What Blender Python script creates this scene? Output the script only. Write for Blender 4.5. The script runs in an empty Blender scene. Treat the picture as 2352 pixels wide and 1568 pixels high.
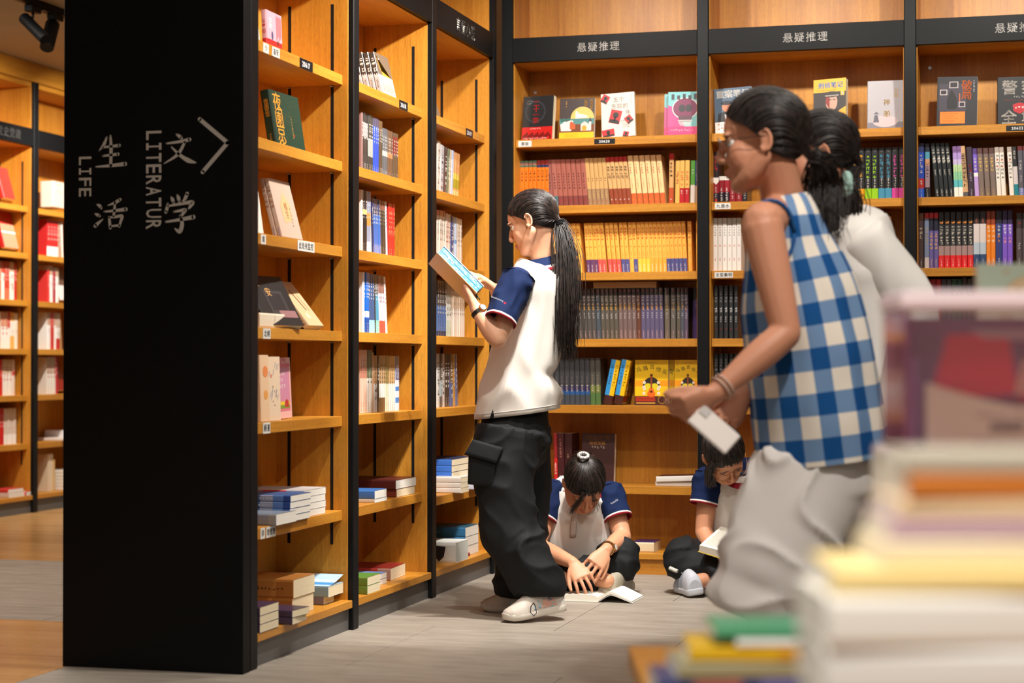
import bpy, bmesh, math, random
import numpy as np
from mathutils import Vector, Matrix, noise
S = bpy.context.scene
COL = S.collection
PI = math.pi
rnd = random.Random(7)

# ------------------------------------------------------------------ camera
CAM = Vector((2.1823, -7.9825, 0.9228))
cd = bpy.data.cameras.new('camera')
cd.sensor_width = 36.0
cd.lens = 4273.0 * 36.0 / 2352.0
cd.clip_start = 0.05
cd.dof.use_dof = True
cd.dof.focus_distance = 6.95
cd.dof.aperture_fstop = 2.8
cam = bpy.data.objects.new('camera', cd)
COL.objects.link(cam)
cam.location = CAM
cam.rotation_euler = (PI / 2 + 0.0116, 0.0, 0.2664)
S.camera = cam

# ------------------------------------------------------------------ world, exposure
S.view_settings.view_transform = 'Standard'
S.view_settings.look = 'None'
S.view_settings.gamma = 1.0
S.view_settings.use_curve_mapping = False
S.view_settings.exposure = 0.0
w = bpy.data.worlds.new('world')
S.world = w
w.use_nodes = True
w.node_tree.nodes['Background'].inputs[0].default_value = (1.0, 0.86, 0.70, 1)
w.node_tree.nodes['Background'].inputs[1].default_value = 0.05


def spot(name, loc, target, power, size=55, blend=0.35, col=(1.0, 0.93, 0.84), rad=0.035):
    l = bpy.data.lights.new(name, 'SPOT')
    l.energy = power
    l.color = col
    l.spot_size = math.radians(size)
    l.spot_blend = blend
    l.shadow_soft_size = rad
    o = bpy.data.objects.new(name, l)
    COL.objects.link(o)
    o.location = loc
    o.rotation_euler = (Vector(target) - Vector(loc)).to_track_quat('-Z', 'Y').to_euler()
    return o


def area(name, loc, target, power, sx, sy, col=(1.0, 0.93, 0.84)):
    l = bpy.data.lights.new(name, 'AREA')
    l.energy = power
    l.color = col
    l.shape = 'RECTANGLE'
    l.size, l.size_y = sx, sy
    o = bpy.data.objects.new(name, l)
    COL.objects.link(o)
    o.location = loc
    o.rotation_euler = (Vector(target) - Vector(loc)).to_track_quat('-Z', 'Y').to_euler()
    return o


# track spots hung under the ceiling about 0.9 m in front of the bookcases
W_ = (1.0, 0.94, 0.86)
spot('track_spot', (0.88, -2.75, 2.70), (-0.12, -2.15, 1.35), 120, 105, 0.9, W_)
spot('track_spot', (0.88, -1.90, 2.70), (-0.12, -1.30, 1.30), 215, 105, 0.9, W_)
spot('track_spot', (0.88, -1.05, 2.70), (-0.12, -0.45, 1.20), 48, 100, 0.9, W_)
spot('track_spot', (0.40, -1.0, 2.72), (0.40, 0.1, 1.60), 56, 118, 0.8, W_)
spot('track_spot', (1.25, -1.0, 2.72), (1.25, 0.1, 1.60), 56, 118, 0.8, W_)
spot('track_spot', (2.15, -1.0, 2.72), (2.15, 0.1, 1.60), 72, 118, 0.8, W_)
spot('track_spot', (0.98, -1.80, 2.70), (0.40, -1.30, 0.75), 230, 50, 0.4, (1.0, 0.97, 0.94))
spot('track_spot', (-2.75, 1.2, 2.70), (-3.8, 1.9, 1.4), 170, 105, 0.8, W_)
spot('track_spot', (-2.75, 2.2, 2.70), (-3.8, 2.9, 1.4), 170, 105, 0.8, W_)
spot('track_spot', (2.3, -4.6, 2.70), (1.75, -3.4, 0.6), 135, 80, 0.7, W_)
spot('track_spot', (1.95, -7.55, 2.70), (2.1, -6.5, 0.75), 300, 70, 0.6, W_)
area('ceiling_fill_light', (1.6, -3.2, 2.76), (1.6, -3.2, 0), 26, 2.6, 3.0, W_)  # unseen fill lights added under the ceiling, standing in for bounced light
area('ceiling_fill_light', (1.2, -7.0, 2.76), (1.2, -7.0, 0), 34, 3.0, 2.0, W_)  # fill added to raise the ambient light on the camera side
area('ceiling_fill_light', (-2.2, -1.2, 2.76), (-2.2, -1.2, 0), 80, 2.0, 3.0, W_)  # fill added to brighten the side aisle

# ------------------------------------------------------------------ materials
MATS = {}


def lin(c):
    return tuple((x / 255 / 12.92) if x / 255 <= 0.04045 else ((x / 255 + 0.055) / 1.055) ** 2.4 for x in c)


def new_mat(name):
    m = bpy.data.materials.new(name)
    m.use_nodes = True
    nt = m.node_tree
    return m, nt, nt.nodes['Principled BSDF']


def N(nt, t, **kw):
    n = nt.nodes.new(t)
    for k, v in kw.items():
        setattr(n, k, v)
    return n


def mat_attr(name, rough=0.4, coat=0.0, bump=0.0, bscale=300.0, spec=0.5, mottle=0.0):
    """colour from the mesh's flat print colours"""
    m, nt, b = new_mat(name)
    a = N(nt, 'ShaderNodeVertexColor')
    a.layer_name = 'Col'
    src = a.outputs['Color']
    tc = N(nt, 'ShaderNodeTexCoord')
    if mottle:
        nz = N(nt, 'ShaderNodeTexNoise')
        nz.inputs['Scale'].default_value = bscale * 0.15
        nz.inputs['Detail'].default_value = 4
        nt.links.new(tc.outputs['Object'], nz.inputs['Vector'])
        mp = N(nt, 'ShaderNodeMapRange')
        mp.inputs['To Min'].default_value = 1 - mottle
        mp.inputs['To Max'].default_value = 1 + mottle * 0.6
        nt.links.new(nz.outputs['Fac'], mp.inputs['Value'])
        mx = N(nt, 'ShaderNodeVectorMath', operation='SCALE')
        nt.links.new(src, mx.inputs[0])
        nt.links.new(mp.outputs['Result'], mx.inputs['Scale'])
        src = mx.outputs['Vector']
    nt.links.new(src, b.inputs['Base Color'])
    b.inputs['Roughness'].default_value = rough
    b.inputs['Coat Weight'].default_value = coat
    b.inputs['Coat Roughness'].default_value = 0.12
    b.inputs['Specular IOR Level'].default_value = spec
    if bump:
        nz = N(nt, 'ShaderNodeTexNoise')
        nz.inputs['Scale'].default_value = bscale
        nz.inputs['Detail'].default_value = 3
        nt.links.new(tc.outputs['Object'], nz.inputs['Vector'])
        bp = N(nt, 'ShaderNodeBump')
        bp.inputs['Strength'].default_value = bump
        bp.inputs['Distance'].default_value = 0.002
        nt.links.new(nz.outputs['Fac'], bp.inputs['Height'])
        nt.links.new(bp.outputs['Normal'], b.inputs['Normal'])
    MATS[name] = m
    return m


def mat_plain(name, col, rough=0.5, metal=0.0, bump=0.0, bscale=200.0, var=0.0, spec=0.5, trans=0.0, ior=1.45, sss=0.0, emit=None):
    m, nt, b = new_mat(name)
    c = lin(col)
    b.inputs['Base Color'].default_value = (*c, 1)
    b.inputs['Roughness'].default_value = rough
    b.inputs['Metallic'].default_value = metal
    b.inputs['Specular IOR Level'].default_value = spec
    b.inputs['Transmission Weight'].default_value = trans
    b.inputs['IOR'].default_value = ior
    if sss:
        b.inputs['Subsurface Weight'].default_value = sss
        b.inputs['Subsurface Radius'].default_value = (0.02, 0.008, 0.004)
        b.inputs['Subsurface Scale'].default_value = 0.4
    if emit:
        b.inputs['Emission Color'].default_value = (*lin(emit[0]), 1)
        b.inputs['Emission Strength'].default_value = emit[1]
    tc = N(nt, 'ShaderNodeTexCoord')
    nz = N(nt, 'ShaderNodeTexNoise')
    nz.inputs['Scale'].default_value = bscale
    nz.inputs['Detail'].default_value = 4
    nt.links.new(tc.outputs['Object'], nz.inputs['Vector'])
    if var:
        r = N(nt, 'ShaderNodeValToRGB')
        r.color_ramp.elements[0].position = 0.3
        r.color_ramp.elements[1].position = 0.7
        r.color_ramp.elements[0].color = (*[x * (1 - var) for x in c], 1)
        r.color_ramp.elements[1].color = (*[min(1, x * (1 + var)) for x in c], 1)
        nt.links.new(nz.outputs['Fac'], r.inputs['Fac'])
        nt.links.new(r.outputs['Color'], b.inputs['Base Color'])
    if bump:
        bp = N(nt, 'ShaderNodeBump')
        bp.inputs['Strength'].default_value = bump
        bp.inputs['Distance'].default_value = 0.002
        nt.links.new(nz.outputs['Fac'], bp.inputs['Height'])
        nt.links.new(bp.outputs['Normal'], b.inputs['Normal'])
    MATS[name] = m
    return m


def mat_wood(name, axis, dark, light, rough=0.42, fine=90.0, long=3.0):
    """veneer with the grain running along one axis"""
    m, nt, b = new_mat(name)
    tc = N(nt, 'ShaderNodeTexCoord')
    mp = N(nt, 'ShaderNodeMapping')
    sc = [fine, fine, fine]
    sc[axis] = long
    mp.inputs['Scale'].default_value = sc
    nt.links.new(tc.outputs['Object'], mp.inputs['Vector'])
    n1 = N(nt, 'ShaderNodeTexNoise')
    n1.inputs['Scale'].default_value = 1.0
    n1.inputs['Detail'].default_value = 6
    n1.inputs['Roughness'].default_value = 0.65
    nt.links.new(mp.outputs['Vector'], n1.inputs['Vector'])
    mp2 = N(nt, 'ShaderNodeMapping')
    sc2 = [7.0, 7.0, 7.0]
    sc2[axis] = 0.6
    mp2.inputs['Scale'].default_value = sc2
    nt.links.new(tc.outputs['Object'], mp2.inputs['Vector'])
    n2 = N(nt, 'ShaderNodeTexNoise')
    n2.inputs['Scale'].default_value = 1.0
    n2.inputs['Detail'].default_value = 3
    nt.links.new(mp2.outputs['Vector'], n2.inputs['Vector'])
    # pores: short dark flecks
    mp3 = N(nt, 'ShaderNodeMapping')
    sc3 = [1000.0, 1000.0, 1000.0]
    sc3[axis] = 42.0
    mp3.inputs['Scale'].default_value = sc3
    nt.links.new(tc.outputs['Object'], mp3.inputs['Vector'])
    n3 = N(nt, 'ShaderNodeTexNoise')
    n3.inputs['Scale'].default_value = 1.0
    n3.inputs['Detail'].default_value = 2
    nt.links.new(mp3.outputs['Vector'], n3.inputs['Vector'])
    ad = N(nt, 'ShaderNodeMath', operation='MULTIPLY_ADD')
    ad.inputs[1].default_value = 0.55
    nt.links.new(n2.outputs['Fac'], ad.inputs[0])
    m1 = N(nt, 'ShaderNodeMath', operation='MULTIPLY')
    m1.inputs[1].default_value = 0.45
    nt.links.new(n1.outputs['Fac'], m1.inputs[0])
    nt.links.new(m1.outputs[0], ad.inputs[2])
    r = N(nt, 'ShaderNodeValToRGB')
    r.color_ramp.elements[0].position = 0.34
    r.color_ramp.elements[1].position = 0.66
    r.color_ramp.elements[0].color = (*lin(dark), 1)
    r.color_ramp.elements[1].color = (*lin(light), 1)
    nt.links.new(ad.outputs[0], r.inputs['Fac'])
    pr = N(nt, 'ShaderNodeMapRange')
    pr.inputs['From Min'].default_value = 0.30
    pr.inputs['From Max'].default_value = 0.52
    pr.inputs['To Min'].default_value = 0.66
    pr.inputs['To Max'].default_value = 1.0
    nt.links.new(n3.outputs['Fac'], pr.inputs['Value'])
    mx = N(nt, 'ShaderNodeVectorMath', operation='SCALE')
    nt.links.new(r.outputs['Color'], mx.inputs[0])
    nt.links.new(pr.outputs['Result'], mx.inputs['Scale'])
    nt.links.new(mx.outputs['Vector'], b.inputs['Base Color'])
    b.inputs['Roughness'].default_value = rough
    bp = N(nt, 'ShaderNodeBump')
    bp.inputs['Strength'].default_value = 0.12
    bp.inputs['Distance'].default_value = 0.001
    nt.links.new(n3.outputs['Fac'], bp.inputs['Height'])
    nt.links.new(bp.outputs['Normal'], b.inputs['Normal'])
    MATS[name] = m
    return m


OAK_D, OAK_L = (174, 108, 26), (217, 153, 54)
mat_wood('oak_x', 0, OAK_D, OAK_L)
mat_wood('oak_y', 1, OAK_D, OAK_L)
mat_wood('oak_z', 2, OAK_D, OAK_L)
mat_wood('floor_oak', 0, (184, 136, 80), (218, 170, 112), rough=0.22, fine=40.0, long=1.2)
mat_plain('black_laminate', (7, 8, 10), 0.55, bump=0.05, bscale=900, spec=.25)
mat_plain('black_metal', (9, 11, 13), 0.5, bump=0.04, bscale=700, spec=.3)
mat_plain('plinth_grey', (92, 90, 88), 0.45, bump=0.05, bscale=600)
mat_plain('slot_black', (10, 10, 10), 0.6)
mat_plain('ceiling_paint', (178, 160, 136), 0.9, var=0.04, bscale=3)
mat_plain('steel', (170, 172, 175), 0.3, metal=0.9)
mat_attr('print_matt', 0.55, spec=0.4)
mat_attr('print_gloss', 0.42, coat=0.1)
mat_attr('print_wrap', 0.38, coat=0.35, bump=0.12, bscale=60)
mat_attr('sign_ink', 0.6)


def mat_paper():
    m, nt, b = new_mat('paper')
    tc = N(nt, 'ShaderNodeTexCoord')
    mp = N(nt, 'ShaderNodeMapping')
    mp.inputs['Scale'].default_value = (1800, 4, 4)
    nt.links.new(tc.outputs['Object'], mp.inputs['Vector'])
    nz = N(nt, 'ShaderNodeTexNoise')
    nz.inputs['Scale'].default_value = 1
    nz.inputs['Detail'].default_value = 1
    nt.links.new(mp.outputs['Vector'], nz.inputs['Vector'])
    a = N(nt, 'ShaderNodeVertexColor')
    a.layer_name = 'Col'
    mr = N(nt, 'ShaderNodeMapRange')
    mr.inputs['From Min'].default_value = 0.3
    mr.inputs['From Max'].default_value = 0.7
    mr.inputs['To Min'].default_value = 0.8
    mr.inputs['To Max'].default_value = 1.04
    nt.links.new(nz.outputs['Fac'], mr.inputs['Value'])
    mx = N(nt, 'ShaderNodeVectorMath', operation='SCALE')
    nt.links.new(a.outputs['Color'], mx.inputs[0])
    nt.links.new(mr.outputs['Result'], mx.inputs['Scale'])
    nt.links.new(mx.outputs['Vector'], b.inputs['Base Color'])
    b.inputs['Roughness'].default_value = 0.8
    b.inputs['Specular IOR Level'].default_value = 0.2
    MATS['paper'] = m


mat_paper()


# ------------------------------------------------------------------ mesh builder
class MB:
    def __init__(s):
        s.v, s.f, s.c = [], [], []

    def face(s, pts, col=(1, 1, 1)):
        i = len(s.v)
        s.v.extend([tuple(p) for p in pts])
        s.f.append(tuple(range(i, i + len(pts))))
        s.c.append(col)

    def box(s, a, b, col=(1, 1, 1), bev=0.0):
        x0, y0, z0 = a
        x1, y1, z1 = b
        if bev <= 0:
            i = len(s.v)
            s.v += [(x0, y0, z0), (x1, y0, z0), (x1, y1, z0), (x0, y1, z0), (x0, y0, z1), (x1, y0, z1), (x1, y1, z1), (x0, y1, z1)]
            for q in ((0, 3, 2, 1), (4, 5, 6, 7), (0, 1, 5, 4), (1, 2, 6, 5), (2, 3, 7, 6), (3, 0, 4, 7)):
                s.f.append(tuple(i + k for k in q))
                s.c.append(col)
            return
        bm = bmesh.new()
        bmesh.ops.create_cube(bm, size=1.0)
        for v in bm.verts:
            v.co = Vector((x0 + (v.co.x + .5) * (x1 - x0), y0 + (v.co.y + .5) * (y1 - y0), z0 + (v.co.z + .5) * (z1 - z0)))
        bmesh.ops.bevel(bm, geom=bm.edges[:], offset=bev, segments=1, affect='EDGES')
        s.add_bm(bm, col)

    def add_bm(s, bm, col=(1, 1, 1)):
        i = len(s.v)
        bm.verts.index_update()
        s.v += [tuple(v.co) for v in bm.verts]
        for f in bm.faces:
            s.f.append(tuple(i + v.index for v in f.verts))
            s.c.append(col)
        bm.free()

    def add(s, o, M=None):
        i = len(s.v)
        s.v += [tuple(M @ Vector(p)) for p in o.v] if M is not None else o.v
        s.f += [tuple(i + k for k in f) for f in o.f]
        s.c += o.c

    def rings(s, rings, col=(1, 1, 1), closed=True, caps=True, cols=None):
        i = len(s.v)
        n = len(rings[0])
        for r in rings:
            s.v += [tuple(p) for p in r]
        for k in range(len(rings) - 1):
            for j in range(n if closed else n - 1):
                a, b = i + k * n + j, i + k * n + (j + 1) % n
                s.f.append((a, b, b + n, a + n))
                s.c.append(cols[k] if cols else col)
        if caps and closed:
            s.f.append(tuple(i + j for j in range(n - 1, -1, -1)))
            s.c.append(cols[0] if cols else col)
            s.f.append(tuple(i + (len(rings) - 1) * n + j for j in range(n)))
            s.c.append(cols[-1] if cols else col)

    def tube(s, pts, rad, n=8, col=(1, 1, 1), caps=True):
        pts = [Vector(p) for p in pts]
        rr = rad if hasattr(rad, '__len__') else [rad] * len(pts)
        s.rings(tube_rings(pts, [(r, r) for r in rr], n), col, caps=caps)

    def build(s, name, mat, parent=None, smooth=False, loc=None, rot=None):
        me = bpy.data.meshes.new(name)
        me.from_pydata(s.v, [], s.f)
        if any(c != (1, 1, 1) for c in s.c):
            at = me.color_attributes.new('Col', 'FLOAT_COLOR', 'CORNER')
            cnt = np.fromiter((len(f) for f in s.f), int, len(s.f))
            ca = np.array([(*c[:3], 1.0) for c in s.c], dtype=np.float32)
            at.data.foreach_set('color', np.repeat(ca, cnt, axis=0).ravel())
        me.materials.append(MATS[mat] if isinstance(mat, str) else mat)
        if smooth:
            me.polygons.foreach_set('use_smooth', [True] * len(me.polygons))
        me.update()
        o = bpy.data.objects.new(name, me)
        COL.objects.link(o)
        if parent is not None:
            o.parent = parent
        if loc is not None:
            o.location = loc
        if rot is not None:
            o.rotation_euler = rot
        return o


def tube_rings(pts, radii, n=12, side=None, phase=0.0):
    """rings of elliptical cross-section along a path; radii = (across, through); side = reference direction of 'across'"""
    out = []
    m = len(pts)
    prev = None
    for i in range(m):
        t = (pts[min(i + 1, m - 1)] - pts[max(i - 1, 0)]).normalized()
        ref = Vector(side) if side is not None else (prev if prev is not None else (Vector((1, 0, 0)) if abs(t.x) < 0.9 else Vector((0, 1, 0))))
        a = (ref - t * ref.dot(t)).normalized()
        if side is None:
            prev = a
        b = t.cross(a)
        ra, rb = radii[i]
        out.append([pts[i] + a * (ra * math.cos(2 * PI * k / n + phase)) + b * (rb * math.sin(2 * PI * k / n + phase)) for k in range(n)])
    return out


def empty(name, loc=(0, 0, 0), rot=(0, 0, 0)):
    o = bpy.data.objects.new(name, None)
    o.empty_display_size = 0.1
    COL.objects.link(o)
    o.location = loc
    o.rotation_euler = rot
    return o


def tag(o, label=None, cat=None, group=None, kind=None):
    if label:
        o['label'] = label
    if cat:
        o['category'] = cat
    if group:
        o['group'] = group
    if kind:
        o['kind'] = kind
    return o


# ------------------------------------------------------------------ lettering
_fc = bpy.data.curves.new('lettering', 'FONT')
_fc.resolution_u = 2
_fo = bpy.data.objects.new('lettering', _fc)
COL.objects.link(_fo)
_glyphs = {}


def glyph(ch, bold=0.0):
    k = (ch, bold)
    if k not in _glyphs:
        _fc.body = ch
        _fc.offset = bold
        bpy.context.view_layer.update()
        e = _fo.evaluated_get(bpy.context.evaluated_depsgraph_get())
        me = e.to_mesh()
        _glyphs[k] = ([tuple(v.co) for v in me.vertices], [tuple(p.vertices) for p in me.polygons])
        e.to_mesh_clear()
    return _glyphs[k]


def put_glyph(mb, ch, x, y, size, col, bold=0.0, ang=0.0, sx=1.0, z=0.0):
    if bold > 0 and ord(ch) > 0x2e80:
        # heavier CJK strokes: print the character again a hair to each side
        for dx, dy in ((-bold, -bold * .5), (bold, bold * .5), (bold, -bold * .5)):
            put_glyph(mb, ch, x + dx * size, y + dy * size, size, col, 0.0, ang, sx, z)
        bold = 0.0
    v, f = glyph(ch, bold)
    if not v:
        return 0.3 * size
    i = len(mb.v)
    ca, sa = math.cos(ang), math.sin(ang)
    wch = max(p[0] for p in v)
    for p in v:
        px, py = p[0] * size * sx, p[1] * size
        mb.v.append((x + px * ca - py * sa, y + px * sa + py * ca, z))
    mb.f += [tuple(i + k for k in q) for q in f]
    mb.c += [col] * len(f)
    return (1.0 if ord(ch) > 0x2e80 else wch + 0.08) * size * sx


def text_row(mb, s, x, y, size, col, bold=0.0, gap=0.0, sx=1.0, z=0.0):
    for ch in s:
        if ch == ' ':
            x += 0.35 * size
            continue
        x += put_glyph(mb, ch, x, y, size, col, bold, 0.0, sx, z) + gap * size
    return x


def text_col(mb, s, x, y, size, col, bold=0.0, gap=0.05, z=0.0):
    for ch in s:
        y -= size * 0.92
        put_glyph(mb, ch, x, y + size * 0.06, size, col, bold, 0.0, 1.0, z)
        y -= gap * size
    return y


def marks(mb, x, y, size, col, r, z=0.0):
    """a few short strokes the size of one printed character too small to read"""
    th = size * 0.13
    for k in range(r.choice((3, 4, 4))):
        if r.random() < 0.6:
            yy = y + size * r.uniform(0.05, 0.9)
            a, b = x + size * r.uniform(0.02, 0.3), x + size * r.uniform(0.6, 0.98)
            mb.face([(a, yy - th, z), (b, yy - th, z), (b, yy, z), (a, yy, z)], col)
        else:
            xx = x + size * r.uniform(0.1, 0.8)
            a, b = y + size * r.uniform(0.0, 0.3), y + size * r.uniform(0.6, 1.0)
            mb.face([(xx, a, z), (xx + th, a, z), (xx + th, b, z), (xx, b, z)], col)


def marks_col(mb, n, x, y, size, col, r, z=0.0, gap=0.15):
    for k in range(n):
        y -= size
        marks(mb, x, y, size, col, r, z)
        y -= size * gap
    return y


def marks_row(mb, n, x, y, size, col, r, z=0.0, gap=0.12):
    for k in range(n):
        marks(mb, x, y, size, col, r, z)
        x += size * (1 + gap)


def poly(mb, pts, col, z=0.0):
    mb.face([(p[0], p[1], z) for p in pts], col)


def disc(mb, cx, cy, r, col, z=0.0, n=20, ry=None, a0=0.0, a1=2 * PI):
    ry = r if ry is None else ry
    m = n if a1 - a0 > 6.28 else n + 1
    poly(mb, [(cx + r * math.cos(a0 + (a1 - a0) * k / n), cy + ry * math.sin(a0 + (a1 - a0) * k / n)) for k in range(m)], col, z)


def rect(mb, x0, y0, x1, y1, col, z=0.0):
    poly(mb, [(x0, y0), (x1, y0), (x1, y1), (x0, y1)], col, z)


C = lambda r, g, b: tuple(x ** 1.06 for x in lin((r, g, b)))
WHITE, CREAM, BLACK = C(240, 238, 232), C(238, 226, 200), C(16, 16, 18)
RED, GOLD = C(196, 32, 34), C(220, 170, 60)

# ------------------------------------------------------------------ room shell
CEIL = 2.78


def struct(o):
    o['kind'] = 'structure'
    return o


def mat_tile():
    m, nt, b = new_mat('floor_tile')
    tc = N(nt, 'ShaderNodeTexCoord')
    mp = N(nt, 'ShaderNodeMapping')
    mp.inputs['Scale'].default_value = (2.2, 9.0, 5.0)
    mp.inputs['Rotation'].default_value = (0, 0, 0.5)
    nt.links.new(tc.outputs['Object'], mp.inputs['Vector'])
    n1 = N(nt, 'ShaderNodeTexNoise')
    n1.inputs['Scale'].default_value = 2.0
    n1.inputs['Detail'].default_value = 8
    n1.inputs['Roughness'].default_value = 0.65
    n1.inputs['Distortion'].default_value = 0.6
    nt.links.new(mp.outputs['Vector'], n1.inputs['Vector'])
    n2 = N(nt, 'ShaderNodeTexNoise')
    n2.inputs['Scale'].default_value = 260
    n2.inputs['Detail'].default_value = 2
    nt.links.new(tc.outputs['Object'], n2.inputs['Vector'])
    r = N(nt, 'ShaderNodeValToRGB')
    r.color_ramp.elements[0].position = 0.3
    r.color_ramp.elements[1].position = 0.72
    r.color_ramp.elements[0].color = (*lin((136, 127, 116)), 1)
    r.color_ramp.elements[1].color = (*lin((168, 158, 145)), 1)
    nt.links.new(n1.outputs['Fac'], r.inputs['Fac'])
    nt.links.new(r.outputs['Color'], b.inputs['Base Color'])
    b.inputs['Roughness'].default_value = 0.5
    bp = N(nt, 'ShaderNodeBump')
    bp.inputs['Strength'].default_value = 0.1
    bp.inputs['Distance'].default_value = 0.001
    nt.links.new(n2.outputs['Fac'], bp.inputs['Height'])
    nt.links.new(bp.outputs['Normal'], b.inputs['Normal'])
    MATS['floor_tile'] = m


mat_tile()
mat_plain('grout', (96, 88, 80), 0.9)
floor = empty('floor')
struct(floor)
g = MB()
g.box((-4.6, -9.5, -0.06), (5.0, 4.2, -0.004))
struct(g.build('floor_bed', 'grout', floor))


def slab(x0, y0, x1, y1, name, mat):
    t = MB()
    gp = 0.0012
    t.box((x0 + gp, y0 + gp, -0.02), (x1 - gp, y1 - gp, 0.0), bev=0.0009)
    return struct(t.build(name, mat, floor))


# stone tiles in staggered courses in the main aisle, wood bands crossing the side aisle
TY = [-9.4, -8.5, -7.6, -6.7, -5.8, -4.9, -4.0, -3.55, -2.65, -1.75, -0.85, 0.05, 0.6]
for i in range(len(TY) - 1):
    y0, y1 = TY[i], TY[i + 1]
    off = (0.0, 0.42, 0.78)[i % 3]
    x = -0.62
    e = x + 0.35 + off * 0.6
    while x < 4.9:
        slab(x, y0, min(e, 4.9), y1, 'tile', 'floor_tile')
        x, e = e, e + 0.9
for (y0, y1, kind) in ((-9.4, -5.6, 't'), (-5.6, -1.98, 'w'), (-1.98, -1.62, 't'), (-1.62, -0.98, 't'), (-0.98, -0.16, 't'), (-0.16, 2.7, 'w'), (2.7, 4.1, 't')):
    if kind == 't':
        x = -4.5
        k = 0
        while x < -0.63:
            e = min(-0.62, x + (0.62 if k == 0 and y0 > -1.0 else 1.1))
            slab(x, y0, e, y1, 'tile', 'floor_tile')
            x = e
            k += 1
    else:
        n = max(1, round((y1 - y0) / 0.18))
        for q in range(n):
            a, b_ = y0 + (y1 - y0) * q / n, y0 + (y1 - y0) * (q + 1) / n
            x = -4.5
            e = x + 0.5 + 0.37 * (q % 3)
            while x < -0.63:
                e = min(e, -0.62)
                slab(x, a, e, b_, 'plank', 'floor_oak')
                x, e = e, e + 1.3

c_ = MB()
c_.box((-4.6, -9.5, CEIL), (5.0, 4.2, CEIL + 0.08))
struct(c_.build('ceiling', 'ceiling_paint'))
c_ = MB()
c_.box((-4.2, -9.5, 0), (-4.08, 4.2, CEIL))
struct(c_.build('wall_left', 'ceiling_paint'))
c_ = MB()
c_.box((-4.6, 3.9, 0), (5.0, 4.0, CEIL))
struct(c_.build('wall_back', 'ceiling_paint'))

# ------------------------------------------------------------------ bookcases
# local frame of a bay: u along the front (0..L between posts), v into the case (0 at the post's front), z up
SHZ = [1.92, 1.622, 1.3235, 1.0305, 0.7365, 0.405, 0.104]
SHT = 0.035
HDR0, HDR1, UP1 = 2.262, 2.369, 2.66
PV = 0.020          # panels set back behind the post fronts
SV = 0.040          # shelf fronts
DEP = 0.285         # back panel


def bay(name, label, origin, along, into, L, post0=0.0565, post1=None, group=None, shz=SHZ, tracks=True, title=None, title_u=0.5, title_sz=0.05, far_panel_u=None, mats=('oak_x', 'oak_y'), plinth='plinth_grey', corner=False):
    """origin = floor point of the bay's first post, along/into = unit axes"""
    A, I = Vector(along), Vector(into)
    t = empty(name, origin)
    tag(t, label, 'bookcase', group)
    M = Matrix((A, I, (0, 0, 1))).transposed().to_4x4()
    flip = A.cross(I).z < 0
    oak_u = mats[0]

    def B(nm, parts, mat, parent=t, bev=0.0008):
        m = MB()
        for a, b in parts:
            q0, q1 = M @ Vector(a), M @ Vector(b)
            m.box([min(q0[i], q1[i]) for i in range(3)], [max(q0[i], q1[i]) for i in range(3)], bev=bev)
        return m.build(nm, mat, parent)

    p0 = post0
    B('post', [((0, 0, 0), (p0, 0.06, UP1))], 'black_metal', bev=0.003)
    if post1:
        B('post', [((p0 + L, 0, 0), (p0 + L + post1, 0.06, UP1))], 'black_metal', bev=0.003)
    u0, u1 = p0, p0 + L
    # side panels stand half behind the posts
    for s, ua, ub in ((0, u0 + 0.0003, u0 + 0.0042), (1, u1 - 0.0042, u1 - 0.0003)):
        sp = B('side_panel', [((ua, PV, 0.0), (ub, DEP + 0.012, UP1))], 'oak_z')
        if tracks:
            for vv in (0.078, 0.237):
                uu = (u0 + 0.0043, u0 + 0.0054) if s == 0 else (u1 - 0.0054, u1 - 0.0043)
                B('shelf_track', [((uu[0], vv - 0.0055, 0.295), (uu[1], vv + 0.0055, 2.17))], 'slot_black', sp, bev=0)
    B('back_panel', [((u0, DEP, 0.0), (u1, DEP + 0.012, UP1))], 'oak_z')
    for k, z in enumerate(shz):
        if k == len(shz) - 1:
            sh = B('bottom_shelf', [((u0 + 0.0044, 0.002, z - 0.026), (u1 - 0.0044, DEP - 0.001, z))], oak_u, bev=0.0012)
        else:
            sh = B('shelf', [((u0 + 0.0056, SV, z - SHT), (u1 - 0.0056, DEP - 0.001, z))], oak_u, bev=0.0012)
            if tracks:
                for vv in (0.078, 0.237):
                    B('shelf_pin', [((u1 - 0.018, vv - 0.006, z - SHT - 0.006), (u1 - 0.0056, vv + 0.006, z - SHT - 0.0005))], 'steel', sh, bev=0.001)
    B('plinth', [((u0, 0.018, 0.0), (u1, 0.036, shz[-1] - 0.0265))], plinth)
    B('header_panel', [((u0, PV, HDR0 - 0.004), (u1, DEP - 0.001, HDR0 + 0.03))], oak_u)
    hd = B('header_board', [((u0, 0.001, HDR0), (u1, 0.016, HDR1))], 'black_laminate')
    B('upper_shelf', [((u0, 0.017, HDR1 - 0.03), (u1, DEP - 0.001, HDR1 - 0.001))], oak_u)
    B('top_panel', [((u0, PV, UP1 - 0.03), (u1, DEP - 0.001, UP1 - 0.001))], oak_u)
    t['u0'], t['u1'] = u0, u1
    if title:
        m = MB()
        wd = title_sz * (len(title) + 0.12 * (len(title) - 1))
        text_row(m, title, -wd / 2, 0, title_sz, C(214, 210, 204), 0.009, 0.12)
        R = Matrix((A if not flip else -A, (0, 0, 1), -I)).transposed().to_4x4()
        R.translation = M @ Vector((title_u, -0.0006, (HDR0 + HDR1) / 2 - title_sz * 0.38))
        if flip:
            pass
        o = m.build('lettering', 'sign_ink', hd)
        o.matrix_local = R
    return t, M, flip


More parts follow.
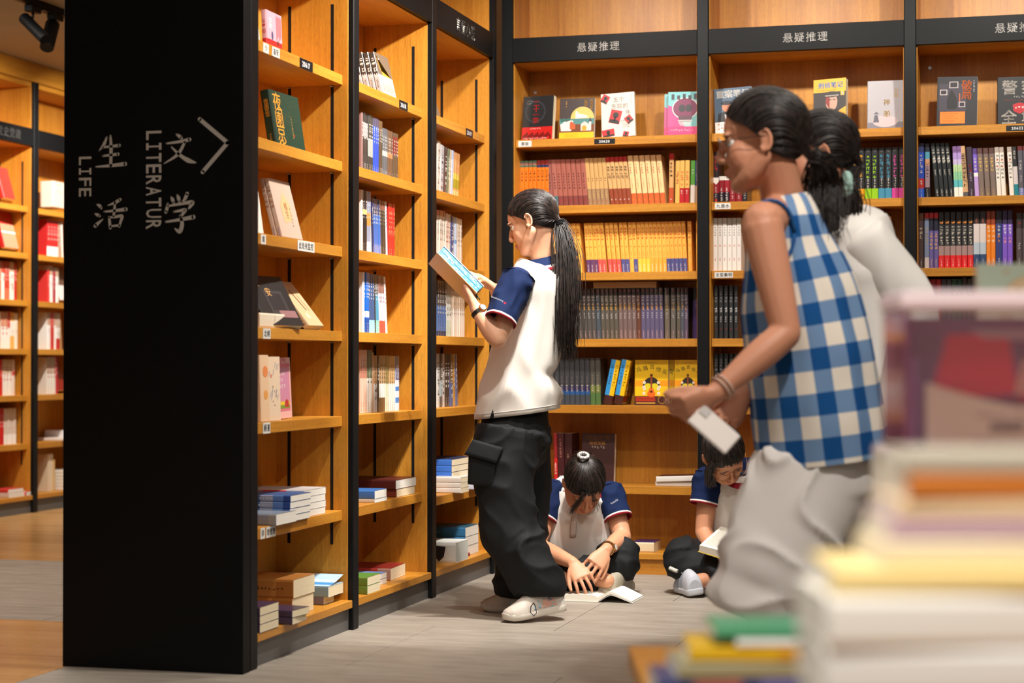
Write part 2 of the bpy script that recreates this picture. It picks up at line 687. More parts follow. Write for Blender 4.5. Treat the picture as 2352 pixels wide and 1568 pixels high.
# faces of the left-hand case look to +x: along = +y, into = -x ; back case looks to -y: along = +x, into = +y
LX = -0.042
BAYS = {}
LEFT = [('novel shelf', -2.806, 0.892 - 0.0), ('', -1.9139, 0.8382), ('', -1.0192, 0.8265)]
ll = ['oak bookcase bay next to the black lettered pillar, shelf number 20617', 'middle oak bay of the side bookcase, shelf number 20618', 'oak bay at the inner corner of the bookcases, shelf number 20619']
geo = [(-2.806, 0.0565, 0.8356), (-1.9139, 0.0557, 0.8390), (-1.0192, 0.0557, 0.8265)]
for k in range(3):
    y0, p0, L = geo[k]
    BAYS['L%d' % k] = bay('bookcase', ll[k], (LX, y0, 0), (0, 1, 0), (-1, 0, 0), L, p0, post1=(0.05 if k == 2 else None),
                          group='oak bookcase bays with black posts', shz=[1.922, 1.621, 1.325, 1.033, 0.739, 0.414 if k < 2 else 0.385, 0.104],
                          title={2: '言情小说'}.get(k), title_u=0.0557 + 0.40, title_sz=0.062, mats=('oak_y', 'oak_z'))
lb = ['oak bay of the rear bookcase behind the standing girl, shelf number 20620', 'oak bay of the rear bookcase behind the two walking women', 'oak bay of the rear bookcase above the acrylic display, shelf number 20622']
for k in range(3):
    BAYS['R%d' % k] = bay('bookcase', lb[k], (-0.0447 + 0.88 * k, 0, 0), (1, 0, 0), (0, 1, 0), 0.88 - 0.0506, 0.0506, post1=(0.0506 if k == 2 else None),
                          group='oak bookcase bays with black posts', tracks=False, title='悬疑推理', title_u=0.0506 + (0.391, 0.416, 0.416)[k], title_sz=0.044,
                          shz=[1.92, 1.622, 1.3235, 1.0290, 0.7360, 0.383, 0.094], plinth='oak_x')
ls = ['oak bookcase bay across the side aisle, nearer one with red books', 'oak bookcase bay across the side aisle, partly hidden by the black pillar']
for k in range(2):
    BAYS['F%d' % k] = bay('bookcase', ls[k], (-3.69, 2.32 - 0.895 + 0.895 * k, 0), (0, 1, 0), (-1, 0, 0), 0.839, 0.056, post1=(0.056 if k == 1 else None),
                          group='oak bookcase bays across the side aisle', title=('党史党建' if k == 0 else None), title_u=0.60, title_sz=0.062,
                          shz=[1.89, 1.60, 1.308, 1.01, 0.724, 0.425, 0.108], mats=('oak_y', 'oak_z'))
m_ = MB()
m_.box((-4.07, 1.40, UP1 + 0.001), (-3.688, 3.3, CEIL - 0.002), bev=0.002)
o = m_.build('cornice_board', 'oak_y')
tag(o, 'long oak cornice board above the bookcase across the side aisle', 'cornice')

# the wide lettered end panel of the side case
pil = empty('end_pillar', (-0.337, -2.84, 0))
tag(pil, 'tall matt black end panel lettered LIFE and LITERATUR with an arrow', 'pillar')
px0, px1, py0 = -0.634, -0.0405, -2.865
m_ = MB()
m_.box((px0 + .337, py0 + 2.84, 0.0), (px1 + .337, py0 + 2.84 + 0.052, CEIL - 0.002), bev=0.0015)
main = m_.build('panel', 'black_laminate', pil)
m_ = MB()
m_.box((px0 + .337, py0 + 2.84 + 0.0535, 0.0), (px1 + .337 - 0.36, py0 + 2.84 + 0.10, CEIL - 0.002), bev=0.0015)
m_.build('backing', 'black_metal', pil)
INK = C(214, 210, 204)


def stroke(mb, pts, ws, col, n=10):
    """one brush stroke: a tapering ribbon along a smooth line"""
    P = [Vector((p[0], p[1], 0)) for p in pts]
    out = []
    for i in range(len(P) - 1):
        p0, p1, p2, p3 = P[max(i - 1, 0)], P[i], P[i + 1], P[min(i + 2, len(P) - 1)]
        for k in range(n):
            t = k / n
            q = 0.5 * ((2 * p1) + (p2 - p0) * t + (2 * p0 - 5 * p1 + 4 * p2 - p3) * t * t + (3 * p1 - p0 - 3 * p2 + p3) * t ** 3)
            out.append((q, ws[i] + (ws[i + 1] - ws[i]) * t))
    out.append((P[-1], ws[-1]))
    L_, R_ = [], []
    for i, (q, w_) in enumerate(out):
        a, b = out[max(i - 1, 0)][0], out[min(i + 1, len(out) - 1)][0]
        d = (b - a).normalized()
        nn = Vector((-d.y, d.x, 0)) * w_ / 2
        L_.append(q + nn)
        R_.append(q - nn)
    for i in range(len(out) - 1):
        mb.face([(p.x, p.y, 0) for p in (R_[i], R_[i + 1], L_[i + 1], L_[i])], col)
    for q, w_ in (out[0], out[-1]):
        disc(mb, q.x, q.y, w_ / 2, col, n=10)


# strokes in units of the photographed character (x right, y up, 0..100)
BRUSH = {
    '生': [([(38, 96), (30, 76), (14, 56)], [5, 10, 2]), ([(26, 66), (52, 68), (78, 70)], [6, 7, 10]), ([(50, 100), (52, 60), (51, 10)], [6, 11, 9]),
           ([(26, 40), (50, 42), (74, 44)], [5, 7, 10]), ([(4, 8), (48, 10), (97, 14)], [4, 9, 12])],
    '活': [([(8, 82), (16, 78), (22, 70)], [3, 10, 8]), ([(2, 52), (10, 48), (17, 44)], [3, 10, 8]), ([(4, 12), (14, 22), (28, 34)], [12, 9, 2]),
           ([(80, 96), (64, 86), (42, 78)], [10, 9, 2]), ([(32, 58), (62, 60), (98, 64)], [5, 8, 12]), ([(64, 88), (63, 62), (60, 42)], [6, 9, 7]),
           ([(46, 40), (48, 24), (50, 4)], [6, 9, 9]), ([(46, 38), (66, 40), (86, 42), (82, 24), (78, 8)], [5, 8, 10, 8, 7]), ([(50, 10), (64, 11), (78, 12)], [5, 6, 7])],
    '文': [([(42, 98), (50, 92), (56, 86)], [4, 10, 9]), ([(14, 70), (48, 74), (80, 80)], [5, 8, 11]), ([(66, 72), (46, 34), (6, 6)], [8, 10, 2]),
           ([(28, 58), (52, 32), (76, 14), (98, 6)], [4, 9, 14, 4])],
    '学': [([(24, 92), (29, 86), (33, 78)], [3, 10, 7]), ([(44, 97), (48, 90), (51, 80)], [3, 10, 7]), ([(76, 99), (70, 88), (60, 78)], [10, 9, 3]),
           ([(14, 76), (12, 66), (8, 56)], [5, 9, 9]), ([(14, 70), (50, 74), (92, 78), (86, 68), (80, 62)], [5, 7, 11, 9, 3]),
           ([(34, 56), (52, 58), (70, 60), (62, 50), (54, 42)], [5, 7, 9, 8, 4]), ([(54, 46), (60, 26), (52, 8), (36, 16)], [6, 11, 12, 2]), ([(8, 32), (48, 36), (96, 42)], [5, 8, 12])],
}


def brush_char(mb, ch, x0, y0, x1, y1):
    for pts, ws in BRUSH[ch]:
        k = (x1 - x0 + y1 - y0) / 200
        stroke(mb, [(x0 + p[0] / 100 * (x1 - x0), y0 + p[1] / 100 * (y1 - y0)) for p in pts], [w_ * k for w_ in ws], INK, 6)


# panel face coordinates: metres from the panel's left edge, z from the floor (measured on the face)
def pu(px):
    return (px - 146.0) * (0.5935 / 413.0)


def pz(py, px):
    return 0.9228 + (834.0 + 0.0 - py) * (5.6 - (px - 146) * 0.000363) / 4273.0


m_ = MB()
for ch, a, b, c2, d2 in (('生', 219, 383, 292, 303), ('活', 218, 523, 293, 450), ('文', 374, 374, 453, 298), ('学', 378, 536, 449, 438)):
    brush_char(m_, ch, pu(a), pz(b, a), pu(c2), pz(d2, c2))
m_.build('brush_lettering', 'sign_ink', main, loc=(px0 + .337, py0 + 2.84 - 0.0008, 0), rot=(PI / 2, 0, 0))
m_ = MB()
stroke(m_, [(pu(460), pz(266, 460)), (pu(523), pz(321, 523))], [0.0125, 0.0125], INK, 1)
stroke(m_, [(pu(523), pz(321, 523)), (pu(467), pz(389, 467))], [0.0125, 0.0125], INK, 1)
m_.build('arrow', 'sign_ink', main, loc=(px0 + .337, py0 + 2.84 - 0.0008, 0), rot=(PI / 2, 0, 0))


def vertical_word(word, pxl, pxr, py_top, py_bot):
    """Latin word turned a quarter clockwise, reading downwards: cap height runs to the right"""
    m = MB()
    n = len(word)
    total = pz(py_top, pxl) - pz(py_bot, pxl)
    cap = pu(pxr) - pu(pxl)
    step = total / n
    for k, ch in enumerate(word):
        v, f = glyph(ch, 0.012)
        xs = [p[0] for p in v]
        ys = [p[1] for p in v]
        wd = step * (0.80 if ch != 'I' else 0.62)
        i = len(m.v)
        cx = pz(py_top, pxl) - step * (k + 0.5)
        if ch == 'I':
            # slab serif I
            for (a0, b0, a1, b1) in ((-.5, .0, .5, .16), (-.5, .84, .5, 1.0), (-.12, .16, .12, .84)):
                m.face([(pu(pxl) + cap * b0, cx - wd * a1, 0), (pu(pxl) + cap * b1, cx - wd * a1, 0), (pu(pxl) + cap * b1, cx - wd * a0, 0), (pu(pxl) + cap * b0, cx - wd * a0, 0)], INK)
            continue
        for p in v:
            a = (p[0] - min(xs)) / (max(xs) - min(xs)) - 0.5
            b = (p[1] - min(ys)) / (max(ys) - min(ys))
            m.v.append((pu(pxl) + cap * b, cx - wd * a, 0))
        m.f += [tuple(i + q for q in fc) for fc in f]
        m.c += [INK] * len(f)
    m.build('lettering', 'sign_ink', main, loc=(px0 + .337, py0 + 2.84 - 0.0008, 0), rot=(PI / 2, 0, 0))


vertical_word('LIFE', 182, 211, 351, 449)
vertical_word('LITERATUR', 338, 373, 291, 525)

# ------------------------------------------------------------------ track with two lamps over the side aisle
tr = empty('light_track', (-2.67, 0.6, CEIL))
tag(tr, 'black ceiling track carrying two spot lamps above the side aisle', 'track')
m_ = MB()
m_.box((-0.02, -1.6, -0.034), (0.02, 1.9, -0.001), bev=0.003)
m_.build('rail', 'black_metal', tr)
m_ = MB()
m_.box((-0.026, -0.02, -0.045), (0.026, 0.12, -0.0345), bev=0.003)
m_.build('feed_box', 'black_metal', tr)


def lamp(name, label, base, head, tip, r=0.036):
    t = empty(name, base)
    tag(t, label, 'spotlight', 'black spot lamps on the ceiling track')
    Bv, H, T = Vector(base), Vector(head) - Vector(base), Vector(tip) - Vector(base)
    m = MB()
    m.box((-0.022, -0.05, -0.035), (0.022, 0.05, -0.001), bev=0.003)
    m.build('adapter', 'black_metal', t)
    m = MB()
    m.tube([(0, 0, -0.036), (0, 0, -0.06), H * 0.6 + Vector((0, 0, -0.02)), H + (T - H) * 0.3], [0.008, 0.008, 0.011, 0.011], 8)
    m.build('bracket', 'black_metal', t, True)
    m = MB()
    d = (T - H)
    rings = tube_rings([H, H + d * 0.02, H + d * 0.97, H + d, H + d * 0.985, H + d * 0.9], [(r * 0.9,) * 2, (r,) * 2, (r,) * 2, (r * 0.95,) * 2, (r * 0.82,) * 2, (r * 0.78,) * 2], 20)
    m.rings(rings)
    m.build('lamp_body', 'black_metal', t)
    m = MB()
    m.rings(tube_rings([H + d * 0.915, H + d * 0.925], [(r * 0.77,) * 2] * 2, 20))
    m.build('lens', 'lamp_lens', t)
    return t


mat_plain('lamp_lens', (255, 250, 240), 0.3, emit=((255, 250, 240), 6.0))


def P(px, py, d):
    f = Vector((-0.26325, 0.96470, 0.0116))
    r = Vector((0.96472, 0.26325, 0))
    u = Vector((0.00305, -0.01119, 0.99993))
    return CAM + f * d + r * ((px - 1176) / 4273 * d) + u * ((784 - py) / 4273 * d)


for base_, hd_, tp_, r_, lb_ in ((P(65, 14, 9.5), P(54, 40, 9.5), P(103, 90, 9.42), .030, 'slim black spot lamp on the track pointing down and away from the pillar edge'), (P(117, 28, 9.72), P(121, 54, 9.72), P(107, 110, 9.62), .037, 'wider black spot lamp on the track, half behind the slim one')):
    base_.z = CEIL - .035
    base_.x = -2.67
    lamp('spotlight', lb_, base_, hd_, tp_, r_)

# ------------------------------------------------------------------ books
PAGE = C(236, 222, 190)
PAGEW = C(238, 234, 224)
_bookn = {}
ORD = ('first second third fourth fifth sixth seventh eighth ninth tenth eleventh twelfth thirteenth fourteenth fifteenth sixteenth seventeenth eighteenth nineteenth twentieth '
       'twenty-first twenty-second twenty-third twenty-fourth twenty-fifth twenty-sixth twenty-seventh twenty-eighth twenty-ninth thirtieth').split()


def cover_mesh(T, W, H, cover, bands=(), belt=None, hard=False, bulge=0.0012, back=None):
    """the wrap of a book standing on its tail: spine towards -y, thickness along x. bands = (z0,z1,colour) on the spine as fractions"""
    th = 0.0022 if hard else 0.0008
    zs = {0.0, 1.0}
    for b in bands:
        zs.update((b[0], b[1]))
    if belt:
        zs.update((belt[0], belt[1]))
    zs = sorted(zs)
    pr = min(bulge, T * 0.2)
    outer = [(0, W), (0, 0.0015), (T * 0.12, -pr * 0.7), (T * 0.5, -pr), (T * 0.88, -pr * 0.7), (T, 0.0015), (T, W)]
    inner = [(T - th, W), (T - th, 0.003), (th, 0.003), (th, W)]
    loop = outer + inner
    n = len(loop)
    m = MB()
    for z in zs:
        m.v += [(x, y, z * H) for x, y in loop]
    back = back or cover
    for k in range(len(zs) - 1):
        zm = (zs[k] + zs[k + 1]) / 2
        sc = cover
        for b in bands:
            if b[0] <= zm <= b[1]:
                sc = b[2]
        bc = belt[2] if belt and belt[0] <= zm <= belt[1] else None
        for j in range(n):
            a, b = k * n + j, k * n + (j + 1) % n
            m.f.append((a, b, b + n, a + n))
            if 1 <= j <= 4:
                m.c.append(sc)
            elif j == 5 or j == 6:
                m.c.append(bc or cover)
            elif j == 0:
                m.c.append(bc or back)
            else:
                m.c.append(WHITE)
    top = (len(zs) - 1) * n
    # end edges: three strips
    for base, rev in ((0, True), (top, False)):
        for q in ((0, 1, 9, 10), (1, 2, 3, 4, 5, 8, 9), (5, 6, 7, 8)):
            f = [base + i for i in q]
            m.f.append(tuple(f if rev else f[::-1]))
            m.c.append(cover)
    return m


def page_mesh(T, W, H, hard=False, col=PAGE):
    th = 0.0023 if hard else 0.0009
    e = 0.003 if hard else 0.0006
    m = MB()
    m.box((th, 0.0031, e), (T - th, W - e, H - e), col)
    return m


def make_book(name, label, T, W, H, cover, bands=(), belt=None, hard=False, mat='print_gloss', spine=None, art=None, group=None, cat='book', page=PAGE, back=None, proto=None, loc=None, rot=None, mtx=None):
    """spine(mb, T, H): print in spine coordinates (x right, y up); art(mb, W, H): print on the front cover in cover coordinates"""
    o = cover_mesh(T, W, H, cover, bands, belt, hard, back=back).build(name, mat)
    tag(o, label, cat, group)
    page_mesh(T, W, H, hard, page).build('pages', 'paper', o)
    if spine:
        m = MB()
        spine(m, T, H)
        if m.f:
            m.build('spine_lettering', mat, o, loc=(0, -min(0.0012, T * 0.2) - 0.0003, 0), rot=(PI / 2, 0, 0))
    if art:
        m = MB()
        art(m, W, H)
        # the front cover is the x = T face: cover x runs from the spine (y=0) to the fore-edge
        m.build('cover_print', mat, o, loc=(T + 0.0003, 0, 0), rot=(PI / 2, 0, PI / 2))
    place(o, loc, rot, mtx)
    return o


def place(o, loc=None, rot=None, mtx=None):
    if mtx is not None:
        o.matrix_world = mtx
    else:
        if loc is not None:
            o.location = loc
        if rot is not None:
            o.rotation_euler = rot


def dup(o, label=None):
    r = o.copy()
    COL.objects.link(r)
    if label:
        r['label'] = label
    for ch in o.children:
        c = ch.copy()
        COL.objects.link(c)
        c.parent = r
    return r


def on_shelf(bk, u, v, z, lean=0.0, yaw=0.0, pitch=0.0, T=0.02):
    """matrix of a spine-out book: u along the shelf (left edge as one faces it), v depth of the spine from the post front; lean = tilt to the left (deg)"""
    t, M, flip = BAYS[bk]
    B = Matrix.Translation(Vector((u, v, z)))
    l = math.radians(lean)
    piv = Matrix.Translation(Vector((T if lean < 0 else 0, 0, 0)))
    # positive lean tips the top to the left; the foot that stays down is the right-hand one
    if lean > 0:
        piv = Matrix.Translation(Vector((0, 0, 0)))
        off = Matrix.Translation(Vector((0, 0, T * math.sin(l) * 0.0)))
        R = off @ Matrix.Rotation(-l, 4, 'Y')
        # rotating about the left foot would sink the right foot: lift by T*sin
        R = Matrix.Translation(Vector((0, 0, T * math.sin(l) * 0 + 0.0))) @ R
        # y-rotation by -l moves +x up; keep the left foot on the shelf
    else:
        R = Matrix.Translation(Vector((T, 0, 0))) @ Matrix.Rotation(-l, 4, 'Y') @ Matrix.Translation(Vector((-T, 0, 0)))
    return Matrix.Translation(t.location) @ M @ B @ R @ Matrix.Rotation(math.radians(yaw), 4, 'Z') @ Matrix.Rotation(math.radians(pitch), 4, 'X')


SHELFNAME = {0: 'top', 1: 'second', 2: 'third', 3: 'fourth', 4: 'fifth', 5: 'sixth', 6: 'bottom'}


def run(bk, row, u, v, items, where, zoff=0.0):
    """a run of upright spines from left to right. items: dict(n, T, H, W, cover, bands, spine, lean, desc, gap, mat...)"""
    z = {'L': [1.922, 1.621, 1.325, 1.033, 0.739, 0.414 if bk[1] != '2' else 0.385, 0.104], 'R': [1.92, 1.622, 1.3235, 1.0290, 0.7360, 0.383, 0.094], 'F': [1.89, 1.60, 1.308, 1.01, 0.724, 0.425, 0.108]}[bk[0]][row] + 0.0006
    for it in items:
        u += it.get('gap', 0)
        T, H, n = it['T'], it['H'], it.get('n', 1)
        lean = it.get('lean', 0.0)
        proto = None
        cl = math.cos(math.radians(abs(lean)))
        if lean > 0 and not it.get('_s'):
            u += 0.0
        for k in range(n):
            # leaning books rest on each other: spacing grows by 1/cos
            lab = it['desc']
            lab = lab[k] if isinstance(lab, (list, tuple)) else lab
            if n > 1 and not isinstance(it['desc'], (list, tuple)):
                lab = '%s of the %s' % (ORD[k], lab)
            lab = lab + ', ' + where
            grp = ('%s' % (it['desc'][0] if isinstance(it['desc'], (list, tuple)) else it['desc'])) + ' ' + where if n > 1 else None
            vv = v + it.get('v', 0.0) + rnd.uniform(-0.002, 0.002)
            nm = it.get('name', 'book')
            if proto is None:
                proto = make_book(nm, lab, T, it.get('W', 0.145), H, it['cover'], it.get('bands', ()), it.get('belt'), it.get('hard', False), it.get('mat', 'print_gloss'), it.get('spine'), it.get('art'), grp, it.get('cat', 'book'), it.get('page', PAGE), it.get('back'))
                b = proto
            else:
                b = dup(proto, lab)
            sp = T / cl + it.get('sp', 0.0006)
            # pivot on the foot: leaning left (lean<0 in y-rotation terms) handled in on_shelf
            zz = z
            b.matrix_world = on_shelf(bk, u, vv, zz, lean=lean, T=T)
            u += sp
    return u


def sp_title(nchar, size, col, top=0.92, cx=0.5, seed=1, extra=None, text=None, bold=0.0, pub=None):
    """vertical title on a spine; pub = colour of the small publisher line near the foot"""
    def f(m, T, H):
        r = random.Random(seed)
        s = min(size, T * 0.86)
        y = H * top
        if text:
            y = text_col(m, text, T * cx - s / 2, y, s, col, bold)
        else:
            y = marks_col(m, nchar, T * cx - s / 2, y, s, col, r)
        if extra:
            for (n2, s2, c2, t2) in extra:
                s2 = min(s2, T * 0.8)
                marks_col(m, n2, T * cx - s2 / 2, H * t2, s2, c2, r)
        if pub:
            s2 = min(0.006, T * 0.5)
            marks_col(m, 5, T * cx - s2 / 2, H * 0.17, s2, pub, r)
    return f


def U(px):     # along the rear bookcase: pixel column on its front plane -> u in that bay (spines stand 0.13 m behind it)
    return None


# ---- rear bay 20620
VS = 0.128
ORANGE = C(226, 122, 22)
run('R0', 1, 0.0525, VS, [
    dict(n=4, T=0.0186, H=0.213, cover=ORANGE, bands=[(0.955, 1, C(92, 128, 106)), (0.905, 0.955, C(178, 128, 120)), (0.86, 0.905, C(88, 108, 84))], spine=sp_title(4, .011, BLACK, .80, seed=3, extra=[(2, .007, C(150, 70, 10), .42)]), desc='orange novels with green tops'),
    dict(n=3, T=0.0186, H=0.213, cover=ORANGE, bands=[(0.905, 1, C(160, 52, 44)), (0.85, 0.905, C(34, 52, 92))], spine=sp_title(4, .011, BLACK, .80, seed=4, extra=[(2, .007, C(150, 70, 10), .42)]), desc='orange novels with red and navy tops'),
    dict(n=1, T=0.0217, H=0.214, cover=C(150, 92, 84), bands=[(0, .22, C(122, 66, 62))], lean=4, spine=sp_title(6, .011, C(70, 36, 40), .72, seed=5), desc='mauve novel beside the orange ones', sp=.001),
    dict(n=1, T=0.0217, H=0.214, cover=C(168, 104, 92), bands=[(0, .23, C(74, 112, 118))], lean=4, spine=sp_title(6, .011, C(80, 44, 44), .72, seed=6, extra=[(1, .008, RED, .16)]), desc='mauve novel with a teal foot', sp=.001),
    dict(n=6, T=0.0217, H=0.214, cover=C(166, 98, 84), bands=[(0, .23, C(128, 66, 62))], lean=4.5, spine=sp_title(6, .011, C(84, 44, 44), .72, seed=7, extra=[(1, .008, RED, .16)]), desc='mauve novels with dark red feet', sp=.001),
    dict(n=5, T=0.0184, H=0.216, cover=C(206, 166, 108), bands=[(0, .36, C(158, 128, 96))], lean=5, spine=sp_title(2, .009, C(70, 50, 30), .60, seed=9, extra=[(4, .008, C(230, 196, 120), .33), (1, .008, RED, .13)]), desc='khaki novels', sp=.0008),
    dict(n=5, T=0.0187, H=0.219, cover=C(212, 172, 116), bands=[(.90, 1, C(190, 30, 34)), (0, .35, C(146, 70, 44))], lean=6.5, spine=sp_title(4, .015, C(64, 40, 30), .84, seed=10, extra=[(1, .008, WHITE, .15)]), desc='tan novels with red heads', sp=.0008, gap=.004),
    dict(n=6, T=0.0224, H=0.222, cover=C(242, 206, 152), bands=[(0, .24, C(200, 100, 48))], lean=5.5, spine=sp_title(4, .010, C(206, 44, 30), .84, cx=.4, seed=11, extra=[(6, .007, C(180, 130, 90), .55), (1, .008, GOLD, .14)]), desc='peach novels with red lettering', sp=.0032),
    dict(n=1, T=0.0205, H=0.226, cover=C(218, 172, 112), bands=[(.88, 1, C(200, 28, 32)), (0, .33, C(190, 84, 40))], lean=-1.0, spine=sp_title(4, .015, C(60, 36, 26), .84, seed=12, extra=[(1, .009, WHITE, .13)]), desc='tall tan novel with a red cap', gap=.010),
    dict(n=1, T=0.020, H=0.194, cover=C(226, 184, 100), lean=-1, spine=sp_title(4, .014, C(206, 60, 40), .76, seed=13), desc='yellow novel without a red foot', gap=.007),
    dict(n=2, T=0.0205, H=0.194, cover=C(228, 186, 100), bands=[(0, .37, C(184, 28, 44))], lean=-1, spine=sp_title(4, .014, C(206, 60, 40), .76, seed=14, extra=[(2, .009, WHITE, .33)]), desc='yellow novels with crimson feet', sp=.002),
    dict(n=1, T=0.0195, H=0.192, cover=C(98, 176, 76), bands=[(0, .44, C(240, 238, 232))], lean=-1, spine=sp_title(2, .010, WHITE, .80, seed=15), desc='green and white novel', gap=.003),
    dict(n=1, T=0.018, H=0.192, cover=C(34, 70, 120), bands=[(0, .42, C(178, 150, 128))], lean=0, spine=sp_title(3, .009, C(140, 170, 200), .70, seed=16), desc='navy novel next to the green one'),
    dict(n=1, T=0.018, H=0.192, cover=C(166, 122, 84), bands=[(0, .42, C(166, 148, 130))], lean=0, spine=sp_title(3, .009, C(90, 70, 50), .40, seed=17), desc='brown novel against the black post'),
], 'second shelf of bay 20620')

YEL = C(250, 190, 86)


def yel_spine(seed, foot):
    return sp_title(4, .0125, C(206, 30, 24), .90, cx=.48, seed=seed, extra=[(1, .010, C(240, 120, 40), .55), (3, .006, C(200, 120, 50), .42), (1, .006, C(200, 60, 30), .30)], pub=(WHITE if foot else C(225, 150, 70)))


def yel(n, foot, desc, lean=4, gap=0, seed=20, sp=.0006):
    return dict(n=n, T=0.0178, H=0.224, cover=YEL, bands=([(0, .27, foot)] if foot else []), lean=lean, gap=gap, spine=yel_spine(seed, foot), desc=desc, sp=sp)


GRN, PUR, PNK, BLU = C(70, 92, 56), C(104, 66, 112), C(232, 92, 88), C(84, 90, 150)
run('R0', 2, 0.155, VS, [
    yel(5, GRN, 'yellow novels with green feet behind the girl', 3), yel(2, None, 'yellow novels with hidden feet', 3, seed=20), yel(2, GRN, 'yellow novels with green feet beside her hair', 3, seed=20),
    yel(1, None, 'plain footed yellow novel next to the green feet', 4, .004, 21), yel(3, PUR, 'yellow novels with purple feet', 4, .018, 22), yel(2, PNK, 'yellow novels with pink feet', 4.5, 0, 23),
    yel(3, PNK, 'yellow novels with coral feet past the gap', 5, .007, 24, .0025), yel(2, BLU, 'yellow novels with blue feet', 4, 0, 25), yel(1, None, 'plain yellow novel between the blue feet', 3, 0, 26),
    yel(1, BLU, 'single yellow novel with a blue foot', 3, 0, 27), yel(3, C(244, 206, 74), 'yellow novels with pale yellow feet', 2.5, 0, 28), yel(4, C(248, 178, 70), 'yellow novels with orange feet', 2.5, 0, 29),
    yel(5, BLU, 'yellow novels with blue feet near the post', 3, 0, 30), yel(1, None, 'last plain yellow novel before the gap', 1.5, .004, 31), yel(1, None, 'yellow novel touching the black post', 0.5, .016, 32),
], 'third shelf of bay 20620')

DG = C(84, 82, 80)


def dspine(seed, foot=C(150, 130, 130)):
    return sp_title(3, .013, C(170, 160, 158), .86, seed=seed, extra=[(1, .010, C(180, 50, 60), .97), (3, .009, C(232, 176, 70), .70), (3, .008, C(206, 200, 200), .52)], pub=C(214, 178, 178))


def dk(n, col, desc, lean=2, gap=0, T=.0198, seed=40):
    return dict(n=n, T=T, H=0.226, cover=C(44, 42, 44), bands=[(0, .58, col), (.58, .86, tuple(x * .7 for x in col)), (.86, 1, C(40, 36, 40))], lean=lean, gap=gap, spine=dspine(seed), desc=desc, sp=.0004, mat='print_wrap')


run('R0', 3, 0.245, VS, [
    dk(3, DG, 'grey series novels behind the ponytail', 2.5), dk(5, DG, 'grey series novels beside the ponytail', 2.5, seed=40), dk(1, C(74, 86, 96), 'blue grey series novel', 2, seed=41), dk(4, C(92, 88, 78), 'olive grey series novels', 2, seed=42),
    dk(4, C(118, 100, 98), 'dusty pink series novels', 1.5, seed=43), dk(1, C(104, 66, 52), 'rust brown series novel', 1.5, seed=44), dk(5, C(98, 92, 124), 'violet grey series novels', 1, seed=45),
    dk(1, C(112, 104, 94), 'thick taupe series novel', .5, .003, .0235, 46), dk(1, C(104, 102, 96), 'thick grey series novel with a bright sheen', 0, .003, .023, 47), dk(1, C(98, 94, 84), 'slim olive series novel by the purple box', 0, .004, .0175, 48), dk(1, C(84, 90, 104), 'slim steel blue series novel', 0, 0, .0165, 49), dk(1, C(98, 88, 110), 'slim plum series novel', 0, 0, .0165, 50),
], 'fourth shelf of bay 20620')


make_book('book', 'black and purple volume at the dark end of the grey series', 0.03, 0.135, 0.226, C(22, 14, 28), [(0, .75, C(58, 34, 92))], mat='print_gloss', spine=sp_title(3, .012, C(120, 100, 140), .8, seed=60), mtx=on_shelf('R0', 0.832, 0.165, 1.0297, yaw=0, T=.03))
rd5 = [dict(n=8, T=0.0222, H=0.208, cover=C(66, 68, 72), bands=[(0, .22, C(70, 78, 86)), (.22, .30, C(44, 92, 150)), (.30, .40, C(62, 56, 92))], lean=.8, spine=sp_title(9, .0075, C(126, 118, 118), .62, seed=61, extra=[(3, .0095, C(220, 216, 216), .44)]), desc='slate novels with blue bands', mat='print_wrap', sp=.0012),
       dict(n=2, T=0.0225, H=0.208, cover=C(84, 82, 76), bands=[(0, .26, C(86, 120, 70)), (.26, .42, C(118, 128, 66))], lean=.8, spine=sp_title(9, .0075, C(150, 140, 120), .64, seed=62, extra=[(3, .0095, C(230, 226, 206), .44)]), desc='slate novels with green bands', mat='print_wrap', sp=.002)]
run('R0', 4, 0.194, VS - .02, rd5, 'fifth shelf of bay 20620')

YG, SKY, BRN = C(240, 196, 20), C(54, 152, 214), C(72, 36, 28)


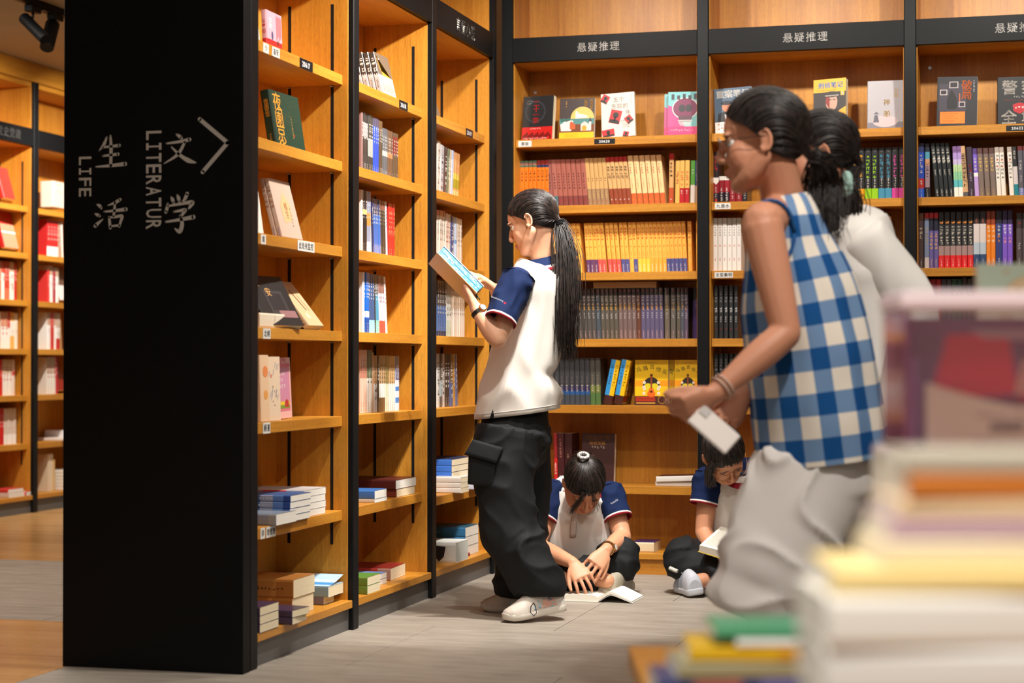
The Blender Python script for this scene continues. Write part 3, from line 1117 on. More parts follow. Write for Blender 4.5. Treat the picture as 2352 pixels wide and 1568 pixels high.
def guitar(m, W, H):
    """yellow novel: arched title, guitar before a dark arch with flowers"""
    rect(m, 0.0, 0.0, W, H * .2, BRN, .0000)
    rect(m, W * .03, H * .085, W * .62, H * .135, C(176, 52, 28), .0002)
    rect(m, W * .03, H * .145, W * .62, H * .185, C(176, 52, 28), .0002)
    rect(m, W * .05, H * .035, W * .62, H * .06, C(214, 170, 70), .0002)
    disc(m, W * .82, H * .12, W * .12, C(196, 150, 60), .0002, 18)
    disc(m, W * .82, H * .12, W * .105, BRN, .0003, 18)
    rect(m, 0, H * .42, W, H * .55, C(240, 160, 20), .0001)
    for k, ch in enumerate('马路吉他队'):
        a = (k - 2) * -0.2
        put_glyph(m, ch, W * (.07 + .185 * k), H * (.72 + .045 * (2 - abs(k - 2))), W * .155, C(44, 34, 14), .0, a, z=.0003)
    disc(m, W * .5, H * .40, W * .26, C(44, 38, 34), .0003, 20, H * .22, 0, PI)
    disc(m, W * .40, H * .40, W * .12, C(224, 208, 40), .0004, 14, H * .085)
    disc(m, W * .60, H * .40, W * .12, C(224, 208, 40), .0004, 14, H * .085)
    rect(m, W * .475, H * .36, W * .525, H * .66, C(150, 74, 34), .0006)
    rect(m, W * .46, H * .64, W * .54, H * .69, C(120, 54, 24), .0006)
    disc(m, W * .5, H * .33, W * .085, C(232, 120, 30), .0006, 16, H * .055)
    disc(m, W * .5, H * .25, W * .125, C(232, 112, 26), .0006, 18, H * .07)
    disc(m, W * .5, H * .30, W * .035, C(70, 30, 16), .0008, 12)
    for (fx, fy) in ((.28, .40), (.29, .36), (.74, .40), (.71, .36), (.28, .26), (.72, .26), (.29, .5), (.71, .5)):
        disc(m, W * fx, H * fy, W * .045, WHITE, .0006, 8)
        disc(m, W * fx, H * fy, W * .017, C(220, 150, 30), .0008, 8)
    marks_col(m, 5, W * .08, H * .96, W * .035, C(150, 110, 10), random.Random(5), .0003)
    marks_row(m, 9, W * .3, H * .93, W * .035, C(160, 118, 10), random.Random(6), .0003)


def guitar_spine(m, T, H):
    rect(m, 0, H * .2, T * .5, H, SKY)
    marks_col(m, 8, T * .12, H * .9, T * .26, C(20, 60, 110), random.Random(3), .0002)
    marks_col(m, 8, T * .62, H * .9, T * .26, C(150, 90, 10), random.Random(4), .0002)


g0 = dict(cover=YG, bands=[(0, .2, BRN)], belt=(0, .2, BRN), mat='print_gloss')
for k, (u, lab) in enumerate(((0.440, 'first leaning yellow novel with a sky blue spine half'), (0.487, 'second leaning yellow novel with a sky blue spine half'))):
    T = 0.040
    b = make_book('book', lab + ', bay 20620', T, 0.14, 0.2, YG, [(0, .2, BRN)], (0, .2, BRN), False, 'print_gloss', guitar_spine, guitar, 'leaning yellow novels')
    b.matrix_world = on_shelf('R0', u, 0.10, 0.7368, lean=-11.5, T=T)


def facing(bk, u, v, z, T, W, H, lean_back=8, yaw=0, roll=0):
    """front cover outwards; u = left edge of the cover at its foot, v = depth of the cover's foot"""
    t, M, flip = BAYS[bk]
    # book local: spine at y=0, cover at x=T. want cover normal towards -v, spine on the left
    R = Matrix(((0, 1, 0, 0), (-1, 0, 0, 0), (0, 0, 1, 0), (0, 0, 0, 1)))     # x->-y(v), y->x(u)
    return Matrix.Translation(t.location) @ M @ Matrix.Translation(Vector((u, v, z))) @ Matrix.Rotation(math.radians(yaw), 4, 'Z') @ Matrix.Rotation(math.radians(-lean_back), 4, 'X') @ Matrix.Rotation(math.radians(roll), 4, 'Y') @ Matrix.Translation(Vector((0, T, 0))) @ R


for k, (u, lab) in enumerate(((0.579, 'yellow guitar novel facing out beside the leaning pair, bay 20620'), (0.758, 'yellow guitar novel facing out against the black post, bay 20620'))):
    b = make_book('book', lab, 0.03, 0.15 if k == 0 else 0.118, 0.2, YG, [(0, .2, BRN)], (0, .2, BRN), False, 'print_gloss', guitar_spine, guitar, None)
    b.matrix_world = facing('R0', u, 0.12, 0.7368, .03, .146, .2, 3)
    if k == 0:
        b2 = dup(b, 'yellow guitar novel standing directly behind the one facing out, bay 20620')
        b2.matrix_world = facing('R0', u + .022, 0.155, 0.7368, .03, .146, .2, 3)

# facing-out books on the top shelves
R_ = random.Random


def art_21(m, W, H):
    rect(m, 0, 0, W, H * .29, C(196, 34, 30))
    for k in range(16):
        disc(m, W * (.06 + .058 * k), H * (.06 + .03 * ((k * 7) % 3)), W * .035, C(120, 16, 16), .0002, 8, H * .06)
    marks_row(m, 14, W * .05, H * .015, W * .05, C(240, 220, 220), R_(1), .0003)
    marks_row(m, 7, W * .25, H * .235, W * .05, C(250, 200, 190), R_(2), .0003)
    disc(m, W * .42, H * .64, W * .34, C(54, 60, 66), .0001, 24)
    disc(m, W * .42, H * .64, W * .29, C(34, 38, 42), .0002, 24)
    text_col(m, '二十一宗', W * .34, H * .90, W * .2, C(222, 40, 30), .02, -.05, .0003)
    marks_row(m, 4, W * .12, H * .87, W * .05, C(150, 150, 150), R_(3), .0003)
    marks_row(m, 3, W * .12, H * .81, W * .05, C(150, 150, 150), R_(4), .0003)


def art_sea(m, W, H):
    rect(m, 0, 0, W, H * .165, C(238, 190, 16))
    marks_row(m, 9, W * .15, H * .09, W * .04, C(120, 90, 10), R_(1), .0002)
    marks_row(m, 9, W * .15, H * .04, W * .04, C(120, 90, 10), R_(2), .0002)
    rect(m, 0, H * .165, W, H * .36, C(122, 66, 30))
    rect(m, 0, H * .36, W, H * .50, C(84, 140, 140))
    disc(m, W * .66, H * .5, W * .34, C(240, 196, 110), .0001, 24, None, 0, PI)
    poly(m, [(W * .02, H * .36), (W * .22, H * .47), (W * .40, H * .45), (W * .34, H * .20), (W * .05, H * .20)], C(232, 226, 216), .0002)
    poly(m, [(W * .46, H * .66), (W * .48, H * .70), (W * .54, H * .63), (W * .76, H * .58), (W * .84, H * .52), (W * .46, H * .50)], C(238, 232, 220), .0003)
    poly(m, [(W * .30, H * .40), (W * .34, H * .44), (W * .46, H * .36), (W * .46, H * .24), (W * .30, H * .24)], C(196, 96, 50), .0003)
    poly(m, [(W * .62, H * .36), (W * .72, H * .43), (W * .86, H * .36), (W * .86, H * .2), (W * .62, H * .2)], C(214, 208, 200), .0003)
    disc(m, W * .72, H * .26, W * .07, C(230, 160, 50), .0004, 14, H * .07)
    rect(m, W * .86, H * .2, W * .92, H * .42, C(226, 220, 214), .0003)
    poly(m, [(W * .84, H * .42), (W * .89, H * .53), (W * .94, H * .42)], C(70, 76, 84), .0003)
    for k in range(4):
        disc(m, W * (.06 + .07 * k), H * (.46 + .02 * (k % 2)), W * .045, C(60, 110, 100), .0002, 8)
    text_col(m, '西西里', W * .86, H * .97, W * .105, C(226, 164, 40), .01, 0, .0003)
    text_col(m, '童话', W * .70, H * .97, W * .105, C(226, 164, 40), .01, 0, .0003)
    marks_col(m, 3, W * .16, H * .95, W * .06, C(206, 150, 50), R_(7), .0003)


def art_five(m, W, H):
    text_row(m, '五个', W * .36, H * .80, W * .17, C(30, 28, 28), -.006, .02, z=.0002)
    text_row(m, '失踪的', W * .30, H * .65, W * .17, C(30, 28, 28), -.006, .02, z=.0002)
    text_row(m, '少', W * .28, H * .50, W * .17, C(30, 28, 28), -.006, .02, z=.0002)
    text_row(m, '年', W * .72, H * .50, W * .17, C(30, 28, 28), -.006, .02, z=.0002)

    def photo(cx, cy, w_, h_, a, hd=True):
        ca, sa = math.cos(a), math.sin(a)
        q = lambda x, y: (cx + x * ca - y * sa, cy + x * sa + y * ca)
        poly(m, [q(-w_ / 2, -h_ / 2), q(w_ / 2, -h_ / 2), q(w_ / 2, h_ / 2), q(-w_ / 2, h_ / 2)], C(206, 24, 26), .0004)
        hx, hy = q(0, h_ * .12)
        disc(m, hx, hy, min(w_, h_) * .27, C(24, 20, 20), .0006, 14)
        poly(m, [q(-w_ * .48, -h_ * .48), q(w_ * .48, -h_ * .48), q(w_ * .4, -h_ * .22), q(-w_ * .4, -h_ * .22)], C(24, 20, 20), .0006)
        poly(m, [q(-w_ * .1, -h_ * .3), q(w_ * .1, -h_ * .3), q(w_ * .1, 0), q(-w_ * .1, 0)], C(24, 20, 20), .0006)
    photo(W * .42, H * .46, W * .33, H * .31, -.28)
    photo(W * .13, H * .88, W * .22, H * .19, -.55)
    photo(W * .82, H * .38, W * .21, H * .17, .6)
    photo(W * .20, H * .10, W * .37, H * .17, .12)
    photo(W * .72, H * .05, W * .17, H * .12, -.25)
    for k in range(4):
        marks_row(m, 5 - k % 2, W * (.58 + .02 * k), H * (.34 - .045 * k), W * .045, C(60, 60, 60), R_(k), .0003)
    marks_col(m, 5, W * .88, H * .95, W * .05, C(150, 145, 140), R_(9), .0003)


def art_bulb(m, W, H):
    rect(m, 0, 0, W, H * .2, C(222, 44, 122))
    rect(m, 0, H * .2, W, H, C(120, 196, 200))
    poly(m, [(0, H * .2), (W * .5, H * .2), (W * .3, H * .62), (0, H * .7)], C(214, 70, 140), .0001)
    disc(m, W * .52, H * .62, W * .40, C(230, 226, 226), .0002, 24, H * .25)
    disc(m, W * .52, H * .62, W * .37, C(126, 34, 84), .0003, 24, H * .23)
    poly(m, [(W * .3, H * .45), (W * .74, H * .45), (W * .68, H * .3), (W * .36, H * .3)], C(90, 50, 70), .0004)
    for k in range(4):
        rect(m, W * (.30 + .02 * k), H * (.33 - .035 * k), W * (.74 - .02 * k), H * (.35 - .035 * k), C(220, 214, 210), .0005)
    disc(m, W * .42, H * .62, W * .10, C(40, 36, 44), .0005, 14, H * .09)
    disc(m, W * .62, H * .62, W * .10, C(40, 36, 44), .0005, 14, H * .09)
    for k in range(5):
        rect(m, W * (.1 + .17 * k), H * .82, W * (.19 + .17 * k), H * (.95 - .03 * (k % 2)), C(50, 48, 60), .0003)
    marks_row(m, 9, W * .08, H * .1, W * .07, C(250, 190, 214), R_(4), .0003)


def art_police(m, W, H):
    rect(m, 0, 0, W, H * .25, WHITE)
    marks_row(m, 4, W * .06, H * .16, W * .075, C(200, 30, 30), R_(1), .0002)
    marks_row(m, 5, W * .44, H * .16, W * .075, C(50, 50, 50), R_(2), .0002)
    marks_row(m, 4, W * .06, H * .08, W * .075, C(200, 30, 30), R_(3), .0002)
    rect(m, 0, H * .25, W, H, C(76, 100, 122))
    text_row(m, '重案笔记', W * .05, H * .80, W * .22, WHITE, .03, .02, z=.0003)
    poly(m, [(W * .06, H * .25), (W * .1, H * .44), (W * .26, H * .48), (W * .5, H * .48), (W * .62, H * .25)], C(30, 32, 40), .0002)
    disc(m, W * .33, H * .58, W * .13, C(206, 130, 96), .0003, 18, H * .11)
    disc(m, W * .33, H * .67, W * .16, C(26, 30, 44), .0004, 18, H * .05)
    poly(m, [(W * .26, H * .42), (W * .42, H * .42), (W * .36, H * .25), (W * .3, H * .25)], C(230, 228, 224), .0003)
    rect(m, W * .32, H * .25, W * .36, H * .40, C(24, 24, 30), .0004)


def art_note3(m, W, H):
    rect(m, 0, 0, W, H * .74, C(44, 30, 28))
    rect(m, 0, H * .74, W, H, C(238, 172, 26))
    text_row(m, '刑侦笔记', W * .14, H * .83, W * .19, C(40, 150, 214), .03, .02, z=.0003)
    marks_row(m, 14, W * .08, H * .765, W * .04, C(120, 80, 20), R_(1), .0003)
    rect(m, W * .84, H * .66, W * .95, H * .77, C(240, 180, 30), .0003)
    put_glyph(m, '3', W * .865, H * .675, W * .11, C(40, 150, 214), .03, z=.0005)
    disc(m, W * .56, H * .54, W * .18, C(190, 150, 130), .0003, 20, H * .18)
    poly(m, [(W * .38, H * .52), (W * .4, H * .66), (W * .5, H * .7), (W * .5, H * .4)], C(140, 36, 30), .0004)
    disc(m, W * .56, H * .69, W * .24, C(40, 34, 34), .0005, 20, H * .06)
    rect(m, W * .36, H * .655, W * .78, H * .675, C(170, 160, 150), .0006)
    rect(m, W * .47, H * .575, W * .55, H * .59, C(30, 20, 20), .0006)
    rect(m, W * .60, H * .575, W * .68, H * .59, C(30, 20, 20), .0006)
    poly(m, [(W * .52, H * .26), (W, H * .44), (W, H * .22), (W * .52, H * .20)], C(230, 164, 24), .0006)
    marks_row(m, 5, W * .64, H * .25, W * .06, C(80, 50, 20), R_(3), .0008)
    poly(m, [(W * .2, H * .30), (W * .5, H * .26), (W * .86, H * .18), (W * .8, H * .12), (W * .2, H * .22)], C(176, 150, 146), .0007)


def art_silver(m, W, H):
    rect(m, 0, 0, W, H * .14, C(120, 116, 126))
    disc(m, W * .5, H * .16, W * .36, C(190, 176, 178), .0001, 20, H * .12)
    for k, ch in enumerate('神瀚'):
        put_glyph(m, ch, W * .44, H * (.5 - .24 * k), W * .2, C(206, 170, 84), .01, z=.0004)
    text_col(m, '剑歌', W * .74, H * .84, W * .14, C(196, 160, 80), .0, .1, .0004)
    poly(m, [(W * .16, H * .14), (W * .2, H * .28), (W * .24, H * .30), (W * .29, H * .28), (W * .33, H * .14)], C(86, 82, 96), .0003)
    poly(m, [(W * .17, H * .31), (W * .25, H * .36), (W * .33, H * .31)], C(86, 82, 96), .0003)


def art_poju(m, W, H):
    rect(m, 0, 0, W, H, C(34, 33, 37))
    rect(m, W * .05, H * .3, W * .72, H * .86, C(62, 56, 68), .0001)
    for (a, b, c2, d2) in ((.30, .77, .52, .90), (.07, .63, .25, .74), (.54, .38, .70, .49)):
        rect(m, W * a, H * b, W * c2, H * d2, C(196, 184, 184), .0002)
        rect(m, W * (a + .02), H * (b + .015), W * (c2 - .02), H * (d2 - .015), C(40, 36, 42), .0003)
    poly(m, [(W * .26, H * .34), (W * .24, H * .5), (W * .30, H * .66), (W * .36, H * .74), (W * .42, H * .66), (W * .5, H * .54), (W * .5, H * .40), (W * .46, H * .34)], C(24, 22, 24), .0004)
    text_col(m, '破局', W * .60, H * .93, W * .27, C(240, 120, 36), .012, .02, .0005)
    rect(m, W * .55, H * .50, W * .57, H * .66, C(226, 108, 32), .0005)
    marks_col(m, 6, W * .89, H * .92, W * .045, C(200, 200, 200), R_(1), .0005)
    rect(m, W * .08, H * .05, W * .70, H * .29, C(242, 128, 30), .0005)
    for k in range(4):
        marks_row(m, 10 - 2 * (k % 2), W * .13, H * (.24 - .05 * k), W * .035, C(150, 70, 10), R_(k), .0007)


def art_jing(m, W, H):
    rect(m, W * .03, 0, W, H, C(24, 27, 29))
    put_glyph(m, '警', W * .10, H * .66, W * .38, C(214, 206, 196), .012, z=.0003)
    put_glyph(m, '察', W * .56, H * .66, W * .38, C(214, 206, 196), .012, z=.0003)
    put_glyph(m, '全', W * .08, H * .04, W * .38, C(214, 206, 196), .012, z=.0003)
    put_glyph(m, '城', W * .56, H * .04, W * .38, C(214, 206, 196), .012, z=.0003)
    marks_row(m, 6, W * .38, H * .56, W * .05, C(190, 186, 180), R_(1), .0003)
    marks_row(m, 14, W * .14, H * .50, W * .035, C(150, 40, 40), R_(2), .0003)
    poly(m, [(W * .36, H * .42), (W * .52, H * .46), (W * .68, H * .42), (W * .66, H * .28), (W * .52, H * .22), (W * .38, H * .28)], C(186, 24, 40), .0003)
    marks_row(m, 3, W * .40, H * .33, W * .07, WHITE, R_(3), .0005)


def front(bk, row, u, v, name, label, T, W, H, cover, art, yaw=0, roll=0, back=7, **kw):
    z = {'L': [1.922, 1.621, 1.325, 1.033, 0.739, 0.414, 0.104], 'R': [1.92, 1.622, 1.3235, 1.0290, 0.7360, 0.383, 0.094], 'F': [1.89, 1.60, 1.308, 1.01, 0.724, 0.425, 0.108]}[bk[0]][row] + 0.0008
    b = make_book(name, label, T, W, H, cover, kw.get('bands', ()), kw.get('belt'), kw.get('hard', False), kw.get('mat', 'print_gloss'), kw.get('spine'), art, kw.get('group'), 'book', kw.get('page', PAGE))
    b.matrix_world = facing(bk, u, v, z + math.sin(math.radians(max(roll, 0))) * W + math.sin(math.radians(back)) * T, T, W, H, back, yaw, roll)
    return b


front('R0', 0, 0.068, 0.09, 'book', 'black and red crime novel with a bright streak of glare, bay 20620', 0.028, 0.148, 0.2, C(34, 36, 40), art_21, yaw=-8, mat='print_wrap')
front('R0', 0, 0.240, 0.10, 'book', 'brown novel with a sea cliff and a yellow paper band, bay 20620', 0.022, 0.158, 0.186, C(70, 58, 56), art_sea, mat='print_wrap')
front('R0', 0, 0.436, 0.10, 'book', 'white novel with red photo scraps leaning a little, bay 20620', 0.02, 0.152, 0.2, C(226, 216, 206), art_five, roll=-3.0)
front('R0', 0, 0.735, 0.09, 'book', 'front one of two pink and teal light bulb novels, bay 20620', 0.024, 0.146, 0.196, C(96, 70, 110), art_bulb, mat='print_wrap', yaw=4, bands=[(0, .2, C(222, 44, 122))], spine=sp_title(4, .012, C(230, 226, 230), .9, seed=3))
front('R0', 0, 0.712, 0.125, 'book', 'rear one of two pink and teal light bulb novels, bay 20620', 0.024, 0.146, 0.192, C(96, 70, 110), art_bulb, mat='print_wrap', yaw=4, bands=[(0, .2, C(222, 44, 122))])
front('R1', 0, 0.068, 0.08, 'book', 'crime novel with a uniformed officer and a white paper band', 0.02, 0.165, 0.2, C(70, 90, 110), art_police, roll=-3)
front('R1', 0, 0.492, 0.085, 'book', 'thick yellow headed crime novel number 3 with a peaked cap', 0.034, 0.142, 0.222, C(44, 30, 28), art_note3, yaw=-9, roll=-1.5)
front('R1', 0, 0.720, 0.10, 'book', 'silver grey novel with gold calligraphy beside the black post', 0.02, 0.15, 0.212, C(168, 164, 168), art_silver, mat='print_wrap')
front('R2', 0, 0.130, 0.09, 'book', 'dark thriller with orange lettering and an orange sticker, bay 20622', 0.02, 0.166, 0.214, C(40, 40, 44), art_poju, mat='print_matt', roll=1)
front('R2', 0, 0.380, 0.09, 'book', 'black novel with large white characters and a red shield, bay 20622', 0.02, 0.172, 0.205, C(24, 27, 29), art_jing, mat='print_matt')

# the sixth and bottom shelves of the rear bay


def art_under(m, W, H):
    text_row(m, '地底世界', W * .14, H * .86, W * .18, C(150, 96, 50), .01, .02, z=.0003)
    text_row(m, '神农天匦', W * .24, H * .77, W * .12, C(196, 140, 60), .02, .02, z=.0003)
    marks_row(m, 5, W * .30, H * .70, W * .075, C(190, 170, 160), R_(1), .0003)


front('R0', 5, 0.326, 0.15, 'book', 'dark maroon novel facing out behind the sitting girl, bay 20620', 0.03, 0.152, 0.222, C(64, 32, 30), art_under)
run('R0', 5, 0.212, 0.12, [dict(n=1, T=0.016, H=0.224, cover=C(150, 40, 40), bands=[(0, .5, C(206, 40, 40))], spine=sp_title(4, .012, C(240, 220, 210), .42, seed=5), desc='bright red thin novel', lean=1), dict(n=1, T=0.03, H=0.224, cover=C(74, 30, 34), spine=sp_title(7, .011, C(190, 130, 110), .9, seed=6, extra=[(2, .014, WHITE, .18)]), desc='maroon novel', lean=1),
                           dict(n=1, T=0.034, H=0.224, cover=C(60, 26, 28), spine=sp_title(2, .009, C(190, 150, 120), .6, seed=8), desc='wider dark maroon novel', lean=0)], 'sixth shelf of bay 20620')


def lying(name, label, pos, T, W, H, cover, rotz=0.0, spine=None, art=None, mat='print_gloss', bands=(), page=PAGE, hard=False, group=None, belt=None, tilt=0.0, cat='book', roll=0.0):
    """a book lying flat, front cover up: spine faces local -y of the rotated frame; pos = centre of the lower spine edge"""
    b = make_book(name, label, T, W, H, cover, bands, belt, hard, mat, spine, art, group, cat, page)
    # local z (height) -> across, local x (thickness) -> up
    R = Matrix(((0, 0, 1, 0), (0, 1, 0, 0), (-1, 0, 0, 0), (0, 0, 0, 1)))
    R = Matrix(((0, 0, -1, H / 2), (0, 1, 0, 0), (1, 0, 0, 0), (0, 0, 0, 1)))
    b.matrix_world = Matrix.Translation(Vector(pos)) @ Matrix.Rotation(rotz, 4, 'Z') @ Matrix.Rotation(tilt, 4, 'X') @ Matrix.Rotation(roll, 4, 'Y') @ R
    return b



# ---- lying books in the rear bay
def bk_pos(bk, u, v, z):
    t, M, flip = BAYS[bk]
    return t.location + (M @ Vector((u, v, z)))


P14 = PI / 2
lying('book', 'closed tan novel laid flat across the tops of the grey series', bk_pos('R0', 0.535, 0.12, 1.2566), 0.028, 0.15, 0.285, C(160, 130, 96), page=C(190, 160, 120), spine=None, bands=[(0, 1, C(186, 152, 108))])
lying('book', 'lower of two white edged books lying at the end of the sixth shelf', bk_pos('R0', 0.79, 0.06, 0.3838), 0.022, 0.15, 0.21, C(120, 40, 44), page=PAGEW, bands=[(0, 1, C(232, 228, 222))])
lying('book', 'upper of two white edged books lying at the end of the sixth shelf', bk_pos('R0', 0.795, 0.05, 0.4063), 0.024, 0.15, 0.21, C(66, 30, 30), page=PAGEW, bands=[(0, 1, C(236, 232, 224))], roll=-.04)
lying('book', 'purple covered book lying alone on the bottom shelf between the readers', bk_pos('R0', 0.63, 0.05, 0.0948), 0.042, 0.15, 0.1, C(74, 50, 110), page=PAGE, bands=[(0, 1, C(230, 214, 180))])
lying('book', 'white book with a yellow strip lying behind the elbow of the sitting girl', bk_pos('R0', 0.405, 0.06, 0.0948), 0.05, 0.15, 0.13, C(226, 222, 216), page=PAGEW, bands=[(.4, .7, C(200, 170, 40))])
run('R0', 6, 0.215, 0.03, [dict(n=1, T=0.035, H=0.2, cover=C(206, 196, 170), lean=18, desc='pale leaning book', spine=sp_title(3, .01, C(60, 60, 60), .8, seed=2))], 'bottom shelf behind the sitting girl')

# ---- rear bay behind the walking women (only what shows beside them)
DR = C(150, 30, 44)


def chev(seed):
    def f(m, T, H):
        r = R_(seed)
        poly(m, [(0, H * .42), (T / 2, H * .36), (T, H * .42), (T, H * .5), (0, H * .5)], WHITE)
        marks_col(m, 4, T * .18, H * .92, T * .62, C(206, 40, 46), r, .0002)
        marks_col(m, 8, T * .3, H * .33, T * .36, C(236, 220, 220), r, .0002)
        disc(m, T / 2, H * .06, T * .22, C(220, 40, 40), .0002, 10)
    return f


run('R1', 1, 0.0535, VS - .02, [
    dict(n=1, T=0.0245, H=0.225, cover=C(40, 22, 34), bands=[(0, .2, C(40, 30, 46)), (.2, .42, DR)], spine=chev(1), desc='tall dark novel with a white chevron', mat='print_wrap'),
    dict(n=2, T=0.0225, H=0.118, cover=C(40, 22, 34), bands=[(0, .4, C(40, 30, 46)), (.4, .85, DR), (.85, 1, WHITE)], spine=sp_title(6, .009, WHITE, .6, seed=3), desc='short dark novels with white heads', mat='print_wrap'),
    dict(n=2, T=0.027, H=0.112, cover=C(136, 26, 40), spine=sp_title(5, .009, C(236, 200, 200), .6, seed=4, extra=[(1, .012, C(230, 70, 60), .95)]), desc='short crimson novels', mat='print_wrap', sp=.001),
    dict(n=1, T=0.022, H=0.112, cover=C(40, 40, 44), spine=sp_title(5, .009, C(206, 200, 200), .6, seed=5), desc='short black novel next to the crimson ones', mat='print_wrap')], 'second shelf of the middle rear bay')


def series_spine(col, seed):
    def f(m, T, H):
        r = R_(seed)
        marks_col(m, 1, T * .32, H * .96, T * .34, C(120, 110, 110), r)
        marks_col(m, 6, T * .18, H * .87, T * .6, col, r, 0, .02)
        marks_col(m, 5, T * .34, H * .42, T * .3, C(220, 216, 210), r)
    return f


for k, (n, cc, nm, gp) in enumerate(((2, C(214, 66, 36), 'red', 0), (2, C(246, 176, 20), 'amber', 0), (2, C(146, 200, 24), 'lime', 0), (2, C(66, 142, 172), 'teal', 0), (2, C(198, 70, 148), 'pink', 0))):
    run('R1', 1, 0.594 + k * .0572, VS - .02, [dict(n=n, T=0.0275, H=0.222, cover=C(32, 34, 36), bands=[(0, .215, cc)], spine=series_spine(cc, 7 + k), desc='black series novels with %s feet' % nm, sp=.001)], 'middle rear bay')
run('R1', 2, 0.0545, VS - .03, [dict(n=6, T=0.0195, H=0.232, cover=C(232, 228, 222), bands=[(.86, 1, C(186, 180, 170))], spine=sp_title(1, .013, C(220, 90, 80), .52, seed=3, extra=[(4, .009, C(150, 145, 140), .84), (2, .006, C(200, 90, 90), .25)]), desc='white novels', sp=.0012)], 'third shelf of the middle rear bay')
run('R1', 2, 0.655, VS - .02, [dict(n=7, T=0.0225, H=0.226, cover=C(208, 176, 146), bands=[(0, .3, C(170, 50, 44))], spine=sp_title(4, .009, C(120, 80, 60), .84, seed=8, extra=[(4, .013, C(180, 50, 44), .5)]), desc='beige novels with red feet', sp=.001)], 'third shelf of the middle rear bay')
for row, n, H in ((3, 5, .232), (4, 5, .228)):
    run('R1', row, 0.058, VS - .03, [dict(n=n, T=0.0175, H=H, cover=C(50, 52, 54), spine=sp_title(4, .011, C(150, 150, 150), .90, seed=row, extra=[(2, .011, C(226, 226, 226), .6), (3, .008, C(200, 200, 200), .42), (1, .008, C(230, 70, 60), .2)]), desc='black novels with pale covers', mat='print_wrap', sp=.0045, back=C(140, 170, 190))], '%s shelf of the middle rear bay' % SHELFNAME[row])

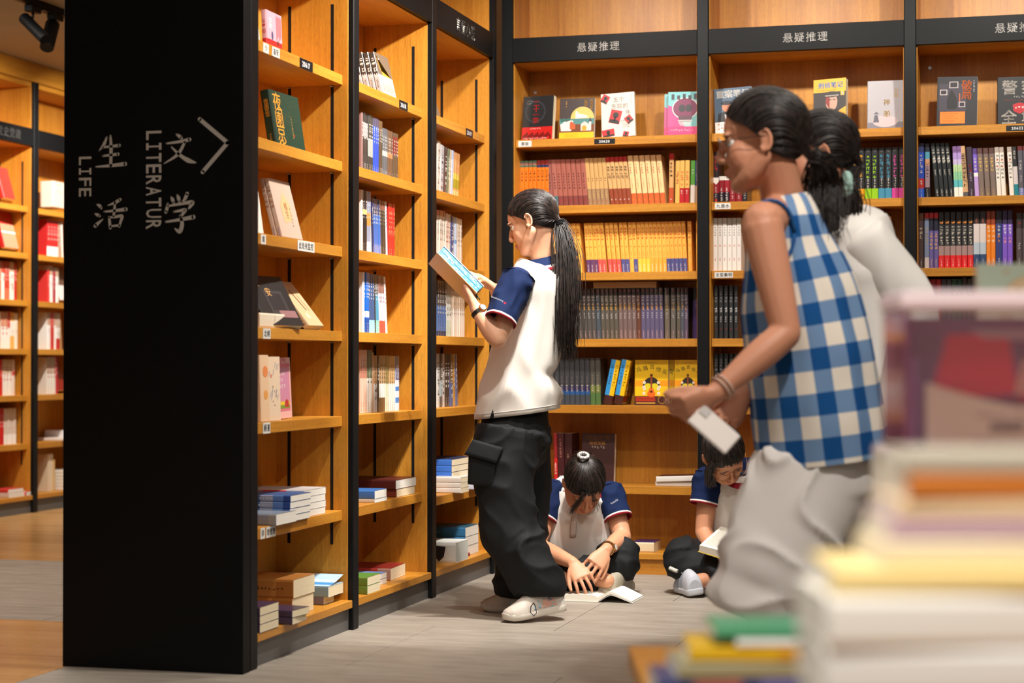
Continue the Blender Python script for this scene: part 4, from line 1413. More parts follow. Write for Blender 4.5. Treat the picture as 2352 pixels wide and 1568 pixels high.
# ---- rear bay 20622
W2 = 'second shelf of bay 20622'
run('R2', 1, 0.0535, VS - .03, [
    dict(n=1, T=0.0245, H=0.234, cover=C(40, 82, 190), bands=[(0, .18, C(44, 100, 210)), (.18, .36, C(186, 52, 46)), (.84, 1, C(46, 58, 110))], spine=sp_title(5, .014, C(236, 220, 190), .8, seed=1, extra=[(2, .011, WHITE, .34)], pub=WHITE), desc='blue novel with a red patch', sp=.003),
    dict(n=1, T=0.0195, H=0.232, cover=C(176, 150, 160), bands=[(0, .2, C(44, 40, 44)), (.85, 1, C(40, 44, 60)), (.72, .85, C(96, 176, 200)), (.6, .72, C(226, 170, 130))], spine=sp_title(5, .012, C(70, 66, 70), .66, seed=2, pub=WHITE), desc='pastel novel with a dark foot', sp=.006),
    dict(n=4, T=0.0182, H=0.232, cover=C(34, 40, 42), lean=5, spine=sp_title(4, .014, C(190, 180, 170), .92, seed=3, extra=[(2, .013, C(232, 226, 214), .76), (4, .006, C(226, 220, 210), .52)], pub=C(226, 220, 210)), desc='leaning black novels', gap=.018, sp=.0012),
    dict(n=2, T=0.0182, H=0.218, cover=C(176, 150, 206), bands=[(0, .2, C(240, 238, 226)), (.2, .34, C(96, 186, 190)), (.34, .5, C(146, 206, 160)), (.5, .64, C(186, 216, 160)), (.64, .74, C(196, 184, 216)), (.87, 1, C(130, 96, 146))], lean=2, spine=sp_title(1, .010, C(60, 50, 80), .94, seed=4, extra=[(8, .006, C(120, 140, 120), .6)]), desc='rainbow pastel novels', sp=.0006),
    dict(n=1, T=0.0215, H=0.218, cover=C(206, 166, 122), bands=[(0, .1, C(90, 90, 90)), (.35, .86, C(176, 142, 104))], lean=4, spine=sp_title(8, .016, C(60, 46, 34), .86, seed=5), desc='tan novel with a speckled spine', sp=.001),
    dict(n=1, T=0.0235, H=0.212, cover=C(62, 48, 62), lean=3, spine=sp_title(2, .016, C(176, 36, 60), .66, seed=6, extra=[(5, .007, C(200, 190, 200), .5)], pub=C(200, 190, 200)), desc='dark plum novel', mat='print_wrap', sp=.001),
    dict(n=1, T=0.0185, H=0.206, cover=C(126, 96, 196), bands=[(0, .42, C(190, 160, 216)), (.42, .5, WHITE), (.88, 1, C(84, 58, 120))], lean=3, spine=sp_title(4, .013, WHITE, .82, seed=7), desc='violet novel', sp=.001),
    dict(n=3, T=0.0215, H=0.206, cover=C(128, 112, 104), bands=[(.88, 1, C(96, 66, 60))], lean=3, spine=sp_title(4, .014, C(230, 186, 84), .82, seed=8, pub=C(240, 200, 100)), desc='taupe novels with gold lettering', sp=.0022, back=C(236, 180, 60)),
    dict(n=2, T=0.0182, H=0.208, cover=C(238, 232, 220), bands=[(.89, 1, C(186, 172, 160))], lean=3, spine=sp_title(7, .013, C(40, 38, 38), .86, seed=9, extra=[(1, .012, C(240, 90, 30), .78), (1, .012, C(240, 90, 30), .64)]), desc='white novels with orange slashes', sp=.0008),
    dict(n=1, T=0.0186, H=0.208, cover=C(238, 232, 220), bands=[(.89, 1, C(186, 172, 160))], lean=3, gap=.013, spine=sp_title(7, .013, C(40, 38, 38), .86, seed=9, extra=[(1, .012, C(240, 90, 30), .78)]), desc='white novel with orange slashes past the gap', sp=.001, back=C(226, 80, 30)),
    dict(n=1, T=0.0182, H=0.208, cover=C(44, 44, 46), bands=[(0, .24, C(36, 136, 146)), (.24, .6, C(216, 206, 204))], lean=3, spine=sp_title(3, .012, C(200, 190, 176), .95, seed=10), desc='black and teal novel', sp=.001),
    dict(n=2, T=0.0202, H=0.210, cover=C(96, 94, 104), bands=[(0, .16, C(120, 132, 186)), (.91, 1, C(110, 40, 44))], lean=2, spine=sp_title(3, .012, C(206, 196, 190), .72, seed=11, extra=[(3, .009, C(200, 190, 186), .42)], pub=WHITE), desc='grey novels with dark red heads', sp=.001),
    dict(n=2, T=0.0205, H=0.212, cover=C(40, 42, 40), lean=2, spine=sp_title(6, .016, C(220, 214, 200), .9, seed=12, extra=[(1, .011, C(206, 130, 110), .97)], pub=WHITE), desc='black novels with big white lettering', sp=.001),
    dict(n=1, T=0.022, H=0.206, cover=C(126, 84, 76), bands=[(0, .4, C(206, 50, 46))], lean=2, spine=sp_title(4, .014, C(200, 60, 60), .86, seed=13), desc='brown and red novel', sp=.001),
    dict(n=2, T=0.02, H=0.208, cover=C(86, 92, 110), lean=1, spine=sp_title(4, .013, WHITE, .86, seed=14), desc='blue grey novels near the picture edge', sp=.001)], W2)
W3 = 'third shelf of bay 20622'
run('R2', 2, 0.0545, VS - .03, [
    dict(n=1, T=0.0205, H=0.236, cover=C(84, 66, 66), bands=[(.88, 1, C(150, 110, 80))], spine=sp_title(3, .014, C(240, 226, 200), .74, seed=1, pub=WHITE), desc='brown novel with cream lettering', sp=.003),
    dict(n=1, T=0.0192, H=0.236, cover=C(146, 160, 190), bands=[(0, .2, C(230, 220, 220)), (.9, 1, C(200, 34, 40))], spine=sp_title(5, .013, C(226, 190, 120), .74, seed=2), desc='pale blue novel with a red head', sp=.001, mat='print_wrap'),
    dict(n=2, T=0.0182, H=0.236, cover=C(108, 96, 156), bands=[(.68, .9, C(40, 40, 58)), (.9, 1, C(206, 34, 40))], spine=sp_title(5, .013, C(232, 176, 80), .66, seed=3, pub=C(230, 190, 120)), desc='violet novels with red heads', sp=.0012, mat='print_wrap'),
    dict(n=6, T=0.0228, H=0.238, cover=C(60, 60, 62), bands=[(0, .23, C(222, 44, 48)), (.23, .4, C(170, 140, 136)), (.77, 1, C(40, 34, 34))], spine=sp_title(6, .012, C(226, 216, 196), .76, seed=4, extra=[(1, .016, C(230, 150, 60), .86)], pub=C(250, 220, 210)), desc='dark novels with scarlet feet', sp=.0012, mat='print_wrap'),
    dict(n=2, T=0.0252, H=0.238, cover=C(228, 216, 210), bands=[(0, .24, C(60, 84, 124)), (.24, .45, C(190, 204, 214)), (.78, 1, C(50, 46, 46))], spine=sp_title(2, .013, C(190, 110, 90), .9, seed=5, pub=C(226, 226, 230)), desc='white novels with navy feet', sp=.0012, mat='print_wrap'),
    dict(n=2, T=0.0178, H=0.238, cover=C(240, 140, 40), bands=[(.76, 1, C(156, 70, 36))], spine=sp_title(2, .012, WHITE, .74, seed=6, extra=[(2, .015, C(250, 226, 190), .58)], pub=WHITE), desc='orange novels with shade-painted heads', sp=.001),  # brown head band: shade of the shelf above put into the spine colour
    dict(n=1, T=0.0268, H=0.238, cover=C(58, 70, 130), bands=[(.78, 1, C(40, 38, 52))], spine=sp_title(3, .014, WHITE, .76, seed=7, extra=[(2, .015, C(240, 150, 60), .58)], pub=WHITE), desc='navy novel with an orange block', sp=.001),
    dict(n=2, T=0.0202, H=0.24, cover=C(134, 96, 206), bands=[(.76, 1, C(60, 44, 84))], spine=sp_title(3, .013, WHITE, .76, seed=8, extra=[(2, .013, C(250, 170, 130), .54)], pub=WHITE), desc='purple novels with pale edges', sp=.001),
    dict(n=2, T=0.0228, H=0.228, cover=C(92, 82, 84), bands=[(.72, 1, C(60, 52, 52))], spine=sp_title(2, .01, C(200, 50, 56), .84, seed=9, extra=[(3, .009, C(226, 220, 216), .46)], pub=WHITE), desc='charcoal novels past the gap', sp=.001, gap=.014, mat='print_wrap'),
    dict(n=3, T=0.0222, H=0.228, cover=C(240, 150, 60), bands=[(.74, 1, C(150, 84, 50))], spine=sp_title(3, .013, C(70, 40, 20), .74, seed=10), desc='amber novels near the picture edge', sp=.001)], W3)
cols4 = [(C(176, 170, 164), 'pale grey'), (C(196, 60, 34), 'orange red'), (C(190, 34, 46), 'crimson'), (C(206, 44, 54), 'second crimson'), (C(88, 84, 92), 'plum grey'), (C(90, 92, 98), 'second plum grey'), (C(50, 104, 78), 'green'), (C(44, 96, 84), 'second green'), (C(84, 74, 66), 'taller brown'), (C(90, 84, 84), 'glossy grey'), (C(96, 76, 66), 'bronze'), (C(100, 100, 104), 'silver grey'), (C(60, 70, 84), 'slate'), (C(120, 90, 80), 'dusty brown')]
run('R2', 3, 0.062, VS - .03, [dict(n=1, T=0.0205, H=(.254 if 'taller' in nm else .248), cover=tuple(x * .6 for x in cc), bands=[(.8, 1, cc)], spine=sp_title(5, .012, C(206, 196, 186), .78, seed=k), desc='%s novel' % nm, sp=.001, mat='print_wrap') for k, (cc, nm) in enumerate(cols4)], 'fourth shelf of bay 20622')


# ---- side case: face-out stacks and spines
def stack_out(bk, row, u, v, n, labels, T, W, H, cover, art=None, yaw=5, back=14, spine=None, bands=(), mat='print_gloss', group=None, belt=None, roll=0, name='book'):
    proto = None
    z = [1.922, 1.621, 1.325, 1.033, 0.739, 0.414, 0.104][row] + .0008
    for k in range(n):
        if proto is None:
            proto = make_book(name, labels[k], T, W, H, cover, bands, belt, False, mat, spine, art, group, 'book')
            b = proto
        else:
            b = dup(proto, labels[k])
        b.matrix_world = facing(bk, u, v + k * (T + .001) / math.cos(math.radians(back)), z + math.sin(math.radians(back)) * T + math.sin(math.radians(max(roll, 0))) * W, T, W, H, back, yaw, roll)


def art_pink(m, W, H):
    rect(m, 0, 0, W, H * .27, C(206, 46, 44))
    rect(m, 0, H * .27, W, H, C(226, 170, 184), .0001)
    for k in range(6):
        rect(m, W * (.62 + .06 * k), H * (.3 + .05 * (k % 3)), W * (.66 + .06 * k), H * (.96 - .04 * (k % 2)), C(206, 90, 90), .0002)
    text_col(m, '少年', W * .16, H * .86, W * .2, WHITE, .0, 0, .0003)
    disc(m, W * .36, H * .38, W * .07, C(90, 84, 120), .0003, 12, H * .12)
    disc(m, W * .72, H * .24, W * .05, C(90, 50, 30), .0003, 10, H * .08)


stack_out('L0', 0, 0.337, 0.09, 1, ['small pink novel with a red foot above shelf label 20617'], .018, .108, .126, C(226, 176, 186), art_pink, yaw=-4, back=3.4, roll=2, bands=[(0, .27, C(206, 46, 44))], spine=sp_title(3, .016, C(210, 70, 80), .8, seed=3))
stack_out('L0', 0, 0.20, 0.10, 1, ['grey white novel mostly hidden by the black pillar, beside the pink one'], .03, .11, .15, C(200, 196, 190), None, yaw=0, back=8)


def art_green(m, W, H):
    rect(m, W * .02, 0, W, H, C(26, 58, 44), .0)
    for k in range(150):
        r = R_(k)
        x, y = W * r.uniform(.25, .95), H * r.uniform(.1, .95)
        rect(m, x, y, x + .0012, y + .0012, C(150, 140, 84), .0002)
    text_col(m, '夜阑京华', W * .07, H * .98, W * .30, C(214, 148, 50), .0, -.12, .0003)
    marks_col(m, 9, W * .62, H * .6, W * .035, C(190, 150, 80), R_(3), .0003)
    rect(m, W * .66, H * .22, W * .69, H * .26, C(176, 40, 40), .0003)


def green_spine(m, T, H):
    text_col(m, '夜阑京华', T * .22, H * .84, T * .56, C(214, 148, 50), 0, -.1)
    marks_col(m, 5, T * .36, H * .22, T * .22, C(200, 150, 70), R_(2))


stack_out('L0', 1, 0.393, 0.08, 1, ['thick dark green boxed novel with orange brush lettering'], .032, .216, .182, C(24, 52, 40), art_green, yaw=-3.5, back=9.3, spine=green_spine)


def art_sand(m, W, H):
    poly(m, [(W * .25, H * .55), (W * .5, H * .8), (W * .75, H * .6), (W * .66, H * .3), (W * .3, H * .25)], C(222, 176, 130), .0002)
    text_col(m, '橘生', W * .42, H * .62, W * .17, C(130, 90, 50), 0, 0, .0004)
    marks_col(m, 6, W * .66, H * .55, W * .06, C(150, 110, 70), R_(2), .0004)


stack_out('L0', 2, 0.395, 0.06, 2, ['front leaning sand coloured novel over the white notice label', 'second leaning sand coloured novel over the white notice label'], .016, .174, .196, C(196, 172, 156), art_sand, yaw=0, back=14.8, spine=sp_title(5, .016, C(170, 110, 70), .9, seed=3, pub=C(60, 90, 160)), group='leaning sand coloured novels')
stack_out('L0', 2, 0.225, 0.115, 1, ['white novel with orange brush strokes next to the leaning sand novels'], .03, .135, .2, C(222, 214, 206), lambda m, W, H: [marks(m, W * (.25 + .2 * (k % 3)), H * (.25 + .12 * k), W * .22, C(226, 90, 50), R_(k), .0003) for k in range(4)], yaw=-2, back=8)


def art_black(m, W, H):
    rect(m, W * .3, H * .22, W * .8, H * .7, C(60, 56, 56), .0002)
    rect(m, W * .36, H * .30, W * .74, H * .64, C(40, 36, 38), .0003)
    rect(m, W * .5, H * .16, W * .95, H * .30, C(150, 110, 110), .0003)
    put_glyph(m, '长', W * .12, H * .78, W * .16, C(226, 170, 100), 0, 0, 1, .0004)
    put_glyph(m, '安', W * .36, H * .60, W * .16, C(226, 170, 100), 0, 0, 1, .0004)


stack_out('L0', 3, 0.275, 0.06, 1, ['black novel with a faint window picture leaning back'], .02, .215, .185, C(34, 30, 30), art_black, yaw=-10, back=30, spine=sp_title(4, .012, C(220, 200, 170), .5, seed=4), roll=0)


def art_beige(m, W, H):
    rect(m, 0, 0, W, H, C(216, 180, 140), .0)
    poly(m, [(W * .38, H * .82), (W * .46, H * .80), (W * .62, H * .35), (W * .56, H * .34)], C(110, 76, 52), .0002)
    poly(m, [(W * .66, H * .7), (W * .70, H * .68), (W * .82, H * .34), (W * .78, H * .34)], C(130, 96, 66), .0002)
    disc(m, W * .42, H * .22, W * .12, C(226, 206, 176), .0003, 14)


stack_out('L0', 3, 0.600, 0.05, 2, ['front beige novel leaning far back beside the black one', 'second beige novel leaning far back beside the black one'], .022, .105, .195, C(214, 184, 148), art_beige, yaw=-6.6, back=40, spine=sp_title(4, .011, C(110, 80, 60), .3, seed=7), group='leaning beige novels')
lying('box_book', 'plain white boxed book lying flat before the black novel', bk_pos('L0', 0.30, 0.056, 1.0336), 0.046, 0.10, 0.21, C(226, 212, 190), rotz=P14 + PI * 0, page=C(226, 212, 190), mat='print_matt', spine=lambda m, T, H: marks_row(m, 4, T * .3, H * .4, .006, C(60, 60, 60), R_(1)))


def art_rain(m, W, H):
    r = R_(4)
    for k in range(16):
        x, y = W * r.uniform(.08, .9), H * r.uniform(.25, .92)
        poly(m, [(x, y), (x + W * .03, y + H * .01), (x + W * .10, y + H * .10), (x + W * .08, y + H * .10)], C(130, 140, 170), .0002)
    disc(m, W * .16, H * .89, W * .07, C(206, 110, 110), .0003, 12)
    disc(m, W * .5, H * .70, W * .05, C(216, 140, 120), .0003, 12)
    disc(m, W * .28, H * .2, W * .09, C(206, 110, 96), .0003, 14)
    disc(m, W * .28, H * .29, W * .065, C(206, 110, 96), .0003, 14)
    rect(m, W * .265, H * .3, W * .295, H * .46, C(170, 80, 70), .0003)
    for k in range(5):
        marks(m, W * (.55 + .09 * (k % 3)), H * (.5 - .07 * k), W * .08, C(130, 110, 100), R_(k), .0003)


def art_rose(m, W, H):
    rect(m, W * .06, H * .12, W * .9, H * .9, C(216, 120, 140), .0002)
    rect(m, W * .1, H * .16, W * .86, H * .84, C(206, 140, 166), .0003)
    rect(m, W * .1, H * .16, W * .86, H * .22, C(130, 150, 60), .0004)
    rect(m, W * .1, H * .22, W * .86, H * .28, C(226, 196, 60), .0004)
    poly(m, [(W * .55, H * .18), (W * .8, H * .18), (W * .8, H * .27), (W * .68, H * .32), (W * .55, H * .27)], C(190, 56, 56), .0005)
    for k in range(3):
        marks_row(m, 3 - k % 2, W * .25, H * (.70 - .1 * k), W * .12, C(244, 220, 224), R_(k), .0005)
    r = R_(9)
    for k in range(26):
        disc(m, W * r.uniform(.0, 1), H * r.uniform(.86, 1.0), W * .035, C(226, 120, 140), .0006, 6)


stack_out('L0', 4, 0.235, 0.060, 1, ['cream novel with rain streaks and a small cello'], .02, .125, .203, C(232, 206, 178), art_rain, yaw=-4, back=1.5)
stack_out('L0', 4, 0.445, 0.10, 1, ['rose pink novel with a red barn picture'], .02, .116, .198, C(228, 180, 176), art_rose, yaw=-3.4, back=2, roll=-2)
stack_out('L0', 4, 0.205, 0.052, 1, ['peach novel at the pillar edge before the rain streaked one'], .02, .06, .208, C(232, 196, 160), lambda m, W, H: [disc(m, W * .6, H * .75, W * .3, C(230, 140, 80), .0002, 12), disc(m, W * .6, H * .4, W * .25, C(230, 160, 80), .0002, 12)], yaw=-3, back=2)

# lying stacks in bay 20617; spines face the aisle pillar side (towards -y)
RB = lambda k: bk_pos('L0', *k)


def pile(bk, u, v, z, specs, rot=0.0, group=None):
    """specs from the bottom up: (label, T, W, H, cover, bands, page, kw). H (book height) lies along -v..v; spine faces the near end of the shelf"""
    zz = z + .0006
    for lab, T, W, H, cov, bands, page, kw in specs:
        du, dv = kw.get('off', (0, 0))
        lying(kw.get('name', 'book'), lab, bk_pos(bk, u + du, v + dv, zz), T, W, H, cov, rotz=math.radians(kw.get('rot', 0) + rot), bands=bands, page=page, mat=kw.get('mat', 'print_gloss'), spine=kw.get('spine'), art=kw.get('art'), group=group, tilt=kw.get('tilt', 0), belt=kw.get('belt'))
        zz += T + .0006


def flat_spine(n, col, at=.3, seed=1, sz=.009):
    def f(m, T, H):
        s = min(sz, T * .6)
        marks_col(m, n, T * .5 - s / 2, H * (1 - at), s, col, R_(seed))
    return f


BL = C(74, 104, 156)
pile('L0', 0.56, 0.165, 0.414, [('%s book of the rear pile on the shelf above the brown bundles' % q, .0215, .20, .225, C(206, 200, 200), ([(.0, .28, C(150, 150, 170)), (.28, .65, C(190, 50, 40)), (.65, 1, C(170, 120, 100))] if k == 3 else ()), PAGEW, dict(spine=flat_spine(6, WHITE, .3, 3) if k == 3 else None, off=(.004 * (k % 2), 0))) for k, q in enumerate(('bottom white', 'second white', 'third white', 'top red striped'))], group='white paged books in the rear pile')
pile('L0', 0.38, 0.130, 0.414, [('%s blue book of the front pile above the brown bundles' % q, .0205, .18, .20, C(70, 100, 150), [(0, .12, C(40, 70, 130)), (.12, .3, C(90, 120, 170)), (.3, .52, C(150, 150, 166)), (.52, .8, C(60, 80, 120)), (.8, 1, C(60, 56, 60))], PAGEW, dict(spine=flat_spine(7, C(220, 220, 226), .35, k), off=(.003 * k, 0))) for k, q in enumerate(('bottom', 'second', 'third', 'top'))], group='blue books in the front pile')
pile('L0', 0.245, 0.105, 0.414, [('single grey brown book lying before the blue pile', .036, .17, .17, C(130, 140, 156), [(0, .15, C(150, 150, 150)), (.4, .8, C(66, 58, 54))], PAGEW, dict(spine=flat_spine(5, C(200, 190, 180), .2, 8)))])
PKB = C(176, 112, 52)
pile('L0', 0.435, 0.160, 0.104, [('lower brown paper wrapped bundle on the bottom shelf', .058, .19, .235, PKB, [(.0, .3, C(150, 92, 40))], PAGE, dict(name='wrapped_bundle', mat='print_wrap')), ('upper brown paper wrapped bundle on the bottom shelf', .060, .19, .24, C(190, 128, 66), [(.0, .25, C(168, 106, 48))], PAGE, dict(name='wrapped_bundle', mat='print_wrap', spine=flat_spine(9, C(110, 70, 30), .35, 2, .012), off=(.004, 0)))], group='brown paper wrapped bundles')


def art_sky(m, W, H):
    rect(m, 0, 0, W, H, C(176, 206, 226), .0)
    poly(m, [(0, H * .1), (W, H * .3), (W, H * .36), (0, H * .18)], C(70, 146, 206), .0002)
    poly(m, [(0, H * .44), (W, H * .7), (W, H * .72), (0, H * .48)], C(230, 240, 246), .0002)
    poly(m, [(W * .45, H * .5), (W * .55, H * .53), (W * .5, H * .46)], C(206, 50, 50), .0003)
    marks_col(m, 5, W * .5, H * .95, W * .08, C(70, 90, 120), R_(3), .0003)


pile('L0', 0.735, 0.150, 0.104, [('grey book under the sky blue one on the bottom shelf', .026, .10, .20, C(120, 106, 112), (), PAGE, dict(spine=flat_spine(5, C(200, 190, 190), .2, 4))), ('sky blue book with a lifted cover on the bottom shelf', .036, .145, .235, C(168, 200, 220), [(0, 1, C(136, 160, 166))], PAGE, dict(art=art_sky, spine=flat_spine(8, C(60, 70, 80), .2, 5)))])
# the lifted cover of that book
t_, M_, f_ = BAYS['L0']
m_ = MB()
rg = []
for k in range(9):
    a = k / 8
    rg.append([Vector((0.002 + 0.143 * a, 0, 0.0005 + 0.030 * a ** 1.6)), Vector((0.002 + 0.143 * a, 0.235, 0.0005 + 0.030 * a ** 1.6))])
for k in range(8):
    m_.face([rg[k][0], rg[k + 1][0], rg[k + 1][1], rg[k][1]], C(176, 206, 226))
for b_ in [o for o in bpy.data.objects if o.get('label') == 'sky blue book with a lifted cover on the bottom shelf']:
    cv = MB()
    n_ = 10
    for k in range(n_):
        a, b2 = k / n_, (k + 1) / n_
        xa, xb = .0365 + .026 * a ** 1.5, .0365 + .026 * b2 ** 1.5
        for (o1, o2) in ((0, 0),):
            colr = C(70, 146, 206) if k in (2, 3) else (C(232, 240, 244) if k == 5 else C(176, 206, 226))
            cv.face([(xa, .145 * a, 0), (xb, .145 * b2, 0), (xb, .145 * b2, .235), (xa, .145 * a, .235)], colr)
            cv.face([(xa - .0006, .145 * a, 0), (xa - .0006, .145 * a, .235), (xb - .0006, .145 * b2, .235), (xb - .0006, .145 * b2, 0)], WHITE)
    cv.build('front_cover', 'print_gloss', b_)
pile('L0', 0.262, 0.052, 0.104, [('%s purple book of the short stack by the bundles' % q, .022, .12, .16, C(66, 50, 76), (), PAGE, dict(off=(.006 * k, 0), rot=(0, -5)[k])) for k, q in enumerate(('lower', 'upper'))], group='purple books in the short stack')
pile('L0', 0.070, 0.085, 0.104, [('%s purple book of the stack at the pillar edge' % q, .0255, .15, .17, C(70, 52, 80), (), PAGE, {}) for k, q in enumerate(('bottom', 'middle', 'top'))], group='purple books at the pillar edge')

# bay 20618
L1 = 'bay 20618'


def art_reed(m, W, H):
    rect(m, 0, 0, W, H * .5, C(196, 186, 180))
    rect(m, 0, H * .5, W, H, C(120, 108, 96))
    poly(m, [(W * .05, H * .95), (W * .2, H * .6), (W * .7, H * .62), (W * .9, H * .5), (W * .3, H * .5)], C(226, 170, 60), .0002)
    for k in range(9):
        x = W * (.12 + .09 * k)
        poly(m, [(x, H * (.12 + .03 * (k % 3))), (x + W * .02, H * (.12 + .03 * (k % 3))), (x + W * (.10 - .02 * k), H * (.36 - .03 * (k % 2)))], C(120, 116, 90), .0003)
    disc(m, W * .2, H * .86, W * .03, WHITE, .0003, 8)


stack_out('L1', 0, 0.542, 0.08, 4, ['%s silver novel of the leaning set above label 20618' % q for q in ('front', 'second', 'third', 'rearmost')], .022, .157, .172, C(140, 134, 130), art_reed, yaw=0, back=13, spine=sp_title(4, .019, C(226, 222, 216), .92, seed=3, extra=[(4, .008, C(120, 116, 112), .4)]), bands=[(0, .5, C(178, 174, 172)), (.5, 1, C(70, 62, 58))], group='leaning silver novels', mat='print_wrap')


def nv(n, T, H, cover, desc, bands=(), lean=0, tc=WHITE, seed=1, mat='print_wrap', gap=0, nchar=5, W=.15, hard=False):
    return dict(n=n, T=T, H=H, cover=cover, bands=bands, lean=lean, desc=desc, spine=sp_title(nchar, T * .62, tc, .86, seed=seed, pub=tc), mat=mat, gap=gap, sp=.0012, W=W, hard=hard, name='paperback')


run('L1', 1, 0.345, 0.10, [
    nv(1, .021, .222, C(146, 112, 108), 'mauve paperback at the post', seed=2), nv(3, .0185, .222, C(58, 54, 54), 'black and white paperbacks with red feet', [(0, .05, C(186, 40, 44)), (.05, .3, C(70, 66, 66)), (.6, .84, C(170, 160, 160))], seed=3),
    nv(3, .0185, .222, C(70, 68, 62), 'grey paperbacks with cream feet', [(0, .05, C(220, 200, 140)), (.3, .6, C(170, 174, 170))], seed=4), nv(3, .0185, .218, C(44, 84, 206), 'cobalt blue paperbacks', [(.85, 1, C(90, 84, 110))], tc=C(226, 232, 250), seed=5),
    nv(3, .0145, .214, C(84, 72, 56), 'olive brown paperbacks', [(.8, 1, C(110, 84, 56))], seed=6), nv(3, .0185, .192, C(96, 102, 110), 'grey blue paperbacks', [(.45, .55, C(190, 196, 190))], seed=7),
    nv(3, .0185, .190, C(110, 84, 64), 'brown paperbacks', [(.45, .55, C(196, 130, 90))], seed=8), nv(3, .0185, .188, C(92, 76, 60), 'brown paperbacks with dark red heads', [(.55, .92, C(120, 44, 40))], seed=9)], 'second shelf of ' + L1)
run('L1', 2, 0.348, 0.10, [
    nv(1, .018, .232, C(236, 230, 222), 'white paperback at the post', tc=C(120, 110, 100)), nv(2, .021, .232, C(50, 46, 46), 'black paperbacks', [(.62, .7, C(230, 206, 130))], seed=2), nv(2, .019, .232, C(150, 156, 180), 'picture spined paperbacks', [(.45, .66, C(226, 150, 80)), (0, .2, C(196, 200, 220))], seed=3),
    nv(1, .019, .202, C(238, 228, 214), 'cream leaning paperback', lean=4, tc=C(150, 130, 120), seed=4), nv(1, .019, .21, C(40, 52, 100), 'navy patterned paperback', lean=4, seed=5), nv(4, .0185, .212, C(70, 116, 196), 'mid blue paperbacks', [(0, .2, C(110, 130, 190)), (.72, 1, C(84, 84, 110))], lean=3.5, seed=6),
    nv(3, .018, .21, C(74, 64, 54), 'dark brown paperbacks', [(.84, 1, C(140, 90, 76))], lean=3.5, tc=C(206, 190, 160), seed=7), nv(1, .019, .21, C(206, 222, 230), 'white blue paperback', lean=4, tc=C(120, 150, 170), seed=8), nv(3, .0255, .208, C(198, 50, 46), 'red paperbacks', [(.4, .5, C(206, 70, 56))], tc=C(244, 196, 150), seed=9)], 'third shelf of ' + L1)
run('L1', 3, 0.350, 0.095, [
    nv(1, .017, .222, C(230, 232, 236), 'white paperback at the post', tc=C(90, 120, 180)), nv(3, .0185, .222, C(30, 106, 196), 'royal blue paperbacks', [(.26, .36, WHITE), (0, .24, C(40, 80, 160))], lean=1, seed=2), nv(3, .0185, .22, C(70, 92, 136), 'steel blue paperbacks', [(0, .22, C(150, 206, 226))], lean=3, seed=3),
    nv(1, .014, .22, C(56, 50, 46), 'thin dark paperback', lean=3, seed=4), nv(2, .019, .22, C(80, 150, 180), 'teal paperbacks', [(0, .22, C(140, 206, 190)), (.66, 1, C(90, 90, 96))], lean=4, seed=5), nv(3, .0205, .218, C(216, 196, 204), 'blush paperbacks with red feet', [(0, .22, C(222, 92, 70)), (.7, 1, C(150, 110, 96))], lean=6, tc=C(130, 110, 120), seed=6),
    nv(1, .022, .216, C(236, 232, 226), 'white paperback ending the row', lean=7, tc=C(160, 140, 130), seed=7)], 'fourth shelf of ' + L1)
run('L1', 4, 0.348, 0.10, [
    nv(4, .0165, .232, C(224, 186, 166), 'pinkish paperbacks', [(.55, .72, C(190, 130, 110))], tc=C(150, 100, 90), seed=2), nv(2, .026, .232, C(206, 200, 190), 'green topped paperbacks', [(.55, 1, C(106, 112, 84))], tc=C(90, 100, 80), seed=3), nv(1, .016, .222, C(190, 150, 120), 'narrow tan paperback', seed=4),
    nv(1, .040, .212, C(196, 190, 186), 'wide grey white paperback', [(.5, 1, C(170, 130, 90))], tc=C(110, 100, 90), seed=5), nv(1, .018, .212, C(56, 46, 40), 'dark paperback in the middle', seed=6), nv(3, .022, .212, C(176, 146, 110), 'landscape spined paperbacks', [(0, .25, C(120, 90, 60)), (.25, .5, C(216, 220, 214))], tc=C(90, 76, 60), seed=7),
    nv(2, .023, .212, C(206, 210, 186), 'pale green paperbacks', [(.5, 1, C(150, 126, 80))], tc=C(120, 130, 100), seed=8), nv(3, .023, .21, C(228, 222, 212), 'white and tan paperbacks', [(.5, 1, C(190, 156, 110))], tc=C(150, 130, 110), seed=9), nv(2, .021, .21, C(216, 226, 236), 'white and blue paperbacks', [(.14, .24, C(60, 130, 200)), (.36, .44, C(60, 130, 200)), (.56, 1, C(100, 104, 140))], seed=10)], 'fifth shelf of ' + L1)
MAR = C(92, 34, 30)
pile('L1', 0.62, 0.19, 0.414, [('lower maroon book lying on the sixth shelf of bay 20618', .030, .225, .27, C(110, 44, 36), [(.0, .2, C(120, 50, 40))], PAGE, dict(spine=flat_spine(7, C(190, 150, 120), .2, 3))), ('upper maroon book lying on the sixth shelf of bay 20618', .034, .25, .27, MAR, (), PAGEW, dict(spine=flat_spine(7, C(190, 150, 120), .2, 4), off=(-.01, .0)))], group='maroon books lying in bay 20618')
pile('L1', 0.33, 0.115, 0.414, [('pale thin book under the blue one in bay 20618', .014, .14, .15, C(206, 190, 170), (), PAGEW, {}), ('blue book lying at the front of the sixth shelf', .030, .135, .15, C(60, 110, 176), (), PAGEW, {})])
pile('L1', 0.56, 0.185, 0.104, [('red and brown book lying deep on the bottom shelf of bay 20618', .046, .21, .25, C(150, 46, 40), [(0, .2, C(170, 130, 116)), (.2, .5, C(176, 60, 50)), (.5, .62, C(120, 90, 66)), (.62, 1, C(120, 30, 26))], PAGE, dict(spine=flat_spine(6, C(230, 200, 190), .25, 4), rot=3))])
